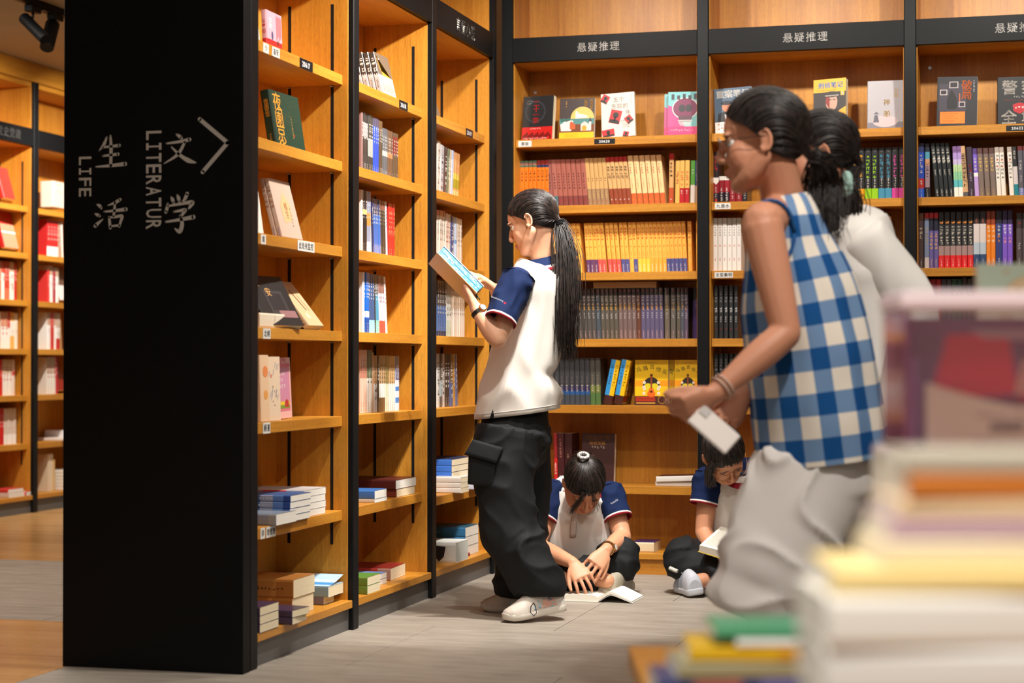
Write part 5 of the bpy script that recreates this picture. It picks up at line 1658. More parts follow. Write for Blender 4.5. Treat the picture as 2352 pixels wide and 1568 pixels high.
pile('L1', 0.36, 0.165, 0.104, [('lower light blue book lying on the bottom shelf', .020, .15, .22, C(170, 176, 196), (), PAGEW, {}), ('upper light blue book lying on the bottom shelf', .020, .15, .22, C(120, 150, 206), [(0, 1, C(150, 166, 196))], PAGEW, dict(spine=flat_spine(8, C(80, 90, 120), .2, 4)))], group='light blue books lying in bay 20618')
pile('L1', 0.155, 0.105, 0.104, [('%s green book lying at the shelf edge by the black post' % q, .030, .14, .20, C(96, 140, 60), [(0, 1, C(110, 136, 56))], PAGE, {}) for q in ('lower', 'upper')], group='green books lying in bay 20618')

# bay 20619
L2 = 'bay 20619'
stack_out('L2', 0, 0.33, 0.10, 1, ['grey brown book leaning behind the post above label 20619'], .03, .15, .2, C(116, 104, 90), lambda m, W, H: poly(m, [(0, H * .3), (W, H * .5), (W, H * .6), (0, H * .5)], C(206, 200, 190), .0002), yaw=4, back=17)
run('L2', 1, 0.372, 0.10, [
    nv(1, .042, .222, C(206, 200, 192), 'wide pale paperback', lean=-5, tc=C(160, 150, 140)), nv(1, .045, .21, C(186, 186, 190), 'wide silver paperback', lean=-6, tc=C(130, 120, 120), seed=3), nv(1, .038, .206, C(84, 66, 66), 'dark plum paperback', lean=-6, seed=4), nv(1, .030, .204, C(110, 122, 100), 'sage paperback', lean=-7, seed=5), nv(1, .026, .204, C(214, 196, 170), 'cream paperback', lean=-7, tc=C(150, 130, 110), seed=6),
    nv(1, .028, .204, C(176, 190, 220), 'pale blue paperback', lean=-7, seed=7), nv(4, .022, .2, C(206, 150, 100), 'tan paperbacks with mustard bands', [(0, .18, C(226, 190, 130)), (.22, .42, C(160, 150, 40)), (.42, .55, C(206, 186, 80))], lean=-7, tc=C(230, 180, 130), seed=8)], 'second shelf of ' + L2)
run('L2', 2, 0.372, 0.10, [
    nv(4, .026, .232, C(222, 212, 200), 'cream paperbacks', [(.9, 1, C(196, 130, 110))], lean=-3, tc=C(160, 140, 130)), nv(3, .026, .226, C(220, 206, 194), 'cream paperbacks with red script', lean=-4, tc=C(206, 90, 70), seed=3), nv(1, .038, .222, C(60, 84, 140), 'wide navy paperback', [(0, .12, C(170, 80, 80))], lean=-2, seed=4),
    nv(2, .026, .22, C(186, 200, 220), 'pale blue paperbacks', [(.48, .56, C(100, 140, 190))], lean=-1, seed=5), nv(3, .026, .218, C(220, 210, 200), 'white paperbacks ending the row', tc=C(150, 130, 120), seed=6)], 'third shelf of ' + L2)
run('L2', 3, 0.372, 0.10, [
    nv(4, .032, .232, C(86, 116, 170), 'slate and blue paperbacks', [(.55, 1, C(84, 78, 76)), (0, .1, C(50, 60, 90))], seed=2), nv(2, .032, .232, C(222, 222, 216), 'white green paperbacks', [(.6, 1, C(170, 160, 150)), (0, .3, C(200, 214, 196))], tc=C(110, 130, 110), seed=3),
    nv(7, .028, .222, C(228, 218, 208), 'white paperbacks with tan heads', [(.55, 1, C(196, 172, 150))], tc=C(170, 150, 140), seed=4)], 'fourth shelf of ' + L2)
run('L2', 4, 0.372, 0.10, [
    nv(1, .040, .222, C(210, 206, 200), 'white paperback at the post', tc=C(110, 110, 110)), nv(1, .035, .222, C(96, 86, 76), 'dark picture paperback', [(.2, .5, C(150, 160, 160))], seed=2), nv(1, .040, .222, C(206, 196, 190), 'second white paperback', tc=C(120, 110, 100), seed=3), nv(2, .032, .222, C(74, 60, 50), 'dark brown paperbacks', lean=1, seed=4),
    nv(1, .045, .222, C(90, 100, 140), 'blue brown paperback', [(.45, 1, C(120, 90, 70))], lean=2, seed=5), nv(1, .03, .22, C(186, 140, 60), 'ochre paperback', lean=3, seed=6), nv(1, .034, .22, C(96, 106, 146), 'grey blue paperback ending the row', lean=4, seed=7)], 'fifth shelf of ' + L2)
pile('L2', 0.50, 0.195, 0.385, [('%s dark blue book of the pile beside the standing girl' % q, .026, .33, .24, C(50, 60, 90), [(0, .42, C(60, 110, 190))], PAGE, dict(spine=flat_spine(6, C(160, 170, 200), .3, k))) for k, q in enumerate(('bottom', 'second', 'third', 'fourth', 'top'))], group='dark blue books lying in bay 20619')
pile('L2', 0.40, 0.07, 0.385, [('%s white book of the small pile beside the blue pile' % q, .021, .12, .13, C(214, 206, 196), (), PAGE, {}) for k, q in enumerate(('bottom', 'middle', 'top'))], group='small white books in bay 20619')
pile('L2', 0.62, 0.075, 0.385, [('%s grey book lying right before the blue pile' % q, .028, .12, .13, C(190, 190, 206), (), PAGEW, {}) for q in ('lower', 'upper')], group='grey books in bay 20619')
pile('L2', 0.60, 0.17, 0.104, [('%s teal book of the pile on the bottom shelf of bay 20619' % q, .040, .20, .25, C(36, 92, 110), [(0, .4, C(50, 110, 150))], PAGEW, dict(spine=flat_spine(6, C(200, 170, 110), .3, k))) for k, q in enumerate(('bottom', 'middle', 'top'))], group='teal books lying in bay 20619')


def panda(m, T, H):
    rect(m, T * .2, H * .38, T * .85, H, C(34, 34, 36))
    poly(m, [(T * .05, H * .34), (T * .3, H * .24), (T * .8, H * .20), (T * .85, H * .4), (T * .4, H * .45)], C(34, 34, 36), .0002)
    for k in range(6):
        rect(m, T * .14, H * (.5 + .05 * k), T * .2, H * (.53 + .05 * k), C(50, 50, 50), .0003)


pile('L2', 0.33, 0.11, 0.104, [('white boxed set with a black printed side, bottom shelf of bay 20619', .082, .18, .21, C(228, 230, 224), (), C(214, 216, 208), dict(name='boxed_set', spine=panda))])
pile('L2', 0.60, 0.075, 0.104, [('thin maroon booklet lying beside the white boxed set', .012, .1, .10, C(120, 40, 50), (), PAGEW, dict(rot=25))])

# ---- far bookcase across the side aisle: everything a little soft
FR, FW, FC_ = C(190, 36, 36), C(232, 224, 212), C(206, 170, 130)


def fv(n, T, H, c, desc, bands=(), lean=0, gap=0):
    return dict(n=n, T=T, H=H, cover=c, bands=bands, lean=lean, gap=gap, desc=desc, spine=sp_title(4, T * .6, C(230, 200, 190) if c != FW else FR, .85, seed=n), sp=.001, name='hardback', mat='print_gloss')


stack_out('F0', 0, 0.70, 0.09, 1, ['red and cream hardback leaning on the top shelf across the aisle'], .03, .15, .2, C(196, 50, 44), None, yaw=5, back=16, name='hardback')
stack_out('F0', 1, 0.69, 0.08, 1, ['red hardback with a pale lower cover leaning on the second shelf'], .03, .2, .235, C(196, 36, 34), lambda m, W, H: [rect(m, 0, 0, W, H * .64, C(222, 150, 120), .0002), rect(m, 0, H * .40, W, H * .44, WHITE, .0003)], yaw=6, back=14, name='hardback')
FX = 'the far case'
run('F0', 2, 0.65, 0.10, [fv(1, .034, .235, C(196, 120, 84), 'brown red hardback'), fv(1, .034, .235, FW, 'white hardback with a red head', [(.7, 1, C(196, 80, 60))]), fv(2, .03, .235, C(186, 70, 50), 'rust hardbacks', [(0, .3, C(206, 110, 80))]), fv(1, .055, .235, FW, 'wide white hardback', [(.75, 1, C(200, 170, 140))]), fv(1, .03, .23, C(180, 40, 36), 'slim red hardback')], 'third shelf of ' + FX)
run('F0', 3, 0.68, 0.10, [fv(2, .04, .225, FW, 'white hardbacks', [(.6, 1, C(206, 150, 120))]), fv(1, .03, .23, C(196, 40, 40), 'red hardback', [(0, .55, FW)]), fv(1, .045, .225, C(226, 170, 90), 'ochre and white hardback', [(.35, .75, FW)]), fv(1, .04, .22, C(230, 216, 196), 'cream hardback')], 'fourth shelf of ' + FX)
run('F0', 4, 0.67, 0.10, [fv(1, .03, .22, C(200, 46, 36), 'red hardback'), fv(3, .036, .22, FW, 'white hardbacks', [(.6, 1, C(206, 186, 160))]), fv(1, .03, .22, C(226, 206, 190), 'pale hardback with a red patch', [(.55, .68, FR)])], 'fifth shelf of ' + FX)
run('F0', 5, 0.66, 0.10, [fv(2, .03, .22, C(196, 36, 36), 'red hardbacks'), fv(4, .034, .22, C(216, 200, 186), 'grey white hardbacks', [(0, .28, WHITE)])], 'sixth shelf of ' + FX)
pile('F0', 0.64, 0.10, 0.108, [('pale book lying on the bottom shelf of the far case', .03, .2, .16, C(222, 200, 190), (), PAGEW, dict(name='hardback')), ('red book lying atop the pale one in the far case', .02, .18, .15, C(206, 60, 56), (), PAGEW, dict(name='hardback'))])
lying('hardback', 'red book lying open edge out near the far black post', bk_pos('F0', 0.82, 0.085, 0.1086), .025, .13, .15, C(206, 60, 56), rotz=.1, page=PAGEW)
stack_out('F1', 0, 0.40, 0.09, 1, ['thick white slipcased set on the top shelf beside the pillar'], .09, .2, .165, C(222, 210, 196), lambda m, W, H: [marks_row(m, 3, W * .2, H * (.8 - .25 * k), W * .1, C(160, 150, 140), R_(k), .0003) for k in range(2)], yaw=2, back=1, name='boxed_set')
run('F1', 1, 0.325, 0.09, [fv(4, .034, .235, C(196, 44, 44), 'red hardbacks', [(0, .28, WHITE)]), fv(1, .05, .232, C(186, 150, 130), 'tan leaning hardback', lean=4), fv(1, .02, .232, C(232, 226, 216), 'white edged leaning hardback', lean=5)], 'second shelf beside the pillar')
run('F1', 2, 0.325, 0.09, [fv(1, .03, .205, C(210, 60, 56), 'red hardback'), fv(1, .04, .235, WHITE, 'tall white hardback', [(.75, 1, C(190, 160, 130))]), fv(1, .035, .2, C(170, 50, 66), 'wine hardback'), fv(1, .034, .225, WHITE, 'white hardback beside the wine one', [(.75, 1, C(190, 160, 130))])], 'third shelf beside the pillar')
stack_out('F1', 2, 0.48, 0.09, 1, ['brown and white hardback leaning, third shelf beside the pillar'], .02, .15, .22, C(110, 80, 66), lambda m, W, H: rect(m, 0, 0, W, H * .45, C(236, 226, 224), .0002), yaw=4, back=14, name='hardback')
run('F1', 3, 0.325, 0.09, [fv(1, .04, .235, WHITE, 'white hardback by the post', [(.66, 1, C(190, 156, 130))]), fv(2, .022, .235, C(196, 60, 50), 'thin red hardbacks'), fv(1, .026, .235, WHITE, 'thin white hardback', [(.66, 1, C(190, 156, 130))]), fv(1, .05, .232, C(232, 224, 214), 'white hardback with a red corner', [(0, .3, FR), (.6, 1, C(200, 170, 150))]), fv(1, .03, .23, C(176, 140, 96), 'tan hardback leaning', lean=6)], 'fourth shelf beside the pillar')
run('F1', 4, 0.325, 0.09, [fv(3, .036, .235, FW, 'white hardbacks', [(.55, 1, C(190, 170, 150))], lean=2), fv(1, .03, .235, C(196, 44, 60), 'crimson hardback', lean=4)], 'fifth shelf beside the pillar')
stack_out('F1', 4, 0.455, 0.10, 1, ['dark red hardback facing out, fifth shelf beside the pillar'], .03, .17, .23, C(150, 30, 28), lambda m, W, H: marks_row(m, 3, W * .2, H * .7, W * .16, C(190, 110, 90), R_(2), .0003), yaw=5, back=16, name='hardback')
pile('F1', 0.42, 0.11, 0.425, [('flat white magazine lying on the sixth shelf beside the pillar', .018, .3, .24, C(232, 222, 212), (), PAGEW, dict(name='magazine'))])
pile('F1', 0.60, 0.16, 0.425, [('white box lying behind the flat magazine', .06, .08, .2, C(236, 230, 226), (), C(236, 230, 226), dict(name='boxed_set'))])
run('F1', 6, 0.325, 0.08, [fv(2, .03, .235, C(226, 206, 176), 'cream hardbacks'), fv(1, .02, .2, C(220, 180, 110), 'ochre hardback')], 'bottom shelf beside the pillar')
pile('F1', 0.44, 0.13, 0.108, [('%s white catalogue of the stack beside the pillar' % q, .021, .2, .21, C(230, 222, 208), (), C(226, 214, 196), dict(name='magazine')) for q in ('bottom', 'second', 'third', 'fourth', 'fifth', 'top')], group='white catalogues in the far case')


# ---- labels on the shelf edges
def shelf_label(bk, row, u, text, w_, h_, dark=True, rows=None, sz=None, name='shelf_label'):
    t, M, flip = BAYS[bk]
    shs = [o for o in t.children if o.name.split('.')[0] == 'shelf']
    shs.sort(key=lambda o: -max(v.co.z for v in o.data.vertices))
    par = shs[row]
    z1 = max(v.co.z for v in par.data.vertices)
    m = MB()
    m.box((-w_ / 2, -h_ / 2, -.0004), (w_ / 2, h_ / 2, .0004), C(14, 15, 20) if dark else C(226, 224, 218))
    s = sz or h_ * .72
    wd = sum((1.0 if ord(c) > 0x2e80 else .58) * s for c in text) + s * .04 * (len(text) - 1)
    text_row(m, text, -wd / 2, -s * .36, s, C(240, 240, 240) if dark else C(30, 34, 44), .012, .04, z=.0008)
    o = m.build(name, 'print_gloss', par)
    A, I = (M @ Vector((1, 0, 0))) , (M @ Vector((0, 1, 0)))
    R = Matrix((A, (0, 0, 1), -I)).transposed().to_4x4()
    R.translation = M @ Vector((u, SV - .0009, z1 - SHT / 2 - .001))
    o.matrix_local = R


shelf_label('L0', 0, 0.545, '20617', .115, .034)
shelf_label('L0', 0, 0.285, '笛安', .062, .030, False)
shelf_label('L0', 0, 0.205, '少', .045, .030, False)
shelf_label('L0', 2, 0.545, '此处有监控', .148, .034, False, sz=.025)
shelf_label('L0', 2, 0.186, '周', .04, .03, False)
shelf_label('L0', 3, 0.215, '北倾', .060, .032, False)
shelf_label('L0', 4, 0.215, '顾漫', .058, .034, False)
shelf_label('L0', 5, 0.250, '饶雪漫', .075, .034, False, sz=.022)
shelf_label('L0', 5, 0.185, '辛', .035, .034, False)
shelf_label('L1', 0, 0.655, '20618', .10, .034)
shelf_label('L2', 0, 0.640, '20619', .10, .034)
shelf_label('R0', 0, 0.462, '20620', .094, .023)
shelf_label('R0', 0, 0.098, '蔡骏', .061, .026, False, sz=.017)
shelf_label('R2', 0, 0.462, '20622', .094, .023)
shelf_label('R1', 1, 0.106, '九滴水', .068, .026, False, sz=.019)
shelf_label('R1', 2, 0.110, '法医秦明', .080, .024, False, sz=.018)
shelf_label('F1', 0, 0.56, '20616', .11, .034)
# small screw caps on the rear panels
for bk, u, z in (('R0', 0.083, 2.165), ('R1', 0.115, 2.412), ('R1', 0.835, 2.412), ('R2', 0.094, 2.205), ('R2', 0.094, 1.565)):
    t, M, flip = BAYS[bk]
    bp_ = [o for o in t.children if o.name.split('.')[0] == 'back_panel'][0]
    m = MB()
    m.rings(tube_rings([M @ Vector((u, DEP, z)), M @ Vector((u, DEP - .004, z))], [(.0085, .0085), (.0075, .0075)], 14))
    m.build('screw_cap', 'steel', bp_)


# ------------------------------------------------------------------ people: helpers
FWD = Vector((-0.26325, 0.96470, 0.0)).normalized()
RGT = Vector((0.96470, 0.26325, 0.0)).normalized()
UP = Vector((0, 0, 1))


def cr(p0, p1, p2, p3, t):
    return 0.5 * ((2 * p1) + (p2 - p0) * t + (2 * p0 - 5 * p1 + 4 * p2 - p3) * t * t + (3 * p1 - p0 - 3 * p2 + p3) * t ** 3)


def spline(keys, m):
    """keys: list of equal-length float lists; m samples per span"""
    K = [np.array(k, float) for k in keys]
    out = []
    for i in range(len(K) - 1):
        p0, p1, p2, p3 = K[max(i - 1, 0)], K[i], K[i + 1], K[min(i + 2, len(K) - 1)]
        for k in range(m):
            out.append(cr(p0, p1, p2, p3, k / m))
    out.append(K[-1])
    return out


def loft(keys, m=6, n=28, side=RGT, power=2.0, disp=None, phase=0.0):
    """keys: (Vector, ra, rb): ra along `side`, rb across it. returns rings (list of list of Vector)"""
    S_ = spline([(*k[0], k[1], k[2]) for k in keys], m)
    C_ = [Vector(s[:3]) for s in S_]
    rings = []
    M_ = len(C_)
    for i in range(M_):
        t = (C_[min(i + 1, M_ - 1)] - C_[max(i - 1, 0)]).normalized()
        sd = Vector(side)
        a = (sd - t * sd.dot(t)).normalized()
        b = t.cross(a)
        ra, rb = max(S_[i][3], .001), max(S_[i][4], .001)
        ring = []
        for k in range(n):
            th = 2 * PI * k / n + phase
            c, s = math.cos(th), math.sin(th)
            if power != 2.0:
                c = math.copysign(abs(c) ** (2 / power), c)
                s = math.copysign(abs(s) ** (2 / power), s)
            p = C_[i] + a * (ra * c) + b * (rb * s)
            if disp:
                d = disp(i / (M_ - 1), th, p)
                p = p + (p - C_[i]).normalized() * d
            ring.append(p)
        rings.append(ring)
    return rings


def ball(mb, c, r, rot=None, n=14):
    bm = bmesh.new()
    bmesh.ops.create_icosphere(bm, subdivisions=2, radius=1.0)
    r = r if hasattr(r, '__len__') else (r, r, r)
    M = Matrix.Translation(Vector(c)) @ (rot.to_4x4() if rot is not None else Matrix()) @ Matrix.Diagonal((*r, 1))
    bmesh.ops.transform(bm, matrix=M, verts=bm.verts)
    mb.add_bm(bm)


def limb(mb, pts, radii, n=14, m=5, side=RGT):
    """tapering limb with rounded ends"""
    keys = [(Vector(p), (r if hasattr(r, '__len__') else (r, r))[0], (r if hasattr(r, '__len__') else (r, r))[1]) for p, r in zip(pts, radii)]
    mb.rings(loft(keys, m, n, side))
    for p, r in ((pts[0], radii[0]), (pts[-1], radii[-1])):
        rr = min(r) if hasattr(r, '__len__') else r
        ball(mb, p, rr * .98)


def remeshed(mb, voxel, smooth=4, fac=0.5):
    me = bpy.data.meshes.new('shape')
    me.from_pydata(mb.v, [], mb.f)
    o = bpy.data.objects.new('shape', me)
    COL.objects.link(o)
    md = o.modifiers.new('r', 'REMESH')
    md.mode = 'VOXEL'
    md.voxel_size = voxel
    if smooth:
        sm = o.modifiers.new('s', 'SMOOTH')
        sm.iterations = smooth
        sm.factor = fac
    bpy.context.view_layer.update()
    ev = o.evaluated_get(bpy.context.evaluated_depsgraph_get())
    m2 = ev.to_mesh()
    nv, nf = len(m2.vertices), len(m2.polygons)
    co = np.empty(nv * 3, np.float32)
    m2.vertices.foreach_get('co', co)
    co = co.reshape(-1, 3).astype(float)
    no = np.empty(nv * 3, np.float32)
    m2.vertices.foreach_get('normal', no)
    no = no.reshape(-1, 3).astype(float)
    fs = [tuple(p.vertices) for p in m2.polygons]
    ev.to_mesh_clear()
    bpy.data.objects.remove(o)
    bpy.data.meshes.remove(me)
    return co, no, fs


def build_np(name, co, fs, mat, parent=None, cols=None, smooth=True):
    """cols: per-vertex colours (n,3) linear"""
    me = bpy.data.meshes.new(name)
    me.from_pydata([tuple(v) for v in co], [], fs)
    if cols is not None:
        at = me.color_attributes.new('Col', 'FLOAT_COLOR', 'POINT')
        at.data.foreach_set('color', np.concatenate([cols, np.ones((len(cols), 1))], 1).astype(np.float32).ravel())
    me.materials.append(MATS[mat])
    if smooth:
        me.polygons.foreach_set('use_smooth', [True] * len(me.polygons))
    me.update()
    o = bpy.data.objects.new(name, me)
    COL.objects.link(o)
    if parent is not None:
        o.parent = parent
    return o


def frame(f, up=UP):
    """local axes of a head: +Y forward, +Z up, +X the person's right"""
    f = Vector(f).normalized()
    x = f.cross(Vector(up)).normalized()
    z = x.cross(f)
    return Matrix((x, f, z)).transposed()


def head_shape(mb, O, R, k=1.0, neck_to=None, neck_r=.05):
    """adds a head (crown to chin about 0.22 m) to a body; O = middle of the skull, R = frame"""
    T = lambda x, y, z: O + R @ (Vector((x, y, z)) * k)
    E = lambda c, r: ball(mb, T(*c), [q * k for q in r], R)
    E((0, -.012, .030), (.074, .092, .082))
    E((0, .040, .036), (.060, .048, .052))
    E((0, .030, -.030), (.060, .056, .072))
    for s in (-1, 1):
        limb(mb, [T(s * .056, -.004, -.040), T(s * .046, .030, -.074), T(s * .020, .062, -.094)], [.020 * k, .021 * k, .018 * k], 10, 3, R @ Vector((1, 0, 0)))
        E((s * .028, .046, -.030), (.033, .034, .044))
        E((s * .030, .074, .020), (.024, .012, .007))
    E((0, .060, -.092), (.026, .026, .020))
    E((0, .068, -.066), (.026, .018, .020))
    mb.rings(loft([(T(0, .084, .014), .007 * k, .008 * k), (T(0, .096, -.010), .008 * k, .010 * k), (T(0, .104, -.030), .012 * k, .010 * k)], 3, 8, R @ Vector((1, 0, 0))))
    E((0, .101, -.031), (.0115, .010, .009))
    for s in (-1, 1):
        E((s * .0115, .091, -.034), (.008, .009, .007))
    E((0, .087, -.059), (.021, .009, .0052))
    E((0, .085, -.069), (.018, .009, .0056))
    for s in (-1, 1):
        # ear: rim and lobe
        pts = []
        for q in range(9):
            a = math.radians(-60 + q * 38)
            pts.append((T(s * (.075 + .008 * (1 if 1 < q < 7 else .4)), -.018 + .015 * math.sin(a) * -1 + .004, -.006 + .025 * math.cos(a)), .0042 * k, .0042 * k))
        mb.rings(loft(pts, 2, 7, R @ Vector((1, 0, 0))))
        E((s * .0745, -.013, -.006), (.006, .012, .021))
        E((s * .076, -.006, -.028), (.0052, .006, .008))
    if neck_to is not None:
        a = T(0, -.022, -.035)
        limb(mb, [a, a.lerp(neck_to, .5), neck_to], [(.044 * k, .046 * k), (neck_r, neck_r), (neck_r * 1.12, neck_r * 1.1)], 16, 4, R @ Vector((1, 0, 0)))
    return T


SKIN_A, LIP = C(226, 176, 146), C(198, 126, 108)


def skin_cols(co, base, heads):
    cols = np.tile(np.array(base), (len(co), 1))
    for (O, R, k) in heads:
        Ri = np.array(R.transposed())
        loc = (co - np.array(O)) @ Ri.T / k
        d = ((loc[:, 0] / .024) ** 2 + ((loc[:, 2] + .064) / .0115) ** 2 + ((loc[:, 1] - .088) / .03) ** 2)
        w_ = np.clip(1.4 - d, 0, 1)[:, None]
        cols = cols * (1 - w_) + np.array(LIP) * w_
        # brows
        for s in (-1, 1):
            d = (((loc[:, 0] - s * .031) / .020) ** 2 + ((loc[:, 2] - .020 + .12 * (abs(loc[:, 0]) - .031)) / .0042) ** 2 + ((loc[:, 1] - .08) / .03) ** 2)
            w_ = np.clip(1.5 - d, 0, .85)[:, None]
            cols = cols * (1 - w_) + np.array(C(40, 30, 28)) * w_
            # cheeks, ears
            d = ((loc[:, 0] - s * .045) ** 2 + (loc[:, 1] - .06) ** 2 + (loc[:, 2] + .03) ** 2) / .025 ** 2
            w_ = np.clip(1 - d, 0, 1)[:, None] * .18
            cols = cols * (1 - w_) + np.array(C(214, 120, 100)) * w_
    return cols


def eyes(parent, O, R, k=1.0, look=-.3):
    for s in (-1, 1):
        m = MB()
        bm = bmesh.new()
        bmesh.ops.create_uvsphere(bm, u_segments=16, v_segments=10, radius=.0125 * k)
        m.add_bm(bm, C(232, 228, 222))
        bm = bmesh.new()
        bmesh.ops.create_uvsphere(bm, u_segments=12, v_segments=8, radius=.0062 * k)
        bmesh.ops.translate(bm, verts=bm.verts, vec=(0, .0078 * k, .0078 * k * look))
        m.add_bm(bm, C(24, 16, 14))
        o = m.build('eye', 'print_gloss', parent, True)
        o.matrix_local = Matrix.Translation(O + R @ (Vector((s * .031, .0655, .003)) * k)) @ R.to_4x4()
        # upper lid with its lash line
        m = MB()
        rings_ = []
        for a in range(6):
            th = math.radians(18 + a * 16)
            rings_.append([Vector((.0152 * math.cos(math.radians(b * 18)) * k, .0140 * math.sin(math.radians(b * 18)) * math.cos(th - .2) * k, .0136 * math.sin(th) * k)) for b in range(11)])
        m.rings(rings_, SKIN_A, closed=False, caps=False)
        m.tube([r * 1.015 for r in rings_[0]], .0009 * k, 5, C(20, 14, 12))
        o = m.build('eyelid', 'skin', parent, True)
        o.matrix_local = Matrix.Translation(O + R @ (Vector((s * .031, .0655, .001)) * k)) @ R.to_4x4()


def hand_shape(mb, Wr, d, n, side, k=1.0, bends=((20, 30, 20),) * 4, thumb=(.75, .55, .35), splay=5, thumb_bend=15):
    """Wr wrist, d towards the knuckles, n = way the palm faces, side = +1/-1 the thumb's side along d x n"""
    d = Vector(d).normalized()
    n = Vector(n)
    n = (n - d * n.dot(d)).normalized()
    t = d.cross(n) * side
    Wr = Vector(Wr)
    L = .088 * k
    # palm
    mb.rings(loft([(Wr, .024 * k, .019 * k), (Wr + d * .025 * k, .030 * k, .0165 * k), (Wr + d * .06 * k, .040 * k, .0145 * k), (Wr + d * L, .040 * k, .0115 * k)], 4, 14, t, 2.6))
    ball(mb, Wr + d * .034 * k + t * .020 * k + n * .008 * k, (.015 * k, .026 * k, .012 * k), Matrix((t, d, n)).transposed())
    lens = (.071, .079, .073, .057)
    for i in range(4):
        off = (.0315 - i * .021) * k
        base = Wr + d * (L - .010 * k - (.006 * k if i in (0,) else (.012 * k if i == 3 else 0))) + t * off
        ang = math.radians(splay * (1.5 - i))
        dd = (d * math.cos(ang) + t * math.sin(ang)).normalized()
        p = base
        pts, rad = [p], [.0088 * k]
        tot = 0
        for q, (fr, b) in enumerate(zip((.46, .30, .24), bends[i])):
            tot += math.radians(b)
            v = dd * math.cos(tot) + n * math.sin(tot)
            p = p + v * (lens[i] * k * fr)
            pts.append(p)
            rad.append((.0080, .0074, .0058)[q] * k)
        rr = [r * (.9 if i == 3 else 1) for r in rad]
        mb.rings(loft([(a, r, r) for a, r in zip(pts, rr)], 4, 9, t))
        ball(mb, pts[-1], rr[-1] * 1.0)
        ball(mb, pts[0], rr[0])
    # thumb from the side of the palm near its base
    p = Wr + d * .026 * k + t * .024 * k
    v = (d * thumb[0] + t * thumb[1] + n * thumb[2]).normalized()
    pts, rad = [p], [.0125 * k]
    ax = v
    for q, ln in enumerate((.036, .030, .024)):
        p = p + v * ln * k
        pts.append(p)
        rad.append((.0105, .0092, .0070)[q] * k)
        a = math.radians(thumb_bend)
        v = (v * math.cos(a) + (d * .8 - t * .5).normalized() * math.sin(a)).normalized()
    mb.rings(loft([(a, r, r) for a, r in zip(pts, rad)], 4, 9, n))
    ball(mb, pts[-1], rad[-1])
    return pts


def folds(scale_a, scale_b, amp, seed=0.0, sharp=1.6):
    """cloth creases: ridged noise drawn out along the body"""
    def f(u, th, p):
        q = Vector((math.cos(th) * scale_a + seed, math.sin(th) * scale_a, u * scale_b))
        v = 1 - abs(noise.noise(q)) * 2
        v2 = noise.noise(q * 2.3 + Vector((3.1, 1.7, seed)))
        return amp * ((max(v, 0) ** sharp) - .45 + .35 * v2)
    return f


def crease(co, no, amp, sc, seed=0.0, sharp=1.8, mask=None):
    """displace a dense mesh along its normals with ridged noise; sc = (x, y, z) frequency"""
    out = co.copy()
    for i in range(len(co)):
        p = co[i]
        q = Vector((p[0] * sc[0] + seed, p[1] * sc[1] + seed * .7, p[2] * sc[2]))
        w1 = noise.noise(Vector((p[0] * 4 + seed, p[1] * 4, p[2] * 4))) * 1.4
        v = 1 - abs(noise.noise(q + Vector((w1, w1 * .6, -w1)))) * 2.2
        a = amp * (max(v, 0) ** sharp - .35)
        if mask is not None:
            a *= mask(p)
        out[i] = p + no[i] * a
    return out


def mat_hair():
    m, nt, b = new_mat('hair')
    tc = N(nt, 'ShaderNodeTexCoord')
    nz = N(nt, 'ShaderNodeTexNoise')
    nz.inputs['Scale'].default_value = 60
    nt.links.new(tc.outputs['Object'], nz.inputs['Vector'])
    r = N(nt, 'ShaderNodeValToRGB')
    r.color_ramp.elements[0].color = (*lin((18, 14, 13)), 1)
    r.color_ramp.elements[1].color = (*lin((52, 38, 32)), 1)
    r.color_ramp.elements[0].position = .35
    r.color_ramp.elements[1].position = .75
    nt.links.new(nz.outputs['Fac'], r.inputs['Fac'])
    nt.links.new(r.outputs['Color'], b.inputs['Base Color'])
    b.inputs['Roughness'].default_value = .42
    b.inputs['Specular IOR Level'].default_value = .55
    MATS['hair'] = m


mat_hair()
mat_attr('skin', .5, bump=.06, bscale=900, spec=.4)
MATS['skin'].node_tree.nodes['Principled BSDF'].inputs['Subsurface Weight'].default_value = .12
MATS['skin'].node_tree.nodes['Principled BSDF'].inputs['Subsurface Radius'].default_value = (.012, .005, .003)
MATS['skin'].node_tree.nodes['Principled BSDF'].inputs['Subsurface Scale'].default_value = .5
mat_attr('cloth', .85, bump=.25, bscale=1400, spec=.2)
mat_attr('shoe', .6, bump=.12, bscale=700, spec=.35)
mat_plain('black_cloth', (15, 17, 19), .72, bump=.3, bscale=1500, spec=.35)
mat_plain('pale_cloth', (226, 220, 216), .9, bump=.25, bscale=1300, spec=.2)
mat_plain('gold', (196, 140, 84), .25, metal=.9)
mat_plain('strap_black', (14, 14, 15), .5)


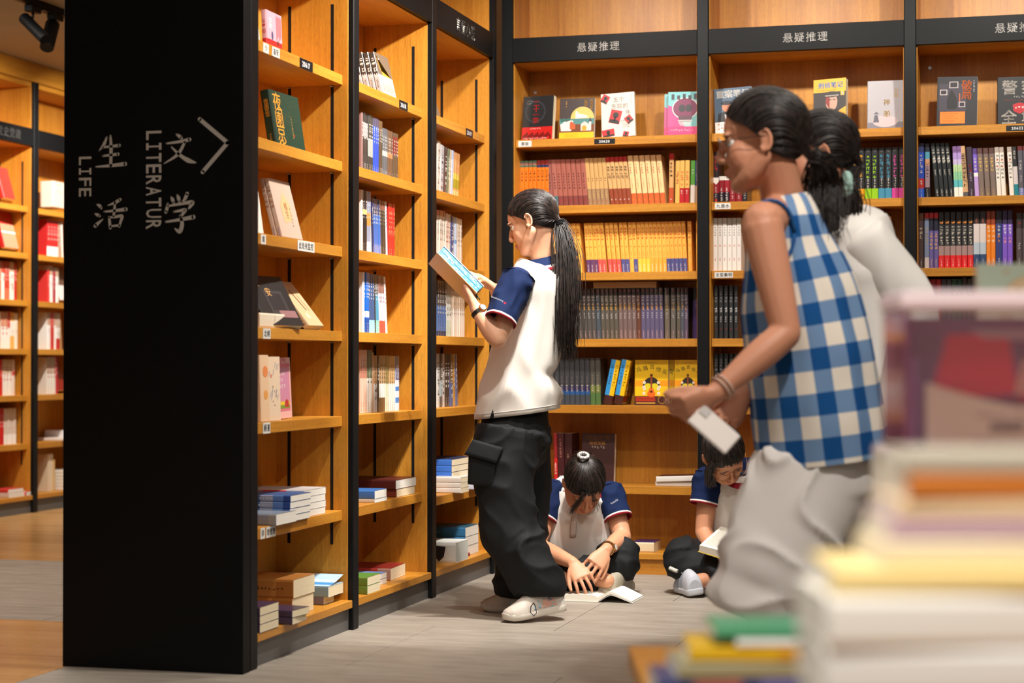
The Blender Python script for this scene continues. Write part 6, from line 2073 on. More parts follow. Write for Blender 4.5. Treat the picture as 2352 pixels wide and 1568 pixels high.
def hair_cap(parent, O, R, k, hairline, tie, n=420, seed=1, down=None, name='hair', rad=.0011):
    """combed hair: a close shell over the skull plus fine strands running from the hairline to the tie.
    hairline(a) -> local point for a in 0..1 round the head; tie = local point where strands gather"""
    r = random.Random(seed)
    m = MB()
    ctr = Vector((0, -.012, .030))
    RAD = Vector((.0785, .0965, .0865))
    T = lambda p: O + R @ (p * k)

    def on_skull(p, lift=0.0):
        q = p - ctr
        l = math.sqrt((q.x / RAD.x) ** 2 + (q.y / RAD.y) ** 2 + (q.z / RAD.z) ** 2)
        return ctr + q / l * (1 + lift)
    up3 = Vector((0, 0, 1))
    td = Vector(((tie - ctr).x / RAD.x, (tie - ctr).y / RAD.y, (tie - ctr).z / RAD.z)).normalized()

    def path(h, f):
        """direction on the skull: from the hairline over the crown to the tie"""
        q = h - ctr
        hd = Vector((q.x / RAD.x, q.y / RAD.y, q.z / RAD.z)).normalized()
        w_ = 1.5 * max(0, hd.y) + .30
        md = ((hd + td) * .5 + up3 * w_)
        md = md.normalized() * 1.25
        d = hd * (1 - f) ** 2 + md * (2 * f * (1 - f)) + td * f * f
        return d.normalized()

    def at_(d, lift):
        return ctr + Vector((d.x * RAD.x, d.y * RAD.y, d.z * RAD.z)) * (1 + lift)
    rows = 14
    rings_ = []
    for i in range(rows + 1):
        f = i / rows
        rings_.append([T(at_(path(hairline(j / 48), f), .0)) for j in range(48)])
    m.rings(rings_, caps=False)
    for s in range(int(n * 1.7)):
        a = r.random()
        h = hairline(a)
        lift = r.uniform(.004, .06)
        e = tie + Vector((r.uniform(-.008, .008), r.uniform(-.004, .006), r.uniform(-.008, .008)))
        wob, ph = r.uniform(-.03, .03), r.uniform(0, 6)
        st = r.random() ** 2 * .55
        pts = []
        for q in range(10):
            f = st + (1 - st) * q / 9
            d = path(h, f)
            d = (d + Vector((wob * math.sin(f * 3 + ph), 0, wob * math.cos(f * 3 + ph)))).normalized()
            base = at_(d, .010 + lift * math.sin(min(f * 1.15 + .05, 1) * PI))
            if f > .9:
                base = base.lerp(e, (f - .9) / .1)
            pts.append(T(base))
        rr = rad * r.uniform(.7, 1.3) * k
        m.rings(tube_rings(pts, [(rr * (.35 if q == 0 else 1),) * 2 for q in range(10)], 4), caps=False)
    return m.build(name, 'hair', parent, True)


def strands(name, parent, start, path, width, n=160, seed=2, rad=.0017, flare=1.0, frizz=.006, tip=.25):
    """a falling tail of hair: strands follow `path` (world points), spread by width(f)"""
    r = random.Random(seed)
    m = MB()
    P_ = [Vector(p) for p in path]
    for s in range(n):
        a, b = r.gauss(0, .5), r.gauss(0, .5)
        ln = r.uniform(.72, 1.0)
        ph, am = r.uniform(0, 6.28), r.uniform(0, frizz)
        pts = []
        cnt = 15
        for q in range(cnt):
            f = q / (cnt - 1) * ln * (len(P_) - 1)
            i = min(int(f), len(P_) - 2)
            p0, p1, p2, p3 = P_[max(i - 1, 0)], P_[i], P_[i + 1], P_[min(i + 2, len(P_) - 1)]
            c = cr(p0, p1, p2, p3, f - i)
            w_ = width(f / (len(P_) - 1))
            t = (p2 - p1).normalized()
            sx = (RGT - t * RGT.dot(t)).normalized()
            sy = t.cross(sx)
            pts.append(c + sx * (a * w_) + sy * (b * w_ * .7) + sx * am * math.sin(ph + q * .8))
        rr = rad * r.uniform(.7, 1.4)
        m.rings(tube_rings(pts, [(rr * (1 if q < cnt - 4 else (cnt - q) / 4 * .8 + .05),) * 2 for q in range(cnt)], 4), caps=False)
    o = m.build(name, 'hair', parent, True)
    return o


def shoe(parent, heel, toe, up, L=.255, h=.085, wd=.046, cols=None, name='shoe', accents=True):
    """a trainer: sole, upper with heel counter, toe cap and lace panel. heel/toe = world points under the sole"""
    heel, toe = Vector(heel), Vector(toe)
    d = (toe - heel).normalized()
    u = Vector(up)
    u = (u - d * u.dot(d)).normalized()
    s = d.cross(u)
    L = (toe - heel).length
    cols = cols or (C(206, 196, 184), C(186, 180, 170), C(226, 222, 214))
    T = lambda a, b, z: heel + d * (a * L) + s * b + u * z
    t = []
    outline = [(0, .026), (.06, .034), (.2, .036), (.4, .036), (.6, .043), (.75, .047), (.88, .040), (.96, .026), (1.0, .008)]
    tops = [(0, .060), (.06, .082), (.2, .092), (.36, .098), (.5, .082), (.65, .064), (.8, .050), (.92, .042), (1.0, .026)]
    m = MB()
    ring = lambda z, g: [T(a, w_ * g, z(a)) for a, w_ in outline] + [T(a, -w_ * g, z(a)) for a, w_ in outline[::-1]]
    z0 = lambda a: .0 + (.012 * max(0, (a - .8) / .2) ** 2)
    m.rings([ring(lambda a: z0(a), .94), ring(lambda a: z0(a) + .006, 1.02), ring(lambda a: z0(a) + .022 - .004 * a, 1.03), ring(lambda a: z0(a) + .026 - .004 * a, .98)], cols[2])
    so = m.build('sole', 'shoe', parent, True)
    m = MB()
    rs = []
    sp = spline([(a, w_, tz[1]) for (a, w_), tz in zip(outline, tops)], 3)
    cc = []
    for a, w_, tz in sp:
        zb = z0(a) + .024 - .004 * a
        rgn = []
        for q in range(15):
            th = PI * q / 14
            rgn.append(T(a * .985 + .006, math.cos(th) * max(w_, .006) * (1.0 - .12 * math.sin(th)), zb + (tz - zb) * math.sin(th) ** .75))
        rs.append(rgn)
        cc.append(cols[1] if a > .86 or .30 < a < .62 else cols[0])
    m.rings(rs, cols[0], closed=False, caps=False, cols=cc)
    m.face(rs[0], cols[0])
    m.face(rs[-1][::-1], cols[1])
    up_ = m.build(name, 'shoe', parent, True)
    so.parent = up_
    # laces
    m = MB()
    for q in range(5):
        a = .42 + q * .075
        tz = np.interp(a, [x[0] for x in tops], [x[1] for x in tops])
        m.tube([T(a, .026, tz - .010), T(a, .012, tz + .001), T(a, -.012, tz + .001), T(a, -.026, tz - .010)], .0028, 6, C(226, 220, 210))
    m.build('laces', 'shoe', up_, True)
    if accents:
        m = MB()
        for sg in (-1, 1):
            for (a0, a1, z1, z2, cl) in ((.16, .40, .030, .056, C(216, 166, 150)), (.02, .26, .026, .044, C(150, 196, 196)), (.22, .30, .050, .074, C(130, 140, 160)), (.42, .46, .032, .062, C(150, 180, 200)), (.50, .54, .030, .056, C(150, 180, 200))):
                pts = []
                for (a, z) in ((a0, z1), (a1, z1), (a1 - .03, z2), (a0 + .03, z2)):
                    w_ = np.interp(a, [x[0] for x in outline], [x[1] for x in outline])
                    tz = np.interp(a, [x[0] for x in tops], [x[1] for x in tops])
                    zb = .024
                    sn = min(1, max(0, (z - zb) / (tz - zb))) ** (1 / .75)
                    th = math.asin(sn)
                    pts.append(T(a, sg * (math.cos(th) * w_ * (1 - .12 * sn) + .0012), z))
                m.face(pts if sg < 0 else pts[::-1], cl)
        m.build('side_panel', 'shoe', up_)
    return up_


def watch(parent, c, axis, out, r, strap='strap_black', face_col=(30, 32, 36), case='steel'):
    """strap round a wrist with a round case on the side `out`"""
    c, axis, out = Vector(c), Vector(axis).normalized(), Vector(out)
    out = (out - axis * out.dot(axis)).normalized()
    s = axis.cross(out)
    m = MB()
    rg = []
    for q in range(24):
        a = 2 * PI * q / 24
        v = out * math.cos(a) + s * math.sin(a)
        rg.append([c + v * r[0] * (1 if True else 1) + axis * .008, c + v * (r[0] + .003) + axis * .007, c + v * (r[0] + .003) - axis * .007, c + v * r[0] - axis * .008])
    rg.append(rg[0])
    for i in range(24):
        for j in range(4):
            m.face([rg[i][j], rg[i][(j + 1) % 4], rg[i + 1][(j + 1) % 4], rg[i + 1][j]])
    st = m.build('watch_strap', strap, parent)
    m = MB()
    b = c + out * (r[0] + .001)
    m.rings(tube_rings([b, b + out * .006, b + out * .008], [(.0145, .0145), (.0145, .0145), (.0125, .0125)], 20))
    cs = m.build('watch_case', case, st)
    m = MB()
    m.rings(tube_rings([b + out * .0081, b + out * .0084], [(.0118, .0118), (.0118, .0118)], 20), C(*face_col))
    m.build('watch_dial', 'print_gloss', st)
    return st


NAVY, SHIRT, PIPE = C(18, 36, 74), C(226, 220, 212), C(150, 34, 48)

# ------------------------------------------------------------------ the standing reader
D0 = 6.87
girl = empty('person', P(1195, 1412, D0))
girl.location.z = 0.0
tag(girl, 'standing girl with a long ponytail reading in a white navy sleeved polo shirt', 'person')
G0 = girl.location.copy()


def rel(root):
    return Matrix.Translation(-root.location)


def to_local(mb, root):
    q = root.location
    mb.v = [(p[0] - q.x, p[1] - q.y, p[2] - q.z) for p in mb.v]
    return mb


class LMB(MB):
    """mesh builder that takes world points and writes them relative to a root"""
    def __init__(s, root):
        super().__init__()
        s.root = root

    def build(s, *a, **k):
        if s.root is not None:
            to_local(s, s.root)
            s.root = None
        return super().build(*a, **k)


def body(root, mb, voxel, base, heads, smooth=3, name='body'):
    co, no, fs = remeshed(mb, voxel, smooth)
    cols = skin_cols(co, base, heads)
    co = co - np.array(root.location)
    return build_np(name, co, fs, 'skin', root, cols)


# head: face to the left and down, turned a little away
hf = (-RGT * .86 + FWD * .36 - UP * .36)
HO = P(1224, 511, 6.86)
HR = frame(hf, UP + RGT * .10)
HK = 1.0
b = MB()
neck = P(1246, 614, 6.88)
head_shape(b, HO, HR, HK, neck, .043)
shL, shR = P(1202, 640, 6.74), P(1224, 640, 7.01)
# inner trunk and legs (under the clothes) keep the figure whole
limb(b, [neck, P(1240, 700, 6.87), P(1205, 840, 6.87), P(1190, 905, 6.87), P(1182, 1000, 6.87)], [(.045, .05), (.06, .08), (.07, .085), (.075, .09), (.07, .09)], 18, 5, RGT)
limb(b, [shL, P(1242, 660, 6.88)], [.03, .05])
limb(b, [shR, P(1242, 660, 6.88)], [.03, .05])
elL, wrL = P(1143, 778, 6.66), P(1092, 706, 6.70)
limb(b, [shL, shL.lerp(elL, .5), elL.lerp(shL, .08)], [.034, .040, .036])
limb(b, [elL, elL.lerp(wrL, .3), elL.lerp(wrL, .7), wrL], [.036, .038, .030, .0235])
elR, wrR = P(1172, 752, 7.03), P(1138, 664, 6.93)
limb(b, [shR, shR.lerp(elR, .5), elR], [.046, .042, .034])
limb(b, [elR, elR.lerp(wrR, .4), wrR], [.034, .034, .0235])
# left hand under the book: palm up, fingers reaching forward along the back cover
bookL = (RGT * .70 - UP * .71).normalized()
nb = (RGT * .30 + UP * .30 - FWD * .90).normalized()
ntan = nb.cross(bookL).normalized()
if ntan.dot(RGT) > 0:
    ntan = -ntan
hand_shape(b, wrL, (P(1062, 652, 6.74) - wrL), (RGT * .6 + UP * .75 + FWD * .35), +1, 1.0, ((12, 22, 14), (10, 20, 14), (10, 22, 16), (14, 26, 18)), thumb=(.55, .75, .35), splay=4)
# right hand on the page, index finger pointing along a line
hand_shape(b, wrR, (P(1098, 634, 6.90) - wrR), (-RGT * .2 - UP * .9 + FWD * .1), -1, .98, ((8, 18, 10), (38, 48, 28), (46, 52, 30), (50, 54, 30)), thumb=(.8, .35, .45), splay=3)
for hip, kn, an in ((P(1176, 1010, 6.81), P(1158, 1185, 6.74), P(1240, 1362, 6.70)), (P(1190, 1010, 6.95), P(1190, 1180, 6.97), P(1176, 1372, 6.94))):
    limb(b, [hip, kn, an], [.055, .045, .034], 14)
body(girl, b, .0036, C(222, 170, 138), [(HO, HR, HK)], 7)
eyes(girl, HO - G0, HR, HK, -.5)

# shirt: trunk
SH = [(1248, 600, 6.88, .052, .056), (1247, 610, 6.88, .075, .075), (1243, 620, 6.88, .098, .125), (1240, 634, 6.88, .104, .155), (1236, 660, 6.88, .106, .165), (1232, 700, 6.88, .108, .162), (1226, 750, 6.88, .114, .158), (1214, 800, 6.88, .128, .160),
      (1200, 850, 6.88, .134, .164), (1192, 900, 6.88, .152, .168), (1187, 942, 6.88, .160, .172)]
fo = folds(1.5, 1.8, .008, 4.2)


def sh_disp(u, th, p):
    v = fo(u, th, p) * min(1, max(0, (u - .28) / .3))
    # tucked waist at the back and the gathered folds below the arm
    q = p * 1.0
    w1 = noise.noise(q * 5 + Vector((1.7, 0, 0)))
    rg_ = max(0, 1 - abs(noise.noise(Vector((q.x * 4.5 + w1, q.y * 4.5, q.z * 2.6 + (q.x + q.y) * 3.0)))) * 3.2) ** 2
    v += .010 * (rg_ - .25) * min(1, max(.12, (u - .30) / .25))
    v -= .020 * math.exp(-((u - .80) / .045) ** 2) * max(0, math.cos(th)) ** 2
    v += .010 * math.exp(-((u - .90) / .06) ** 2) * max(0, math.cos(th)) ** 2
    dd = u - .60 - .16 * math.cos(th)
    v += .0045 * math.sin(dd * 46) * math.exp(-(dd / .12) ** 2) * max(0, -math.sin(th) + .3)
    return v


keys = [(P(x, y, d), a, c) for x, y, d, a, c in SH]
rg = loft(keys, 7, 64, RGT, 2.0, sh_disp)
tilt_ax = len(rg)
for i, ring in enumerate(rg):
    f = max(0, (i / (len(rg) - 1) - .75) / .25)
    cx = sum((p for p in ring), Vector()) / len(ring)
    for j, p in enumerate(ring):
        ring[j] = p + UP * (f * .24 * (p - cx).dot(RGT))
# turned-in hem
last = rg[-1]
cx = sum(last, Vector()) / len(last)
m = LMB(girl)
hem = [p + UP * -.012 for p in last]
m.rings(rg + [hem, [cx + (p - cx) * .975 + UP * -.012 for p in last], [cx + (p - cx) * .96 + UP * .03 for p in last]], SHIRT, caps=False)
shirt = m.build('polo_shirt', 'cloth', girl, True)
# stitched hem line and the side slit
m = LMB(girl)
stc = [p + (p - cx).normalized() * .0012 + UP * .006 for p in last]
m.tube(stc + [stc[0]], .0011, 4, C(200, 192, 184))
m.build('hem_stitch', 'cloth', shirt, True)
m = LMB(girl)
sl = min(range(len(last)), key=lambda j: (last[j] - P(1131, 950, 6.74)).length)
q0 = last[sl] + (last[sl] - cx).normalized() * .002
m.face([q0 + RGT * -.011 - UP * .013, q0 + RGT * .011 - UP * .013, q0 + UP * .022 + RGT * .001], C(18, 20, 22))
m.build('side_slit', 'cloth', shirt)
# collar: navy stand with a white and a red line
m = LMB(girl)
CO = [(.0, .060, .064), (.3, .063, .067), (1.0, .072, .078)]
c0 = P(1244, 590, 6.875)
ax = (P(1250, 618, 6.88) - c0)
rows = []
cl = []
for f, colr in ((0, NAVY), (.62, NAVY), (.63, SHIRT), (.80, SHIRT), (.81, PIPE), (1.0, PIPE)):
    rows.append((c0 + ax * f, .054 + .034 * f, .056 + .036 * f))
    cl.append(colr)
rr_ = []
for (c1, a, b1) in rows:
    t = ax.normalized()
    s1 = (RGT - t * RGT.dot(t)).normalized()
    s2 = t.cross(s1)
    rr_.append([c1 + s1 * a * math.cos(2 * PI * k / 40) + s2 * b1 * math.sin(2 * PI * k / 40) for k in range(40)])
m.rings(rr_, NAVY, caps=False, cols=cl)
m.build('collar', 'cloth', shirt, True)
# sleeves


def sleeve(root, parent, a, c, r0, r1, side=RGT, seed=0.0, col=NAVY, amp=.005, bands=True, txt=None):
    a, c = Vector(a), Vector(c)
    d = (c - a).normalized()
    fo_ = folds(1.1, 3.0, amp, seed)
    ks = [(a - d * .030, r0 * .55, r0 * .55), (a - d * .012, r0 * .9, r0 * .9), (a, r0, r0), (a.lerp(c, .5), (r0 + r1) / 2 * 1.02, (r0 + r1) / 2 * 1.02), (c, r1, r1)]
    rg = loft(ks, 8, 36, side, 2.0, lambda u, th, p: fo_(u, th, p) * min(1, u * 2) * (1 if u < .9 else .4))
    n_ = len(rg)
    m = LMB(root)
    cc = [col] * n_
    e = rg[-1]
    cx = sum(e, Vector()) / len(e)
    ex = [e]
    spec = ((.006, SHIRT), (.0062, PIPE), (.013, PIPE)) if bands else ((.008, col),)
    for q, cl in spec:
        ex.append([p + d * q for p in e])
        cc.append(cl)
    cc[-len(spec)] = SHIRT if bands else col
    ex.append([cx + (p - cx) * .94 + d * spec[-1][0] for p in e])
    cc.append(cl)
    ex.append([cx + (p - cx) * .90 - d * .04 for p in e])
    cc.append(cl)
    # colours per ring gap
    gap = [col] * (n_ - 1) + ([SHIRT, PIPE, PIPE, PIPE] if bands else [col] * 3)
    rings_ = rg + ex[1:]
    m.rings(rings_, col, caps=False, cols=gap + [gap[-1]])
    return m.build('sleeve', 'cloth', parent, True)


slL = sleeve(girl, shirt, P(1191, 640, 6.72), P(1152, 730, 6.66), .060, .058, seed=1.0, amp=.011)
sleeve(girl, shirt, P(1228, 642, 7.02), P(1186, 730, 7.04), .060, .056, seed=5.0, amp=.006)
# embroidery on the sleeve
m = LMB(girl)
e0 = P(1128, 682, 6.596)
Rm = Matrix(((RGT * .93 - UP * .36).normalized(), (UP * .93 + RGT * .36).normalized(), -FWD)).transposed()
tm = MB()
text_row(tm, 'huashizhong', 0, 0, .0085, C(214, 218, 226), .006)
m.v = [tuple(e0 + Rm @ Vector(p)) for p in tm.v]
m.f, m.c = tm.f, tm.c
m.build('embroidery', 'cloth', slL)

# trousers
b = MB()
limb(b, [P(1191, 905, 6.87), P(1184, 962, 6.87), P(1180, 1010, 6.87)], [(.112, .128), (.124, .148), (.142, .170)], 28, 5, RGT)
nl = [(1172, 985, 6.78, .128, .098), (1160, 1060, 6.765, .118, .098), (1160, 1130, 6.75, .104, .094), (1168, 1200, 6.735, .106, .096), (1192, 1262, 6.715, .104, .094), (1222, 1320, 6.70, .102, .090), (1240, 1352, 6.69, .094, .084), (1242, 1372, 6.685, .080, .072)]
b.rings(loft([(P(x, y, d), a, c) for x, y, d, a, c in nl], 5, 28, RGT))
fl = [(1196, 985, 6.96, .118, .096), (1204, 1060, 6.965, .102, .094), (1206, 1130, 6.97, .094, .090), (1200, 1200, 6.965, .094, .088), (1190, 1270, 6.955, .090, .084), (1184, 1330, 6.945, .082, .078), (1180, 1372, 6.94, .072, .070)]
b.rings(loft([(P(x, y, d), a, c) for x, y, d, a, c in fl], 5, 28, RGT))
co, no, fs = remeshed(b, .0075, 5)
zlow = G0.z


def tmask(p):
    return min(1, max(.15, (.80 - p[2]) / .4))


co = crease(co, no, .016, (3.2, 3.2, 5.0), 2.3, 2.2, tmask)
co = crease(co, no, .004, (9, 9, 12), 7.3, 1.8, tmask)
trs = build_np('cargo_trousers', co - np.array(G0), fs, 'black_cloth', girl)
# thigh pocket with its flap, seen at the front edge
m = LMB(girl)


def slab_poly(m, pts, th, inner):
    """a soft edged cloth panel from four corner points, th thick"""
    pts = [Vector(q) for q in pts]
    cx = sum(pts, Vector()) / 4
    nn = (pts[1] - pts[0]).cross(pts[2] - pts[0]).normalized()
    if nn.dot(-FWD) < 0:
        nn = -nn
    n_ = 6
    rings_ = []
    for z, g in ((-th * 2.5, 1.0), (-th * .3, 1.0), (th * .5, .985), (th, .93), (th * 1.15, .6)):
        ring = []
        for k in range(4):
            for q in range(n_):
                e = pts[k].lerp(pts[(k + 1) % 4], q / n_)
                ring.append(cx + (e - cx) * g + nn * z)
        rings_.append(ring)
    m.rings(rings_)


slab_poly(m, (P(1076, 1040, 6.675), P(1140, 1058, 6.665), P(1134, 1118, 6.665), P(1074, 1112, 6.68)), .005, 0)
slab_poly(m, (P(1086, 1008, 6.67), P(1156, 1028, 6.66), P(1140, 1064, 6.65), P(1066, 1043, 6.665)), .005, 0)
m.build('thigh_pocket', 'black_cloth', trs, True)
# shoes
TF = P(1157, 1419, 6.62)
TF.z = .0
hl = P(1296, 1399, 6.70)
hl.z = .034
shoe(girl, hl - G0, TF - G0, UP + RGT * -.1, cols=(C(206, 196, 186), C(196, 186, 174), C(214, 206, 194)))
TF2, hl2 = P(1104, 1400, 6.93), P(1252, 1400, 6.93)
TF2.z = hl2.z = .0
shoe(girl, hl2 - G0, TF2 - G0, UP, cols=(C(184, 172, 160), C(176, 164, 152), C(196, 186, 174)))
# loop of cord at the cuff
m = LMB(girl)
q = P(1226, 1384, 6.60)
m.tube([q, q + UP * -.012 - RGT * .010, q + UP * -.034 - RGT * .012, q + UP * -.046, q + UP * -.036 + RGT * .010, q + UP * -.014 + RGT * .006, q], .0016, 6, C(16, 16, 16))
m.build('cuff_cord', 'cloth', trs, True)
watch(girl, wrL.lerp(elL, .16) - G0, wrL - elL, UP * .9 - FWD * .6 + RGT * .2, (.0265,), 'strap_black', (120, 126, 132), 'gold')

# hair combed back into a low tail


def line_f(a):
    th = 2 * PI * a
    x, y = math.sin(th), math.cos(th)
    # front hairline high on the brow, temples, behind the ears, nape
    z = .072 * max(0, y) ** .6 if y > 0 else 0
    if y > 0:
        z = -.006 + .074 * y ** .9
    else:
        z = -.006 - .080 * (-y) ** .7
    return Vector((x * .072, y * .078 - .006 + (.012 if y > .6 else 0), z))


TIE = Vector((.0, -.100, -.040))
hair_cap(girl, HO - G0, HR, HK * 1.01, line_f, TIE, 520, 3)
tie_w = HO + HR @ TIE
m = LMB(girl)
dtl = (P(1300, 575, 6.80) - tie_w).normalized()
for q in range(3):
    pts = []
    s1 = dtl.orthogonal().normalized()
    s2 = dtl.cross(s1)
    for k in range(17):
        a = 2 * PI * k / 16
        pts.append(tie_w + dtl * (.006 * q - .004) + s1 * (.0155 * math.cos(a)) + s2 * (.0155 * math.sin(a)))
    m.tube(pts, .0035, 6, C(18, 18, 20))
m.build('hair_tie', 'cloth', girl, True)
strands('ponytail', girl, None, [p - G0 for p in (tie_w - dtl * .01, tie_w + dtl * .02, P(1297, 560, 6.79), P(1303, 610, 6.77), P(1304, 680, 6.75), P(1303, 750, 6.75), P(1304, 800, 6.76), P(1306, 835, 6.76))],
        lambda f: .009 + .030 * min(1, f * 2.6) - .010 * max(0, f - .6), 420, 5, .0012, 1, .007)
# the blue edged book in her hands
T3, W3_, H3 = .040, .118, .205
bc = P(1050, 628, 6.735)


def blue_edge(m, T, H):
    pass


bk = cover_mesh(T3, W3_, H3, C(222, 184, 130), [(0, 1, C(222, 184, 130))], None, True).build('hardback', 'print_gloss')
tag(bk, 'tan hardback with sky blue page edges held open by the standing girl', 'book')
m = MB()
m.box((.0024, .0035, .003), (T3 - .0024, W3_ - .003, H3 - .003), C(70, 160, 214))
pg = m.build('pages', 'print_gloss', bk)
m = MB()
r_ = R_(5)
for k in range(60):
    a, z = r_.uniform(.003, T3 - .008), r_.uniform(.004, H3 - .02)
    rect(m, a, z, a + r_.uniform(.002, .005), z + r_.uniform(.006, .016), C(206, 226, 238) if k % 3 else C(110, 180, 226))
rect(m, T3 * .52, .003, T3 * .56, H3 - .003, C(30, 70, 110), .0004)
m.build('edge_print', 'print_gloss', bk, loc=(0, W3_ - .0027, 0), rot=(PI / 2, 0, 0)).scale = (1, 1, -1)
m = MB()
for k in range(26):
    rect(m, r_.uniform(.004, T3 - .008), r_.uniform(.006, W3_ - .02), r_.uniform(.012, T3 - .003), r_.uniform(.02, W3_ - .006), (C(70, 110, 150), C(190, 130, 110), C(60, 90, 120), C(110, 150, 150))[k % 4], .0001 * k / 26)
m.build('tail_print', 'print_gloss', bk, loc=(0, 0, .0029), rot=(PI, 0, 0)).scale = (1, -1, 1)
for k in range(2):
    m = MB()
    m.tube([(T3 * (.35 + .3 * k), W3_ * .4, .006), (T3 * (.35 + .3 * k), W3_ * .4, -.012), (T3 * (.35 + .3 * k) + .004, W3_ * .42, -.022)], .0022, 6, C(60, 56, 50))
    m.build('ribbon', 'print_gloss', bk, True)
# local axes: z (head to tail, z+ = head) up-left; fore-edge (+y) towards nb; thickness x
zc = -bookL
yc = nb
xc = yc.cross(zc)
Rb = Matrix((xc, yc, zc)).transposed().to_4x4()
Rb.translation = bc
bk.matrix_world = Rb @ Matrix.Translation(Vector((-T3 / 2, -W3_ * .62, -H3 / 2)))

# ------------------------------------------------------------------ two girls sitting on the floor


def tee(root, keys, side, n=56, col=SHIRT, seed=3.0, amp=.007, m_=7, extra=None):
    def dsp(u, th, p):
        w1 = noise.noise(p * 5 + Vector((seed, 0, 0)))
        v = max(0, 1 - abs(noise.noise(Vector((p.x * 5 + w1 + seed, p.y * 5, p.z * 3.2)))) * 3.0) ** 2
        return amp * (v - .3) * min(1, max(0, (u - .15) / .2))
    rg = loft(keys, m_, n, side, 2.0, dsp)
    m = LMB(root)
    m.rings(rg, col)
    return m.build('polo_shirt', 'cloth', root, True), rg


def collar(root, parent, a, b_, r0, r1, side, open_dir=None):
    a, b_ = Vector(a), Vector(b_)
    ax = b_ - a
    rr, cl = [], []
    t = ax.normalized()
    s1 = (Vector(side) - t * Vector(side).dot(t)).normalized()
    s2 = t.cross(s1)
    for f, colr in ((0, NAVY), (.60, NAVY), (.61, SHIRT), (.80, SHIRT), (.81, PIPE), (1.0, PIPE)):
        c1 = a + ax * f
        r = r0 + (r1 - r0) * f
        ring = []
        for k in range(40):
            v = s1 * math.cos(2 * PI * k / 40) + s2 * math.sin(2 * PI * k / 40)
            drop = 0
            if open_dir is not None:
                g = max(0, v.dot(Vector(open_dir).normalized())) ** 3
                drop = g * .05 * f
            ring.append(c1 + v * r + t * drop)
        rr.append(ring)
        cl.append(colr)
    m = LMB(root)
    m.rings(rr, NAVY, caps=False, cols=cl)
    return m.build('collar', 'cloth', parent, True)


def open_book(name, label, M, W, H, T, fan=0.0, cover=(200, 60, 40), lift=0.0, thin_right=True, left_flat=True):
    """an open book lying face up: local x across the spread (spine at 0), y along the spine, z up.
    the left half is a flat thick block, the right half curves over with `lift`"""
    root = empty(name)
    tag(root, label, 'book')
    root.matrix_world = M
    m = MB()
    pg = C(240, 234, 220)
    # left block
    prof = [(-W, 0), (-W, T * .9), (-W * .55, T * 1.02), (-W * .2, T), (-.004, T * .72), (0, T * .2), (0, 0)]
    m.rings([[Vector((x, y, z + .002)) for x, z in prof] for y in (0, H)], pg)
    m.build('page_block', 'paper', root)
    m = MB()
    up_ = []
    n_ = 14
    for k in range(n_ + 1):
        f = k / n_
        up_.append((f * W * (1 - .05 * lift * 10), T * .5 * (1 - f) + lift * math.sin(min(1, f * 1.9) * PI * .5) * (1 - .9 * max(0, f - .35) / .65) + .004))
    th = lambda f: T * .55 * (1 - f * .75)
    lo = [(x, max(.002, z - th(k / n_))) for k, (x, z) in enumerate(up_)]
    prof = up_ + lo[::-1]
    m.rings([[Vector((x, y, z)) for x, z in prof] for y in (0, H)], pg)
    m.build('turned_pages', 'paper', root, False)
    # printed lines on both sides
    m = MB()
    r = R_(4)
    for q in range(22):
        y = H * (.10 + .036 * q)
        e = W * (.9 if r.random() < .8 else .6)
        za = lambda x: (T * .9 + (T * .12) * min(1, (x + W) / (W * .45)) if x < -W * .55 else T * 1.02 - (x + W * .55) / (W * .35) * T * .02) + .0028
        for (x0, x1) in ((-W * .92, -W * .55), (-W * .55, -W * .18)):
            m.face([(x0, y, za(x0)), (x1, y, za(x1)), (x1, y + .0016, za(x1)), (x0, y + .0016, za(x0))], C(150, 146, 138))
    m.build('printed_lines', 'paper', root)
    m = MB()
    m.box((-W - .003, -.003, -.0), (0, H + .003, .0018), C(*cover))
    prof = [(x * 1.02, max(.0008, z - .0022)) for x, z in lo] + [(x * 1.02, max(.0, z - .004)) for x, z in lo[::-1]]
    m.rings([[Vector((x, y, z)) for x, z in prof] for y in (-.003, H + .003)], C(*cover))
    m.build('cover', 'print_matt', root)
    return root


# ---- the reader beside the standing girl
s1 = empty('person', (P(1330, 1330, 7.5).x, P(1330, 1330, 7.5).y, 0))
tag(s1, 'sitting girl with a silver hair tie bent over a book on the floor', 'person')
Q1 = s1.location.copy()
b = MB()
hf = (-FWD * .52 - UP * .84 + RGT * .10)
O1 = P(1342, 1112, 7.42)
R1 = frame(hf, -FWD * .8 + UP * .55 + RGT * .12)
R1 = frame(hf, -FWD * .84 + UP * .52 + RGT * .10)
nk = P(1338, 1108, 7.60)
T1 = head_shape(b, O1, R1, 1.0, None)
limb(b, [T1(0, -.022, -.035), (T1(0, -.03, -.075) + nk) / 2, nk + UP * -.03], [.044, .045, .050], 16, 4)
hip = P(1330, 1300, 7.66)
limb(b, [nk + UP * -.03, P(1332, 1180, 7.64), hip], [(.07, .055), (.10, .075), (.12, .09)], 18, 5)
sL, sR = P(1402, 1135, 7.60), P(1272, 1130, 7.62)
eL, wL_ = P(1430, 1234, 7.50), P(1392, 1262, 7.30)
eR, wR_ = P(1232, 1254, 7.48), P(1316, 1292, 7.28)
for a, e, w_ in ((sL, eL, wL_), (sR, eR, wR_)):
    limb(b, [nk + UP * -.06, a], [.045, .046])
    limb(b, [a, a.lerp(e, .5), e], [.046, .043, .036])
    limb(b, [e, e.lerp(w_, .35), e.lerp(w_, .75), w_], [.037, .037, .029, .0235])
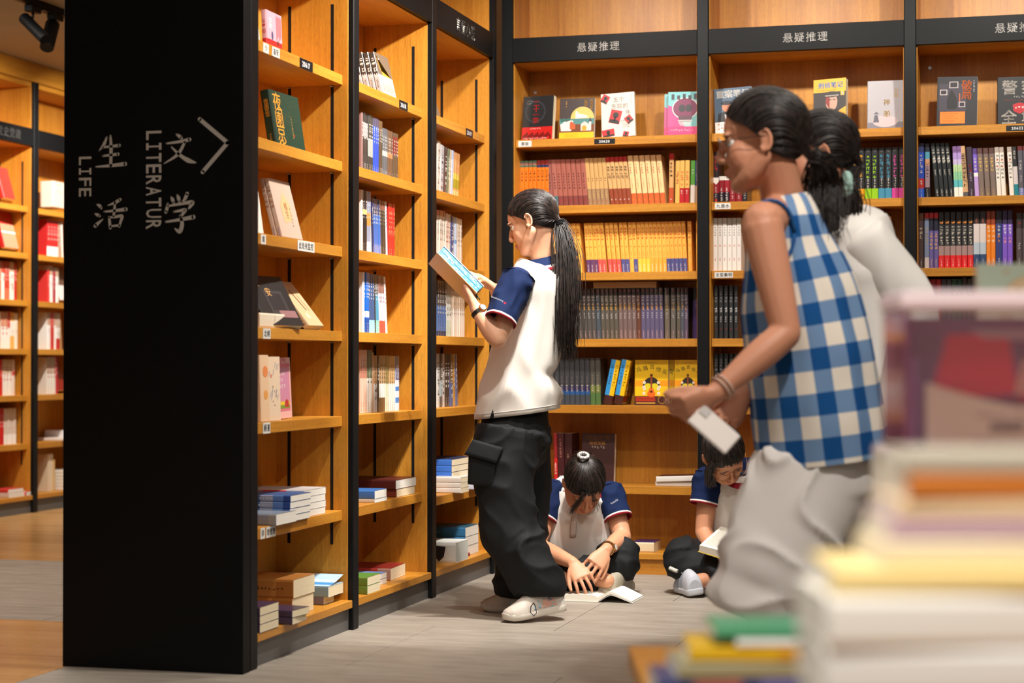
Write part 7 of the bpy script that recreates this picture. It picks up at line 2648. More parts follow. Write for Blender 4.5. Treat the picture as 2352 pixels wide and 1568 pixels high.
hand_shape(b, wL_, P(1366, 1297, 7.25) - wL_, -RGT * .25 + FWD * .75 - UP * .5, +1, .98, ((18, 26, 14), (16, 26, 14), (18, 26, 16), (24, 28, 18)), thumb=(.75, .45, .35), splay=6)
hand_shape(b, wR_, P(1340, 1330, 7.22) - wR_, -UP * .5 + FWD * .8, -1, .98, ((14, 22, 14), (10, 22, 16), (12, 26, 16), (16, 30, 18)), thumb=(.75, .55, .25), splay=7)
# legs folded
kL, kR = P(1432, 1278, 7.42), P(1216, 1290, 7.46)
aL, aR = P(1395, 1345, 7.30), P(1290, 1348, 7.32)
for h_, k_, a_ in ((P(1372, 1300, 7.62), kL, aR + UP * .03), (P(1290, 1300, 7.62), kR, aL + UP * .02)):
    limb(b, [h_, k_, k_.lerp(a_, .5) - UP * .012, a_], [.045, .035, .032, .030])
body(s1, b, .0038, C(214, 156, 122), [(O1, R1, 1.0)], 7)
eyes(s1, O1 - Q1, R1, 1.0, -.5)
shp, rg = tee(s1, [(P(1338, 1098, 7.60), .045, .045), (P(1337, 1104, 7.60), .085, .07), (P(1336, 1113, 7.605), .120, .085), (P(1335, 1130, 7.61), .142, .095), (P(1333, 1165, 7.60), .142, .105), (P(1330, 1210, 7.59), .140, .115), (P(1328, 1255, 7.60), .145, .125), (P(1326, 1295, 7.62), .150, .13)], RGT, seed=2.2, amp=.012)
collar(s1, shp, P(1338, 1085, 7.575), P(1337, 1125, 7.585), .056, .098, RGT, -FWD)
slv = sleeve(s1, shp, P(1398, 1128, 7.58), P(1418, 1186, 7.53), .062, .058, seed=2.0, amp=.008)
sleeve(s1, shp, P(1276, 1124, 7.60), P(1250, 1190, 7.54), .062, .058, seed=7.0, amp=.008)
# button placket
m = LMB(s1)
pts = [P(1322, 1160, 7.482), P(1318, 1200, 7.468), P(1316, 1232, 7.466)]
m.rings(loft([(p, .012, .004) for p in pts], 3, 8, RGT), C(212, 204, 196))
m.build('placket', 'cloth', shp, True)
m = LMB(s1)
for p in pts[:2]:
    ball(m, p - FWD * .005, (.004, .004, .004))
m.c = [C(236, 232, 226)] * len(m.f)
m.build('button', 'print_gloss', shp, True)
tm, m = MB(), LMB(s1)
text_row(tm, 'huashi', 0, 0, .012, C(206, 210, 220), .006)
Rm = Matrix(((RGT * .85 + UP * .5).normalized(), (UP * .85 - RGT * .5).normalized(), -FWD)).transposed()
m.v = [tuple(P(1404, 1158, 7.468) + Rm @ Vector(p)) for p in tm.v]
m.f, m.c = tm.f, tm.c
m.build('embroidery', 'cloth', slv)
# trousers
b = MB()
limb(b, [P(1330, 1288, 7.66), P(1330, 1320, 7.62)], [(.17, .13), (.18, .14)], 24, 4)
for h_, k_, a_ in ((P(1376, 1296, 7.60), kL, aR + UP * .025 + FWD * .02), (P(1284, 1296, 7.60), kR, aL + UP * .02)):
    b.rings(loft([(h_, .095, .085), (h_.lerp(k_, .5), .086, .080), (k_, .076, .070), (k_.lerp(a_, .12) - UP * .03, .076, .068), (k_.lerp(a_, .5) - UP * .012, .070, .060), (a_.lerp(k_, .12), .058, .052)], 5, 20, UP))
    ball(b, k_, (.07, .07, .07))
co, no, fs = remeshed(b, .0085, 6)
co = crease(co, no, .012, (5, 5, 7), 4.1, 2.0)
co[:, 2] = np.maximum(co[:, 2], .002)
build_np('trousers', co - np.array(Q1), fs, 'black_cloth', s1)
hA, tA = P(1388, 1352, 7.36), P(1440, 1340, 7.56)
hA.z = tA.z = .012
shoe(s1, P(1385, 1350, 7.30) * 1 - Q1 - Vector((0, 0, P(1385, 1350, 7.30).z - .012)), tA - Q1, UP * .6 - FWD * .7, cols=(C(176, 168, 150), C(166, 160, 146), C(196, 188, 172)), accents=False)
watch(s1, wL_.lerp(eL, .10) - Q1, wL_ - eL, RGT * .9 - FWD * .4 + UP * .2, (.0265,), 'gold', (226, 220, 206), 'gold')


def line_up(a):
    th = 2 * PI * a
    x, y = math.sin(th), math.cos(th)
    z = (-.012 + .066 * y ** .9) if y > 0 else (-.012 - .078 * (-y) ** .7)
    return Vector((x * .074, y * .080 - .006 + (.010 if y > .6 else 0), z))


TI1 = Vector((.012, -.060, .112))
hair_cap(s1, O1 - Q1, R1, 1.02, line_up, TI1, 520, 6)
tw = O1 + R1 @ TI1
m = LMB(s1)
r = R_(3)
for q in range(26):
    a = 2 * PI * q / 26
    v = R1 @ Vector((math.cos(a), math.sin(a) * .9, math.sin(a) * .5))
    ball(m, tw + v * .019 + R1 @ Vector((0, -.004, .010)), (.0065, .0065, .0065))
m.c = [(C(226, 222, 214) if r.random() < .6 else C(90, 90, 92)) for _ in m.f]
m.build('scrunchie', 'print_wrap', s1, True)
tl = [tw + p - Q1 for p in (Vector(), FWD * .025 + UP * .004, FWD * .06 - UP * .02, FWD * .085 - UP * .08, FWD * .09 - UP * .16)]
strands('ponytail', s1, None, tl, lambda f: .010 + .026 * min(1, f * 3), 160, 3, .0014)
fr = [O1 + R1 @ Vector(p) - Q1 for p in ((.02, .075, .078), (.035, .098, .05), (.05, .098, .0), (.055, .092, -.045), (.058, .09, -.075))]
strands('fringe', s1, None, fr, lambda f: .007 + .006 * f, 60, 4, .0010, 1, .003)
fr = [O1 + R1 @ Vector(p) - Q1 for p in ((-.01, .080, .076), (-.022, .102, .04), (-.03, .105, .0), (-.034, .104, -.03))]
strands('fringe', s1, None, fr, lambda f: .006 + .016 * f, 14, 5, .0007, 1, .004)
# her book, spread on the floor
c = P(1374, 1366, 7.18)
Mb = Matrix((RGT * .96 - FWD * .28, RGT * .28 + FWD * .96, UP)).transposed().to_4x4()
Mb.translation = Vector((c.x, c.y, .0008))
ob = open_book('open_book', 'thick white paged book lying open on the floor under the sitting girl', Mb, .135, .20, .026, lift=.034, cover=(222, 220, 214))

# ---- the reader with glasses
s2 = empty('person', (P(1660, 1330, 7.5).x, P(1660, 1330, 7.5).y, 0))
tag(s2, 'girl with gold rimmed glasses sitting cross legged with an open book on her lap', 'person')
Q2 = s2.location.copy()
b = MB()
hf = (-FWD * .52 - UP * .80 + RGT * .26)
O2 = P(1664, 1046, 7.40)
R2 = frame(hf, -FWD * .78 + UP * .58 - RGT * .10)
nk = P(1692, 1066, 7.56)
T2 = head_shape(b, O2, R2, 1.0, None)
limb(b, [T2(0, -.022, -.035), (T2(0, -.03, -.085) + nk) / 2, nk + UP * -.03], [.044, .045, .050], 16, 4)
limb(b, [nk + UP * -.03, P(1700, 1160, 7.60), P(1706, 1300, 7.64)], [(.07, .055), (.10, .075), (.12, .09)], 18, 5)
sR, eR, wR_ = P(1630, 1100, 7.56), P(1616, 1222, 7.52), P(1652, 1285, 7.38)
sL, eL, wL_ = P(1768, 1105, 7.60), P(1790, 1215, 7.50), P(1762, 1262, 7.34)
for a, e, w_ in ((sL, eL, wL_), (sR, eR, wR_)):
    limb(b, [nk + UP * -.06, a], [.045, .046])
    limb(b, [a, a.lerp(e, .5), e], [.044, .041, .035])
    limb(b, [e, e.lerp(w_, .35), e.lerp(w_, .75), w_], [.036, .036, .029, .0235])
hand_shape(b, wR_, RGT * .5 - FWD * .6 + UP * .1, UP * .9, -1, .98, ((14, 26, 18),) * 4, thumb=(.6, .6, .4))
hand_shape(b, wL_, -RGT * .6 - FWD * .3 - UP * .2, -UP * .9, -1, .98, ((14, 26, 18),) * 4, thumb=(.6, .6, .4))
kR, kL = P(1562, 1274, 7.46), P(1840, 1275, 7.46)
aR, aL = P(1700, 1352, 7.34), P(1600, 1350, 7.34)
for h_, k_, a_ in ((P(1660, 1300, 7.62), kR, aR), (P(1750, 1300, 7.62), kL, aL)):
    limb(b, [h_, k_, k_.lerp(a_, .5), a_ + UP * .025], [.045, .035, .032, .030])
body(s2, b, .0038, C(206, 148, 114), [(O2, R2, 1.0)], 7)
eyes(s2, O2 - Q2, R2, 1.0, -.5)
shp, rg = tee(s2, [(P(1696, 1060, 7.57), .045, .045), (P(1697, 1066, 7.57), .085, .07), (P(1698, 1076, 7.575), .120, .085), (P(1699, 1096, 7.58), .140, .095), (P(1702, 1140, 7.58), .140, .105), (P(1706, 1200, 7.58), .138, .115), (P(1708, 1255, 7.60), .145, .125), (P(1710, 1295, 7.62), .150, .13)], RGT, seed=6.2, amp=.012)
collar(s2, shp, P(1692, 1050, 7.535), P(1692, 1094, 7.53), .056, .100, RGT, -FWD)
sleeve(s2, shp, P(1628, 1092, 7.55), P(1617, 1152, 7.53), .060, .056, seed=3.0, amp=.008)
sleeve(s2, shp, P(1768, 1096, 7.58), P(1786, 1156, 7.54), .060, .056, seed=8.0, amp=.008)
m = LMB(s2)
m.tube([P(1672, 1086, 7.44), P(1690, 1112, 7.44), P(1702, 1128, 7.445), P(1722, 1100, 7.46)], .0008, 5, C(90, 80, 76))
m.build('necklace', 'steel', shp)
b = MB()
limb(b, [P(1706, 1288, 7.66), P(1706, 1320, 7.62)], [(.17, .13), (.18, .14)], 24, 4)
for h_, k_, a_ in ((P(1650, 1298, 7.60), kR, aR), (P(1762, 1296, 7.60), kL, aL)):
    a_ = a_ + UP * .025
    b.rings(loft([(h_, .095, .085), (h_.lerp(k_, .5), .086, .080), (k_, .076, .072), (k_.lerp(a_, .12) - UP * .03, .078, .070), (k_.lerp(a_, .5) - UP * .012, .076, .066), (a_.lerp(k_, .10), .066, .056)], 5, 20, UP))
    ball(b, k_, (.07, .07, .07))
co, no, fs = remeshed(b, .0085, 6)
co = crease(co, no, .012, (5, 5, 7), 9.1, 2.0)
co[:, 2] = np.maximum(co[:, 2], .002)
build_np('trousers', co - np.array(Q2), fs, 'black_cloth', s2)
a, c = P(1600, 1356, 7.30), P(1566, 1345, 7.50)
a.z = c.z = .012
shoe(s2, a - Q2, c - Q2, UP * .75 - FWD * .5, cols=(C(186, 188, 196), C(150, 156, 166), C(196, 198, 204)), accents=False)
m = LMB(s2)
m.rings(tube_rings([P(1538, 1304, 7.385), P(1556, 1312, 7.37)], [(.012, .008), (.012, .008)], 8), C(190, 188, 180))
m.build('cuff_tape', 'cloth', s2)
TI2 = Vector((.0, -.104, .03))
hair_cap(s2, O2 - Q2, R2, 1.02, line_up, TI2, 520, 9)
tw = O2 + R2 @ TI2
strands('ponytail', s2, None, [tw + R2 @ Vector(p) - Q2 for p in ((0, 0, 0), (0, -.03, 0), (0, -.06, -.06), (0, -.06, -.14))], lambda f: .010 + .02 * min(1, f * 3), 120, 3, .0014)
fr = [O2 + R2 @ Vector(p) - Q2 for p in ((.055, .045, .060), (.079, .052, .02), (.082, .060, -.03), (.080, .066, -.075), (.078, .066, -.10))]
strands('side_lock', s2, None, fr, lambda f: .012 + .008 * f, 150, 4, .0012, 1, .003)


def glasses(root, O, R, k=1.0, mat='gold', r=.022, y=.098):
    m = LMB(root)
    T = lambda x, yy, z: O + R @ (Vector((x, yy, z)) * k)
    for s in (-1, 1):
        pts = [T(s * .033 + r * 1.08 * math.cos(2 * PI * q / 24), y - abs(.25 * (r * math.cos(2 * PI * q / 24))), -.001 + r * .92 * math.sin(2 * PI * q / 24)) for q in range(25)]
        m.tube(pts, .0011 * k, 5)
        m.tube([T(s * .056, y - .006, .004), T(s * .072, y - .03, .006), T(s * .080, .02, .004), T(s * .080, -.012, .004), T(s * .076, -.024, -.012)], .0011 * k, 5)
    m.tube([T(-.012, y, .002), T(0, y + .004, .005), T(.012, y, .002)], .0011 * k, 5)
    g = m.build('glasses', mat, root, True)
    for s in (-1, 1):
        m = LMB(root)
        ring = [T(s * .033 + r * 1.05 * math.cos(2 * PI * q / 24), y - .002 - abs(.25 * (r * math.cos(2 * PI * q / 24))), -.001 + r * .89 * math.sin(2 * PI * q / 24)) for q in range(24)]
        m.rings([ring, [p + R @ Vector((0, .0008, 0)) for p in ring]])
        m.build('lens', 'clear_lens', g)
    return g


mat_plain('clear_lens', (250, 250, 250), .02, trans=1.0, ior=1.05)
glasses(s2, O2, R2)
c = P(1648, 1262, 7.28)
ax = (RGT * .80 - FWD * .42 - UP * .22).normalized()
ay = (FWD * .80 + RGT * .42 + UP * .30)
ay = (ay - ax * ay.dot(ax)).normalized()
Mb = Matrix((ax, ay, ax.cross(ay))).transposed().to_4x4()
Mb.translation = P(1680, 1290, 7.26)
open_book('open_book', 'cream paged book held open on the lap of the girl with glasses', Mb, .14, .20, .030, lift=.012, cover=(206, 176, 60))

# ------------------------------------------------------------------ two women walking past


def mat_gingham():
    m, nt, b = new_mat('gingham')
    uv = N(nt, 'ShaderNodeUVMap')
    uv.uv_map = 'UVMap'
    sp = N(nt, 'ShaderNodeSeparateXYZ')
    nt.links.new(uv.outputs['UV'], sp.inputs[0])
    st = []
    for ax in ('X', 'Y'):
        f = N(nt, 'ShaderNodeMath', operation='FRACT')
        nt.links.new(sp.outputs[ax], f.inputs[0])
        g = N(nt, 'ShaderNodeMath', operation='GREATER_THAN')
        g.inputs[1].default_value = .5
        nt.links.new(f.outputs[0], g.inputs[0])
        st.append(g)
    ad = N(nt, 'ShaderNodeMath', operation='ADD')
    nt.links.new(st[0].outputs[0], ad.inputs[0])
    nt.links.new(st[1].outputs[0], ad.inputs[1])
    hf_ = N(nt, 'ShaderNodeMath', operation='MULTIPLY')
    hf_.inputs[1].default_value = .5
    nt.links.new(ad.outputs[0], hf_.inputs[0])
    r = N(nt, 'ShaderNodeValToRGB')
    r.color_ramp.interpolation = 'CONSTANT'
    r.color_ramp.elements[0].color = (*lin((232, 222, 208)), 1)
    r.color_ramp.elements[1].position = .25
    r.color_ramp.elements[1].color = (*lin((112, 142, 180)), 1)
    e = r.color_ramp.elements.new(.75)
    e.color = (*lin((22, 78, 138)), 1)
    nt.links.new(hf_.outputs[0], r.inputs['Fac'])
    nt.links.new(r.outputs['Color'], b.inputs['Base Color'])
    b.inputs['Roughness'].default_value = .9
    b.inputs['Specular IOR Level'].default_value = .15
    MATS['gingham'] = m


mat_gingham()


def loft_uv(root, name, keys, mat, parent, side, n=72, m_=8, disp=None, circ=14, per=.105, skew=None):
    rg = loft(keys, m_, n, side, 2.0, disp)
    co = []
    for ring in rg:
        co += [tuple(p - root.location) for p in ring]
    fs, uv = [], []
    ln = [0.0]
    for i in range(len(rg) - 1):
        a, c = sum(rg[i], Vector()) / n, sum(rg[i + 1], Vector()) / n
        ln.append(ln[-1] + (c - a).length)
    for i in range(len(rg) - 1):
        for j in range(n):
            fs.append((i * n + j, i * n + (j + 1) % n, (i + 1) * n + (j + 1) % n, (i + 1) * n + j))
            uv += [(j / n * circ, ln[i] / per), ((j + 1) / n * circ, ln[i] / per), ((j + 1) / n * circ, ln[i + 1] / per), (j / n * circ, ln[i + 1] / per)]
    me = bpy.data.meshes.new(name)
    me.from_pydata(co, [], fs)
    l = me.uv_layers.new(name='UVMap')
    l.data.foreach_set('uv', np.array(uv, np.float32).ravel())
    me.materials.append(MATS[mat])
    me.polygons.foreach_set('use_smooth', [True] * len(me.polygons))
    o = bpy.data.objects.new(name, me)
    COL.objects.link(o)
    o.parent = parent
    return o, rg


w1 = empty('person', (P(1840, 1500, 4.6).x, P(1840, 1500, 4.6).y, 0))
tag(w1, 'woman in a sleeveless blue gingham top and pale wide trousers walking past', 'person')
QW = w1.location.copy()
b = MB()
hf = -RGT * .93 + FWD * .24 - UP * .10
OW = P(1752, 326, 4.58)
RW = frame(hf, UP)
KW = 1.08
nk = P(1800, 462, 4.62)
TW = head_shape(b, OW, RW, KW, nk, .052)
sL, eL, wL_ = P(1750, 520, 4.47), P(1806, 765, 4.42), P(1640, 905, 4.36)
sR, eR, wR_ = P(1790, 520, 4.76), P(1800, 770, 4.74), P(1712, 905, 4.66)
limb(b, [nk, P(1815, 600, 4.62), P(1850, 850, 4.62), P(1872, 1020, 4.62)], [(.05, .06), (.09, .11), (.10, .12), (.10, .12)], 18, 5)
for a, e, w_ in ((sL, eL, wL_), (sR, eR, wR_)):
    limb(b, [nk + UP * -.03, a + UP * .01], [.05, .05])
    limb(b, [a, a.lerp(e, .5), e], [.052, .045, .036])
    limb(b, [e, e.lerp(w_, .35), e.lerp(w_, .75), w_], [.037, .038, .029, .0235])
hand_shape(b, wL_, P(1585, 935, 4.34) - wL_, FWD * .7 + UP * .5 + RGT * .2, -1, 1.0, ((40, 50, 30), (44, 54, 30), (48, 54, 30), (50, 54, 30)), thumb=(.8, .3, .5), splay=3)
hand_shape(b, wR_, P(1675, 950, 4.64) - wR_, FWD * -.6 + UP * .3, +1, 1.0, ((36, 46, 30),) * 4, thumb=(.8, .3, .5), splay=3)
nA, fA = P(1700, 1650, 4.52), P(1905, 1660, 4.70)
for h_, k_, a_ in ((P(1868, 1040, 4.54), P(1800, 1290, 4.50), nA), (P(1885, 1040, 4.72), P(1895, 1290, 4.72), fA)):
    limb(b, [h_, k_, k_.lerp(a_, .35), a_], [.075, .052, .052, .034])
body(w1, b, .0042, C(206, 146, 116), [(OW, RW, KW)], 7)
eyes(w1, OW - QW, RW, KW, -.2)


def gd(u, th, p):
    # gathers fanning down from the yoke at the back
    g = math.sin(th * 11 + 2.0 * math.sin(u * 3)) * .006 * min(1, u * 1.6) * (0.4 + .6 * max(0, math.cos(th)))
    return g + .006 * noise.noise(p * 9)


KEYS = [(1800, 452, .060, .066), (1803, 470, .072, .090), (1806, 500, .085, .112), (1812, 560, .108, .122), (1826, 630, .132, .136), (1840, 700, .148, .150), (1856, 800, .156, .166), (1870, 900, .160, .176), (1882, 1000, .163, .184), (1889, 1056, .165, .188)]
top, rg = loft_uv(w1, 'gingham_top', [(P(x, y, 4.62), a, c) for x, y, a, c in KEYS], 'gingham', w1, RGT, disp=gd, circ=11, per=.108)
# hem turned under
m = LMB(w1)
last = rg[-1]
cx = sum(last, Vector()) / len(last)
m.rings([last, [cx + (p - cx) * .97 for p in last], [cx + (p - cx) * .95 + UP * .05 for p in last]], C(200, 200, 206), caps=False)
m.build('hem', 'cloth', top, True)
# bound armholes
for s_, (c_, dd) in enumerate(((P(1758, 535, 4.485), 1), (P(1796, 535, 4.745), -1))):
    m = LMB(w1)
    pts = []
    for q in range(25):
        a = 2 * PI * q / 24
        pts.append(c_ + RGT * (.060 * math.cos(a) + .012) + UP * (.078 * math.sin(a)) + FWD * (.012 * math.cos(2 * a)) * dd)
    m.tube(pts, .005, 6, C(36, 86, 140))
    m.build('armhole_binding', 'cloth', top, True)
# trousers
b = MB()
limb(b, [P(1886, 1030, 4.62), P(1880, 1075, 4.62), P(1876, 1120, 4.62)], [(.145, .16), (.160, .172), (.165, .175)], 28, 4)
b.rings(loft([(P(x, y, d), a, c) for x, y, d, a, c in ((1868, 1085, 4.55, .150, .105), (1826, 1180, 4.53, .142, .105), (1786, 1270, 4.51, .134, .104), (1762, 1320, 4.50, .130, .104), (1752, 1340, 4.50, .116, .092), (1738, 1380, 4.50, .124, .098), (1726, 1412, 4.50, .112, .09))], 5, 30, RGT))
b.rings(loft([(P(x, y, d), a, c) for x, y, d, a, c in ((1890, 1085, 4.70, .140, .105), (1894, 1180, 4.71, .120, .10), (1896, 1290, 4.72, .108, .10), (1896, 1340, 4.72, .096, .09), (1898, 1380, 4.72, .104, .094), (1900, 1412, 4.72, .092, .085))], 5, 30, RGT))
co, no, fs = remeshed(b, .0085, 6)
co = crease(co, no, .014, (4.5, 4.5, 1.6), 5.1, 2.0)
build_np('wide_trousers', co - np.array(QW), fs, 'pale_cloth', w1)
for a_, tx in ((nA, 1585), (fA, 1800)):
    h_ = Vector((a_.x, a_.y, 0)) + RGT * .045
    t_ = h_ - RGT * .245
    shoe(w1, h_ - QW, t_ - QW, UP, cols=(C(210, 206, 200), C(190, 186, 180), C(226, 222, 216)), accents=False)


def line_w(a):
    th = 2 * PI * a
    x, y = math.sin(th), math.cos(th)
    z = (-.002 + .074 * y ** .9) if y > 0 else (-.002 - .102 * (-y) ** .6)
    return Vector((x * .073, y * .076 - .006 + (.012 if y > .6 else 0), z))


TIW = Vector((.0, -.104, -.052))
hair_cap(w1, OW - QW, RW, KW * 1.035, line_w, TIW, 560, 12, rad=.0014)
tw = OW + RW @ (TIW * KW * 1.035)
m = LMB(w1)
for q in range(2):
    m.tube([tw + RGT * (.004 + .006 * q) + FWD * .017 * math.cos(2 * PI * k / 16) + UP * .017 * math.sin(2 * PI * k / 16) for k in range(17)], .004, 6, C(40, 36, 34))
m.build('hair_tie', 'cloth', w1, True)
strands('ponytail', w1, None, [q - QW for q in (tw - RGT * .01, tw + RGT * .02, P(1890, 420, 4.60), P(1892, 480, 4.59), P(1888, 530, 4.58), P(1892, 570, 4.57))], lambda f: .012 + .030 * min(1, f * 2.2), 460, 7, .0013, 1, .010)
glasses(w1, OW, RW, KW, 'strap_black', .021)
# bracelets and the folded phone case she carries
m = LMB(w1)
for q in range(2):
    c_ = wL_.lerp(eL, .10 + .05 * q)
    ax = (eL - wL_).normalized()
    s1_ = ax.orthogonal().normalized()
    s2_ = ax.cross(s1_)
    m.tube([c_ + s1_ * .029 * math.cos(2 * PI * k / 20) + s2_ * .029 * math.sin(2 * PI * k / 20) for k in range(21)], .003, 6, C(206, 176, 160))
m.build('bracelet', 'cloth', w1, True)
ph = empty('phone', P(1640, 985, 4.33))
tag(ph, 'white phone in the hand of the woman in the gingham top', 'phone')
ax1 = (RGT * .74 - UP * .66 - FWD * .1).normalized()
ax2 = (RGT * .55 + UP * .60 + FWD * .4)
ax2 = (ax2 - ax1 * ax2.dot(ax1)).normalized()
ax2 = -ax2
ax3 = ax1.cross(ax2)
ph.matrix_world = Matrix.Translation(P(1640, 985, 4.325)) @ Matrix((ax1, ax2, ax3)).transposed().to_4x4()
m = MB()
m.box((-.058, -.032, -.004), (.058, .032, .004), C(236, 226, 220), bev=.0035)
m.build('case', 'print_gloss', ph)
m = MB()
m.box((-.053, -.028, .0041), (.053, .028, .0046), C(24, 24, 28))
m.build('screen', 'print_gloss', ph)
m = MB()
m.box((-.054, -.028, -.0062), (-.030, -.004, -.0041), C(196, 190, 186), bev=.0012)
m.build('camera_bump', 'print_gloss', ph)

# ---- her companion
w2 = empty('person', (P(1990, 1500, 5.1).x, P(1990, 1500, 5.1).y, 0))
tag(w2, 'woman in a loose white shirt with a mint hair tie walking behind the other', 'person')
QX = w2.location.copy()
b = MB()
hf = -RGT * .95 + FWD * .22 - UP * .16
OX = P(1884, 356, 5.06)
RX = frame(hf, UP)
nk = P(1935, 490, 5.10)
TX = head_shape(b, OX, RX, 1.0, nk, .048)
limb(b, [nk, P(1960, 620, 5.1), P(1985, 860, 5.1), P(1995, 1020, 5.1)], [(.05, .06), (.08, .10), (.09, .11), (.09, .11)], 18, 5)
sL, eL, wL_ = P(1985, 555, 4.97), P(2098, 712, 4.97), P(2058, 985, 4.90)
sR, eR, wR_ = P(1955, 555, 5.25), P(1960, 760, 5.28), P(1890, 880, 5.20)
for a, e, w_ in ((sL, eL, wL_), (sR, eR, wR_)):
    limb(b, [nk + UP * -.03, a], [.05, .048])
    limb(b, [a, a.lerp(e, .5), e], [.046, .043, .036])
    limb(b, [e, e.lerp(w_, .35), e.lerp(w_, .75), w_], [.037, .036, .029, .0235])
hand_shape(b, wL_, P(2046, 1040, 4.88) - wL_, -RGT * .6 + FWD * .5, +1, .98, ((20, 30, 20),) * 4, thumb=(.8, .4, .3))
hand_shape(b, wR_, P(1860, 930, 5.18) - wR_, FWD * .6, +1, .98, ((20, 30, 20),) * 4, thumb=(.8, .4, .3))
nA, fA = P(1960, 1560, 5.02), P(2060, 1560, 5.18)
for h_, k_, a_ in ((P(1990, 1030, 5.03), P(1970, 1270, 5.0), nA), (P(2000, 1030, 5.17), P(2030, 1270, 5.18), fA)):
    limb(b, [h_, k_, k_.lerp(a_, .35), a_], [.07, .05, .05, .034])
body(w2, b, .0045, C(206, 146, 116), [(OX, RX, 1.0)], 7)
eyes(w2, OX - QX, RX, 1.0, -.2)
WH = C(242, 238, 232)


def sdsp(sd, amp):
    def f(u, th, p):
        w_ = noise.noise(p * 4 + Vector((sd, 0, 0)))
        return amp * (max(0, 1 - abs(noise.noise(Vector((p.x * 4.5 + w_ + sd, p.y * 4.5, p.z * 2.4)))) * 2.8) ** 2 - .3)
    return f


m = LMB(w2)
m.rings(loft([(P(x, y, 5.1), a, c) for x, y, a, c in ((1938, 478, .058, .062), (1940, 490, .075, .09), (1945, 512, .098, .145), (1952, 540, .108, .172), (1964, 620, .120, .178), (1980, 760, .126, .176), (1992, 900, .134, .180), (1998, 1010, .138, .184))], 8, 52, RGT, 2.0, sdsp(1.0, .012)), WH)
sh2 = m.build('white_shirt', 'cloth', w2, True)
for sd, (a, e, w_) in enumerate(((sL, eL, wL_), (sR, eR, wR_))):
    m = LMB(w2)
    m.rings(loft([(a - (e - a).normalized() * .03, .05, .05), (a, .070, .072), (a.lerp(e, .5), .072, .072), (e.lerp(a, .1), .068, .068), (e.lerp(w_, .12), .068, .066), (e.lerp(w_, .5), .062, .060), (e.lerp(w_, .88), .050, .048), (e.lerp(w_, .97), .040, .038)], 7, 32, RGT, 2.0, sdsp(4.0 + sd, .012)), WH)
    m.build('sleeve', 'cloth', sh2, True)
b = MB()
limb(b, [P(1997, 985, 5.1), P(1997, 1060, 5.1)], [(.13, .15), (.14, .16)], 24, 4)
for (x0, x1, d) in ((1988, 1964, 5.02), (2004, 2052, 5.18)):
    b.rings(loft([(P(x0, 1040, d), .11, .09), (P((x0 + x1) / 2, 1270, d), .085, .08), (P(x1, 1540, d), .07, .07)], 6, 24, RGT))
co, no, fs = remeshed(b, .010, 5)
co = crease(co, no, .010, (4, 4, 2), 8.1, 2.0)
build_np('trousers', co - np.array(QX), fs, 'pale_cloth', w2)
for a_ in (nA, fA):
    h_ = Vector((a_.x, a_.y, 0)) + RGT * .045
    shoe(w2, h_ - QX, h_ - RGT * .24 - QX, UP, cols=(C(210, 206, 200), C(190, 186, 180), C(226, 222, 216)), accents=False)
hair_cap(w2, OX - QX, RX, 1.03, line_w, TIW, 460, 14, rad=.0014)
tw = OX + RX @ (TIW * 1.03)
tw2 = P(1944, 424, 5.0)
m = LMB(w2)
for q in range(14):
    a = 2 * PI * q / 14
    ball(m, tw2 + FWD * .026 * math.cos(a) + UP * .024 * math.sin(a), (.014, .014, .014))
m.c = [C(170, 200, 190)] * len(m.f)
m.build('scrunchie', 'cloth', w2, True)
strands('ponytail', w2, None, [q - QX for q in (tw - RGT * .02, tw2, P(1952, 444, 5.0), P(1954, 490, 5.0), P(1944, 540, 5.0))], lambda f: .010 + .018 * min(1, f * 1.6), 260, 9, .0013, 1, .008)

# ------------------------------------------------------------------ display table with its books, close to the camera
tb = empty('display_table', (2.55, -6.0, 0))
tag(tb, 'low oak display table stacked with books close to the camera', 'table')
Mt = Matrix((RGT, FWD, UP)).transposed().to_4x4()
TO = P(1176, 834, 1.0)
TO.z = 0


def TB(x0, y0, z0, x1, y1, z1, nm, mat, bev=.003):
    """box in table axes: x to the right, y away from the camera, both measured from below the camera"""
    m = MB()
    m.box((x0, y0, z0), (x1, y1, z1), bev=bev)
    m.v = [tuple(CAM * 0 + Vector((CAM.x, CAM.y, 0)) + Mt @ Vector(p) - tb.location) for p in m.v]
    return m.build(nm, mat, tb)


TB(.19, .95, .425, 1.55, 3.05, .46, 'table_top', 'oak_x')
TB(.24, 1.0, .33, 1.50, 3.0, .424, 'apron', 'black_laminate')
for x, y in ((.25, 1.01), (1.44, 1.01), (.25, 2.94), (1.44, 2.94)):
    TB(x, y, 0, x + .05, y + .05, .33, 'leg', 'black_metal')


def flat(label, x, y, z, T, W, H, cover, spine=(), page=PAGEW, rot=0.0, art=None, name='book', sp=None, mat='print_gloss', group=None):
    """book lying on the table; spine towards the camera, left end of the spine at (x, y) in table axes"""
    q = Vector((CAM.x, CAM.y, 0)) + Mt @ Vector((x + H / 2, y, z))
    b_ = lying(name, label, q, T, W, H, cover, rotz=0.2664 + math.radians(rot), bands=spine, page=page, spine=sp, art=art, mat=mat, group=group)
    return b_


def tx(px, d):
    return (px - 1176) / 4273 * d


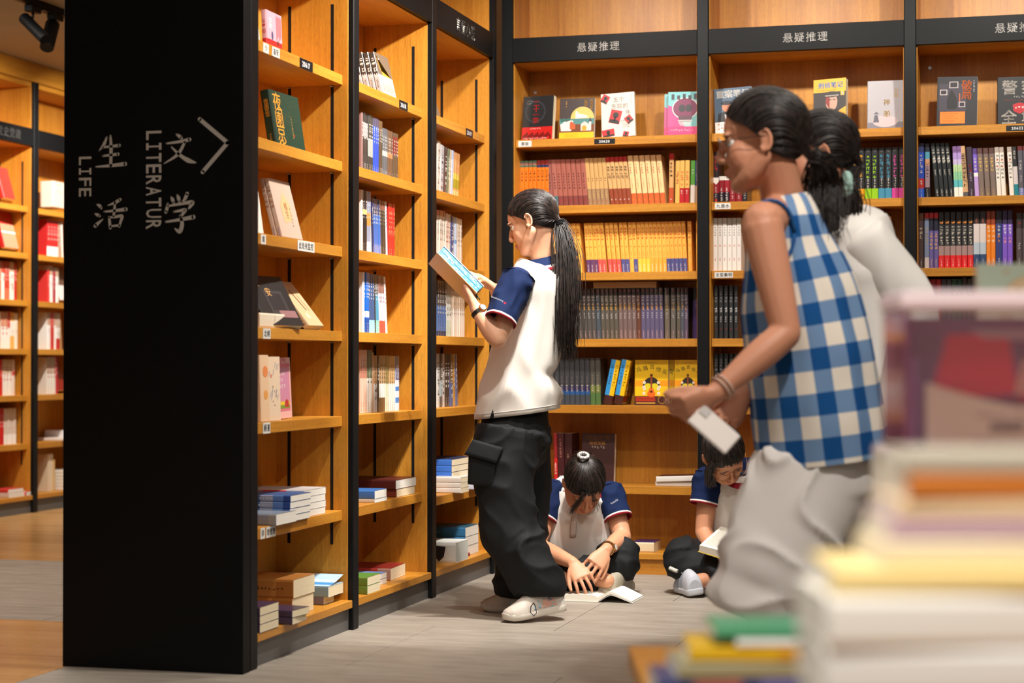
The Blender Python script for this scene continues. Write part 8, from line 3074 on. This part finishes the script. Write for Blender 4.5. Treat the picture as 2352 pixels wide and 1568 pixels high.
d = 1.34
zA = .4608
lay = [('grey blue hardback at the foot of the nearest stack', .105, C(150, 160, 172), [], 1862), ('pale brown hardback second from the foot of the nearest stack', .062, C(196, 170, 140), [], 1866),
       ('cream hardback just below the white ones in the nearest stack', .052, C(222, 206, 180), [], 1850),
       ('white hardback below the green printed one in the nearest stack', .0345, C(232, 232, 230), [(0, .25, C(214, 222, 222))], 1852), ('white hardback with a pale green printed spine end in the nearest stack', .0375, C(240, 238, 232), [(0, .12, C(238, 240, 236)), (.12, .42, C(170, 206, 192))], 1858),
       ('thin butter yellow book lying on the green printed one', .0185, C(240, 216, 150), [], 1872)]
z = zA
H_ = .26
for lab, T, c_, bd, px in lay:
    sp = None
    if 'green printed spine' in lab:
        sp = lambda m, T, H: [disc(m, T / 2, H * .30, T * .38, C(236, 240, 236), .0003, 16), disc(m, T / 2, H * .12, T * .3, C(240, 240, 238), .0003, 16)]
    flat(lab, tx(px + 38, d), d, z, T, .125, H_, c_, bd, PAGEW, sp=sp, rot=rnd.uniform(-2, 2))
    z += T + .0008
top2 = [('cream hardback on the butter yellow book', .0175, C(240, 226, 196), [], 1996), ('lilac hardback with a pink lower edge', .0155, C(206, 176, 190), [], 2012), ('peach hardback above the lilac one', .0135, C(240, 214, 176), [], 2030), ('orange brown hardback second from the top of the nearest stack', .0165, C(206, 124, 50), [(0, .25, C(214, 110, 20))], 2052), ('grey green hardback on top of the nearest stack', .0165, C(186, 180, 164), [(0, .5, C(150, 156, 144))], 2046)]
for lab, T, c_, bd, px in top2:
    flat(lab, tx(px + 30, d + .02), d + .02, z, T, .10, .235, c_, bd, PAGEW, rot=rnd.uniform(-2, 2))
    z += T + .0008
zTop = z
# smaller stack further left
d = 2.1
z = zA
for lab, T, c_, bd, px, H2, kw in (('thick tan book at the foot of the small stack', .050, C(150, 110, 80), [], 1520, .21, {}), ('dark blue picture book in the small stack', .056, C(46, 54, 104), [(.55, .8, C(150, 84, 76)), (.25, .45, C(90, 90, 140))], 1506, .215, {}), ('olive grey book in the small stack', .017, C(150, 146, 116), [], 1556, .2, {}),
                                  ('mustard yellow book in the small stack', .017, C(206, 168, 26), [(.2, .5, C(196, 150, 40))], 1582, .2, {}), ('thin white book under the green one', .0085, C(226, 232, 232), [], 1690, .16, {}), ('green book topping the small stack', .012, C(70, 150, 112), [], 1640, .18, {})):
    flat(lab, tx(px, d), d, z, T, .10, H2, c_, bd, PAGEW, rot=rnd.uniform(-3, 3))
    z += T + .0008
# bright yellow book lying askew between the stacks
flat('bright yellow book lying askew between the two stacks', tx(1722, 1.62), 1.60, zA, .105, .16, .16, C(240, 176, 40), [], C(246, 200, 90), rot=-52)
# stack carrying the acrylic display
d = 2.22
z = zA
for k, (T, c_) in enumerate(((.055, C(120, 90, 70)), (.07, C(206, 196, 180)), (.06, C(96, 110, 130)), (.072, C(196, 150, 90)), (.085, C(176, 170, 160)))):
    flat('%s hardback of the stack under the acrylic display' % ('bottom', 'second', 'third', 'fourth', 'top')[k], tx(2060, d), d - .01, z, T, .17, .24, c_, [], PAGEW, group='hardbacks under the acrylic display')
    z += T + .0008
mat_plain('acrylic', (250, 244, 246), .03, trans=.97, ior=1.08, spec=.25)
mat_plain('acrylic_edge', (246, 228, 234), .35, spec=.5, trans=.35, ior=1.2)
mat_plain('acrylic_tint', (178, 120, 150), .1, trans=.75, ior=1.2)
ad = empty('display_stand', (0, 0, 0))
tag(ad, 'clear acrylic display stand with a pink white top edge holding a book', 'stand')
ad.matrix_world = Matrix.Translation(Vector((CAM.x, CAM.y, 0))) @ Mt
ad_z = z
zt = .923 + (834 - 668) / 4273 * 2.2


def AB(x0, y0, z0, x1, y1, z1, nm, mat, bev=.002):
    m = MB()
    m.box((x0, y0, z0), (x1, y1, z1), bev=bev)
    return m.build(nm, mat, ad)


xl = tx(2072, 2.2)
AB(xl, 2.20, zt - .022, xl + .30, 2.34, zt, 'top_slab', 'acrylic_edge', .004)
AB(tx(2058, 2.2), 2.19, ad_z + .0006, tx(2186, 2.2), 2.35, ad_z + .014, 'base_slab', 'acrylic_edge', .004)
AB(xl + .004, 2.205, ad_z + .0145, xl + .010, 2.335, zt - .0225, 'side_panel', 'acrylic_tint')
AB(xl + .011, 2.203, ad_z + .0145, xl + .296, 2.207, zt - .0225, 'front_panel', 'acrylic')
AB(xl + .290, 2.208, ad_z + .0006, xl + .296, 2.335, zt - .0225, 'end_panel', 'acrylic_tint')


def art_red(m, W, H):
    rect(m, 0, 0, W, H, C(140, 84, 128))
    poly(m, [(W * .12, H * .34), (W * .2, H * .86), (W * .48, H * .88), (W * .52, H * .4)], C(226, 50, 80), .0002)
    poly(m, [(W * .52, H * .36), (W * .56, H * .62), (W, H * .72), (W, H * .42)], C(236, 70, 84), .0003)
    rect(m, W * .12, H * .27, W, H * .36, C(140, 50, 80), .0004)
    poly(m, [(W * .30, H * .9), (W, H * .9), (W, H * .78), (W * .36, H * .84)], C(196, 160, 176), .0004)
    poly(m, [(W * .5, H * .4), (W * .54, H * .66), (W * .62, H * .7), (W * .60, H * .4)], C(226, 160, 150), .0005)


tq = Matrix.Translation(Vector((CAM.x, CAM.y, 0))) @ Mt
bk_ = make_book('book', 'purple and red picture book standing inside the acrylic display', .02, .27, zt - ad_z - .045, C(130, 70, 120), (), None, False, 'print_gloss', None, art_red)
Rf = Matrix(((0, 1, 0, 0), (-1, 0, 0, 0), (0, 0, 1, 0), (0, 0, 0, 1)))
bk_.matrix_world = tq @ Matrix.Translation(Vector((xl + .013, 2.262, ad_z + .0155))) @ Matrix.Translation(Vector((0, .02, 0))) @ Rf
# the curled printed card in front of it
cdw, cdh = .165, .066
m = MB()
x0c = tx(2112, 2.2)
rows = []
for k in range(17):
    a = k / 16
    hh = cdh * (1 - .34 * min(1, a * 1.5) + .10 * a)
    rows.append((x0c + .012 + cdw * a, 2.222 + .016 * math.sin(a * PI), hh + .012 * (1 - a) ** 2))
n0 = len(rows)
fr_ = [[Vector((x, y, ad_z + .0148)), Vector((x, y, ad_z + .0148 + hh))] for x, y, hh in rows]
bk2 = [[p + Vector((0, .0008, 0)) for p in r_] for r_ in fr_]
for k in range(n0 - 1):
    m.face([fr_[k][0], fr_[k + 1][0], fr_[k + 1][1], fr_[k][1]], C(236, 214, 200))
    m.face([bk2[k][0], bk2[k][1], bk2[k + 1][1], bk2[k + 1][0]], C(214, 190, 176))
    m.face([fr_[k][1], fr_[k + 1][1], bk2[k + 1][1], bk2[k][1]], C(230, 210, 196))
m.v = [tuple(tq @ Vector(p)) for p in m.v]
card = m.build('printed_card', 'print_matt')
tag(card, 'curled beige card with a barcode standing inside the acrylic display', 'card')
m = MB()
r_ = R_(8)
marks_row(m, 11, x0c + .075, ad_z + .050, .0062, C(120, 90, 84), r_, -.0)
xx = x0c + .093
for k in range(22):
    wv = r_.choice((.0005, .0009, .0013))
    m.face([(xx, ad_z + .034, 0), (xx + wv, ad_z + .034, 0), (xx + wv, ad_z + .045, 0), (xx, ad_z + .045, 0)], C(96, 70, 70))
    xx += wv + r_.choice((.0005, .0008))
marks_row(m, 14, x0c + .070, ad_z + .020, .0050, C(140, 110, 100), r_, -.0)
m.v = [tuple(tq @ Vector((x, 2.2205 + .016 * math.sin(max(0, min(1, (x - x0c - .012) / cdw)) * PI) - .0006, y))) for x, y, _ in m.v]
m.build('print', 'print_matt', card)
# beige picture book standing beyond the display
d = 2.95
z = zA
for k, (T, c_) in enumerate(((.09, C(150, 120, 90)), (.09, C(196, 190, 176)), (.09, C(120, 96, 90)), (.1, C(206, 186, 150)))):
    flat('%s hardback of the stack behind the acrylic display' % ('bottom', 'second', 'third', 'top')[k], tx(2250, d), d - .08, z, T, .16, .24, c_, [], PAGEW, group='hardbacks behind the acrylic display')
    z += T + .0008


def art_sketch(m, W, H):
    rect(m, 0, 0, W, H, C(214, 206, 186))
    rect(m, 0, H * .72, W, H, C(190, 206, 190), .0001)
    disc(m, W * .56, H * .80, W * .34, C(196, 170, 130), .0002, 28, H * .14)
    disc(m, W * .56, H * .80, W * .325, C(224, 200, 164), .0003, 28, H * .13)
    disc(m, W * .62, H * .82, W * .15, C(206, 160, 110), .0004, 18, H * .07)
    disc(m, W * .60, H * .83, W * .11, C(232, 214, 184), .0005, 18, H * .05)
    r = R_(4)
    for k in range(16):
        disc(m, W * r.uniform(.04, .96), H * r.uniform(.62, .97), W * .018, C(196, 160, 120), .0006, 8)
    for k in range(5):
        text_row(m, '', 0, 0, .01, CREAM)
        poly(m, [(W * (.05 + .18 * k), H * .60), (W * (.16 + .18 * k), H * .64), (W * (.17 + .18 * k), H * .632), (W * (.06 + .18 * k), H * .592)], C(170, 140, 110), .0006)


bk3 = make_book('book', 'beige and mint sketch covered picture book standing beyond the acrylic display', .02, .19, .923 + (834 - 604) / 4273 * d - z - .001, C(206, 196, 176), (), None, False, 'print_matt', None, art_sketch)
bk3.matrix_world = tq @ Matrix.Translation(Vector((tx(2256, d), d + .02, z + .0006))) @ Matrix.Rotation(math.radians(-6), 4, 'X') @ Rf
bpy.data.objects.remove(_fo)
bpy.data.curves.remove(_fc)
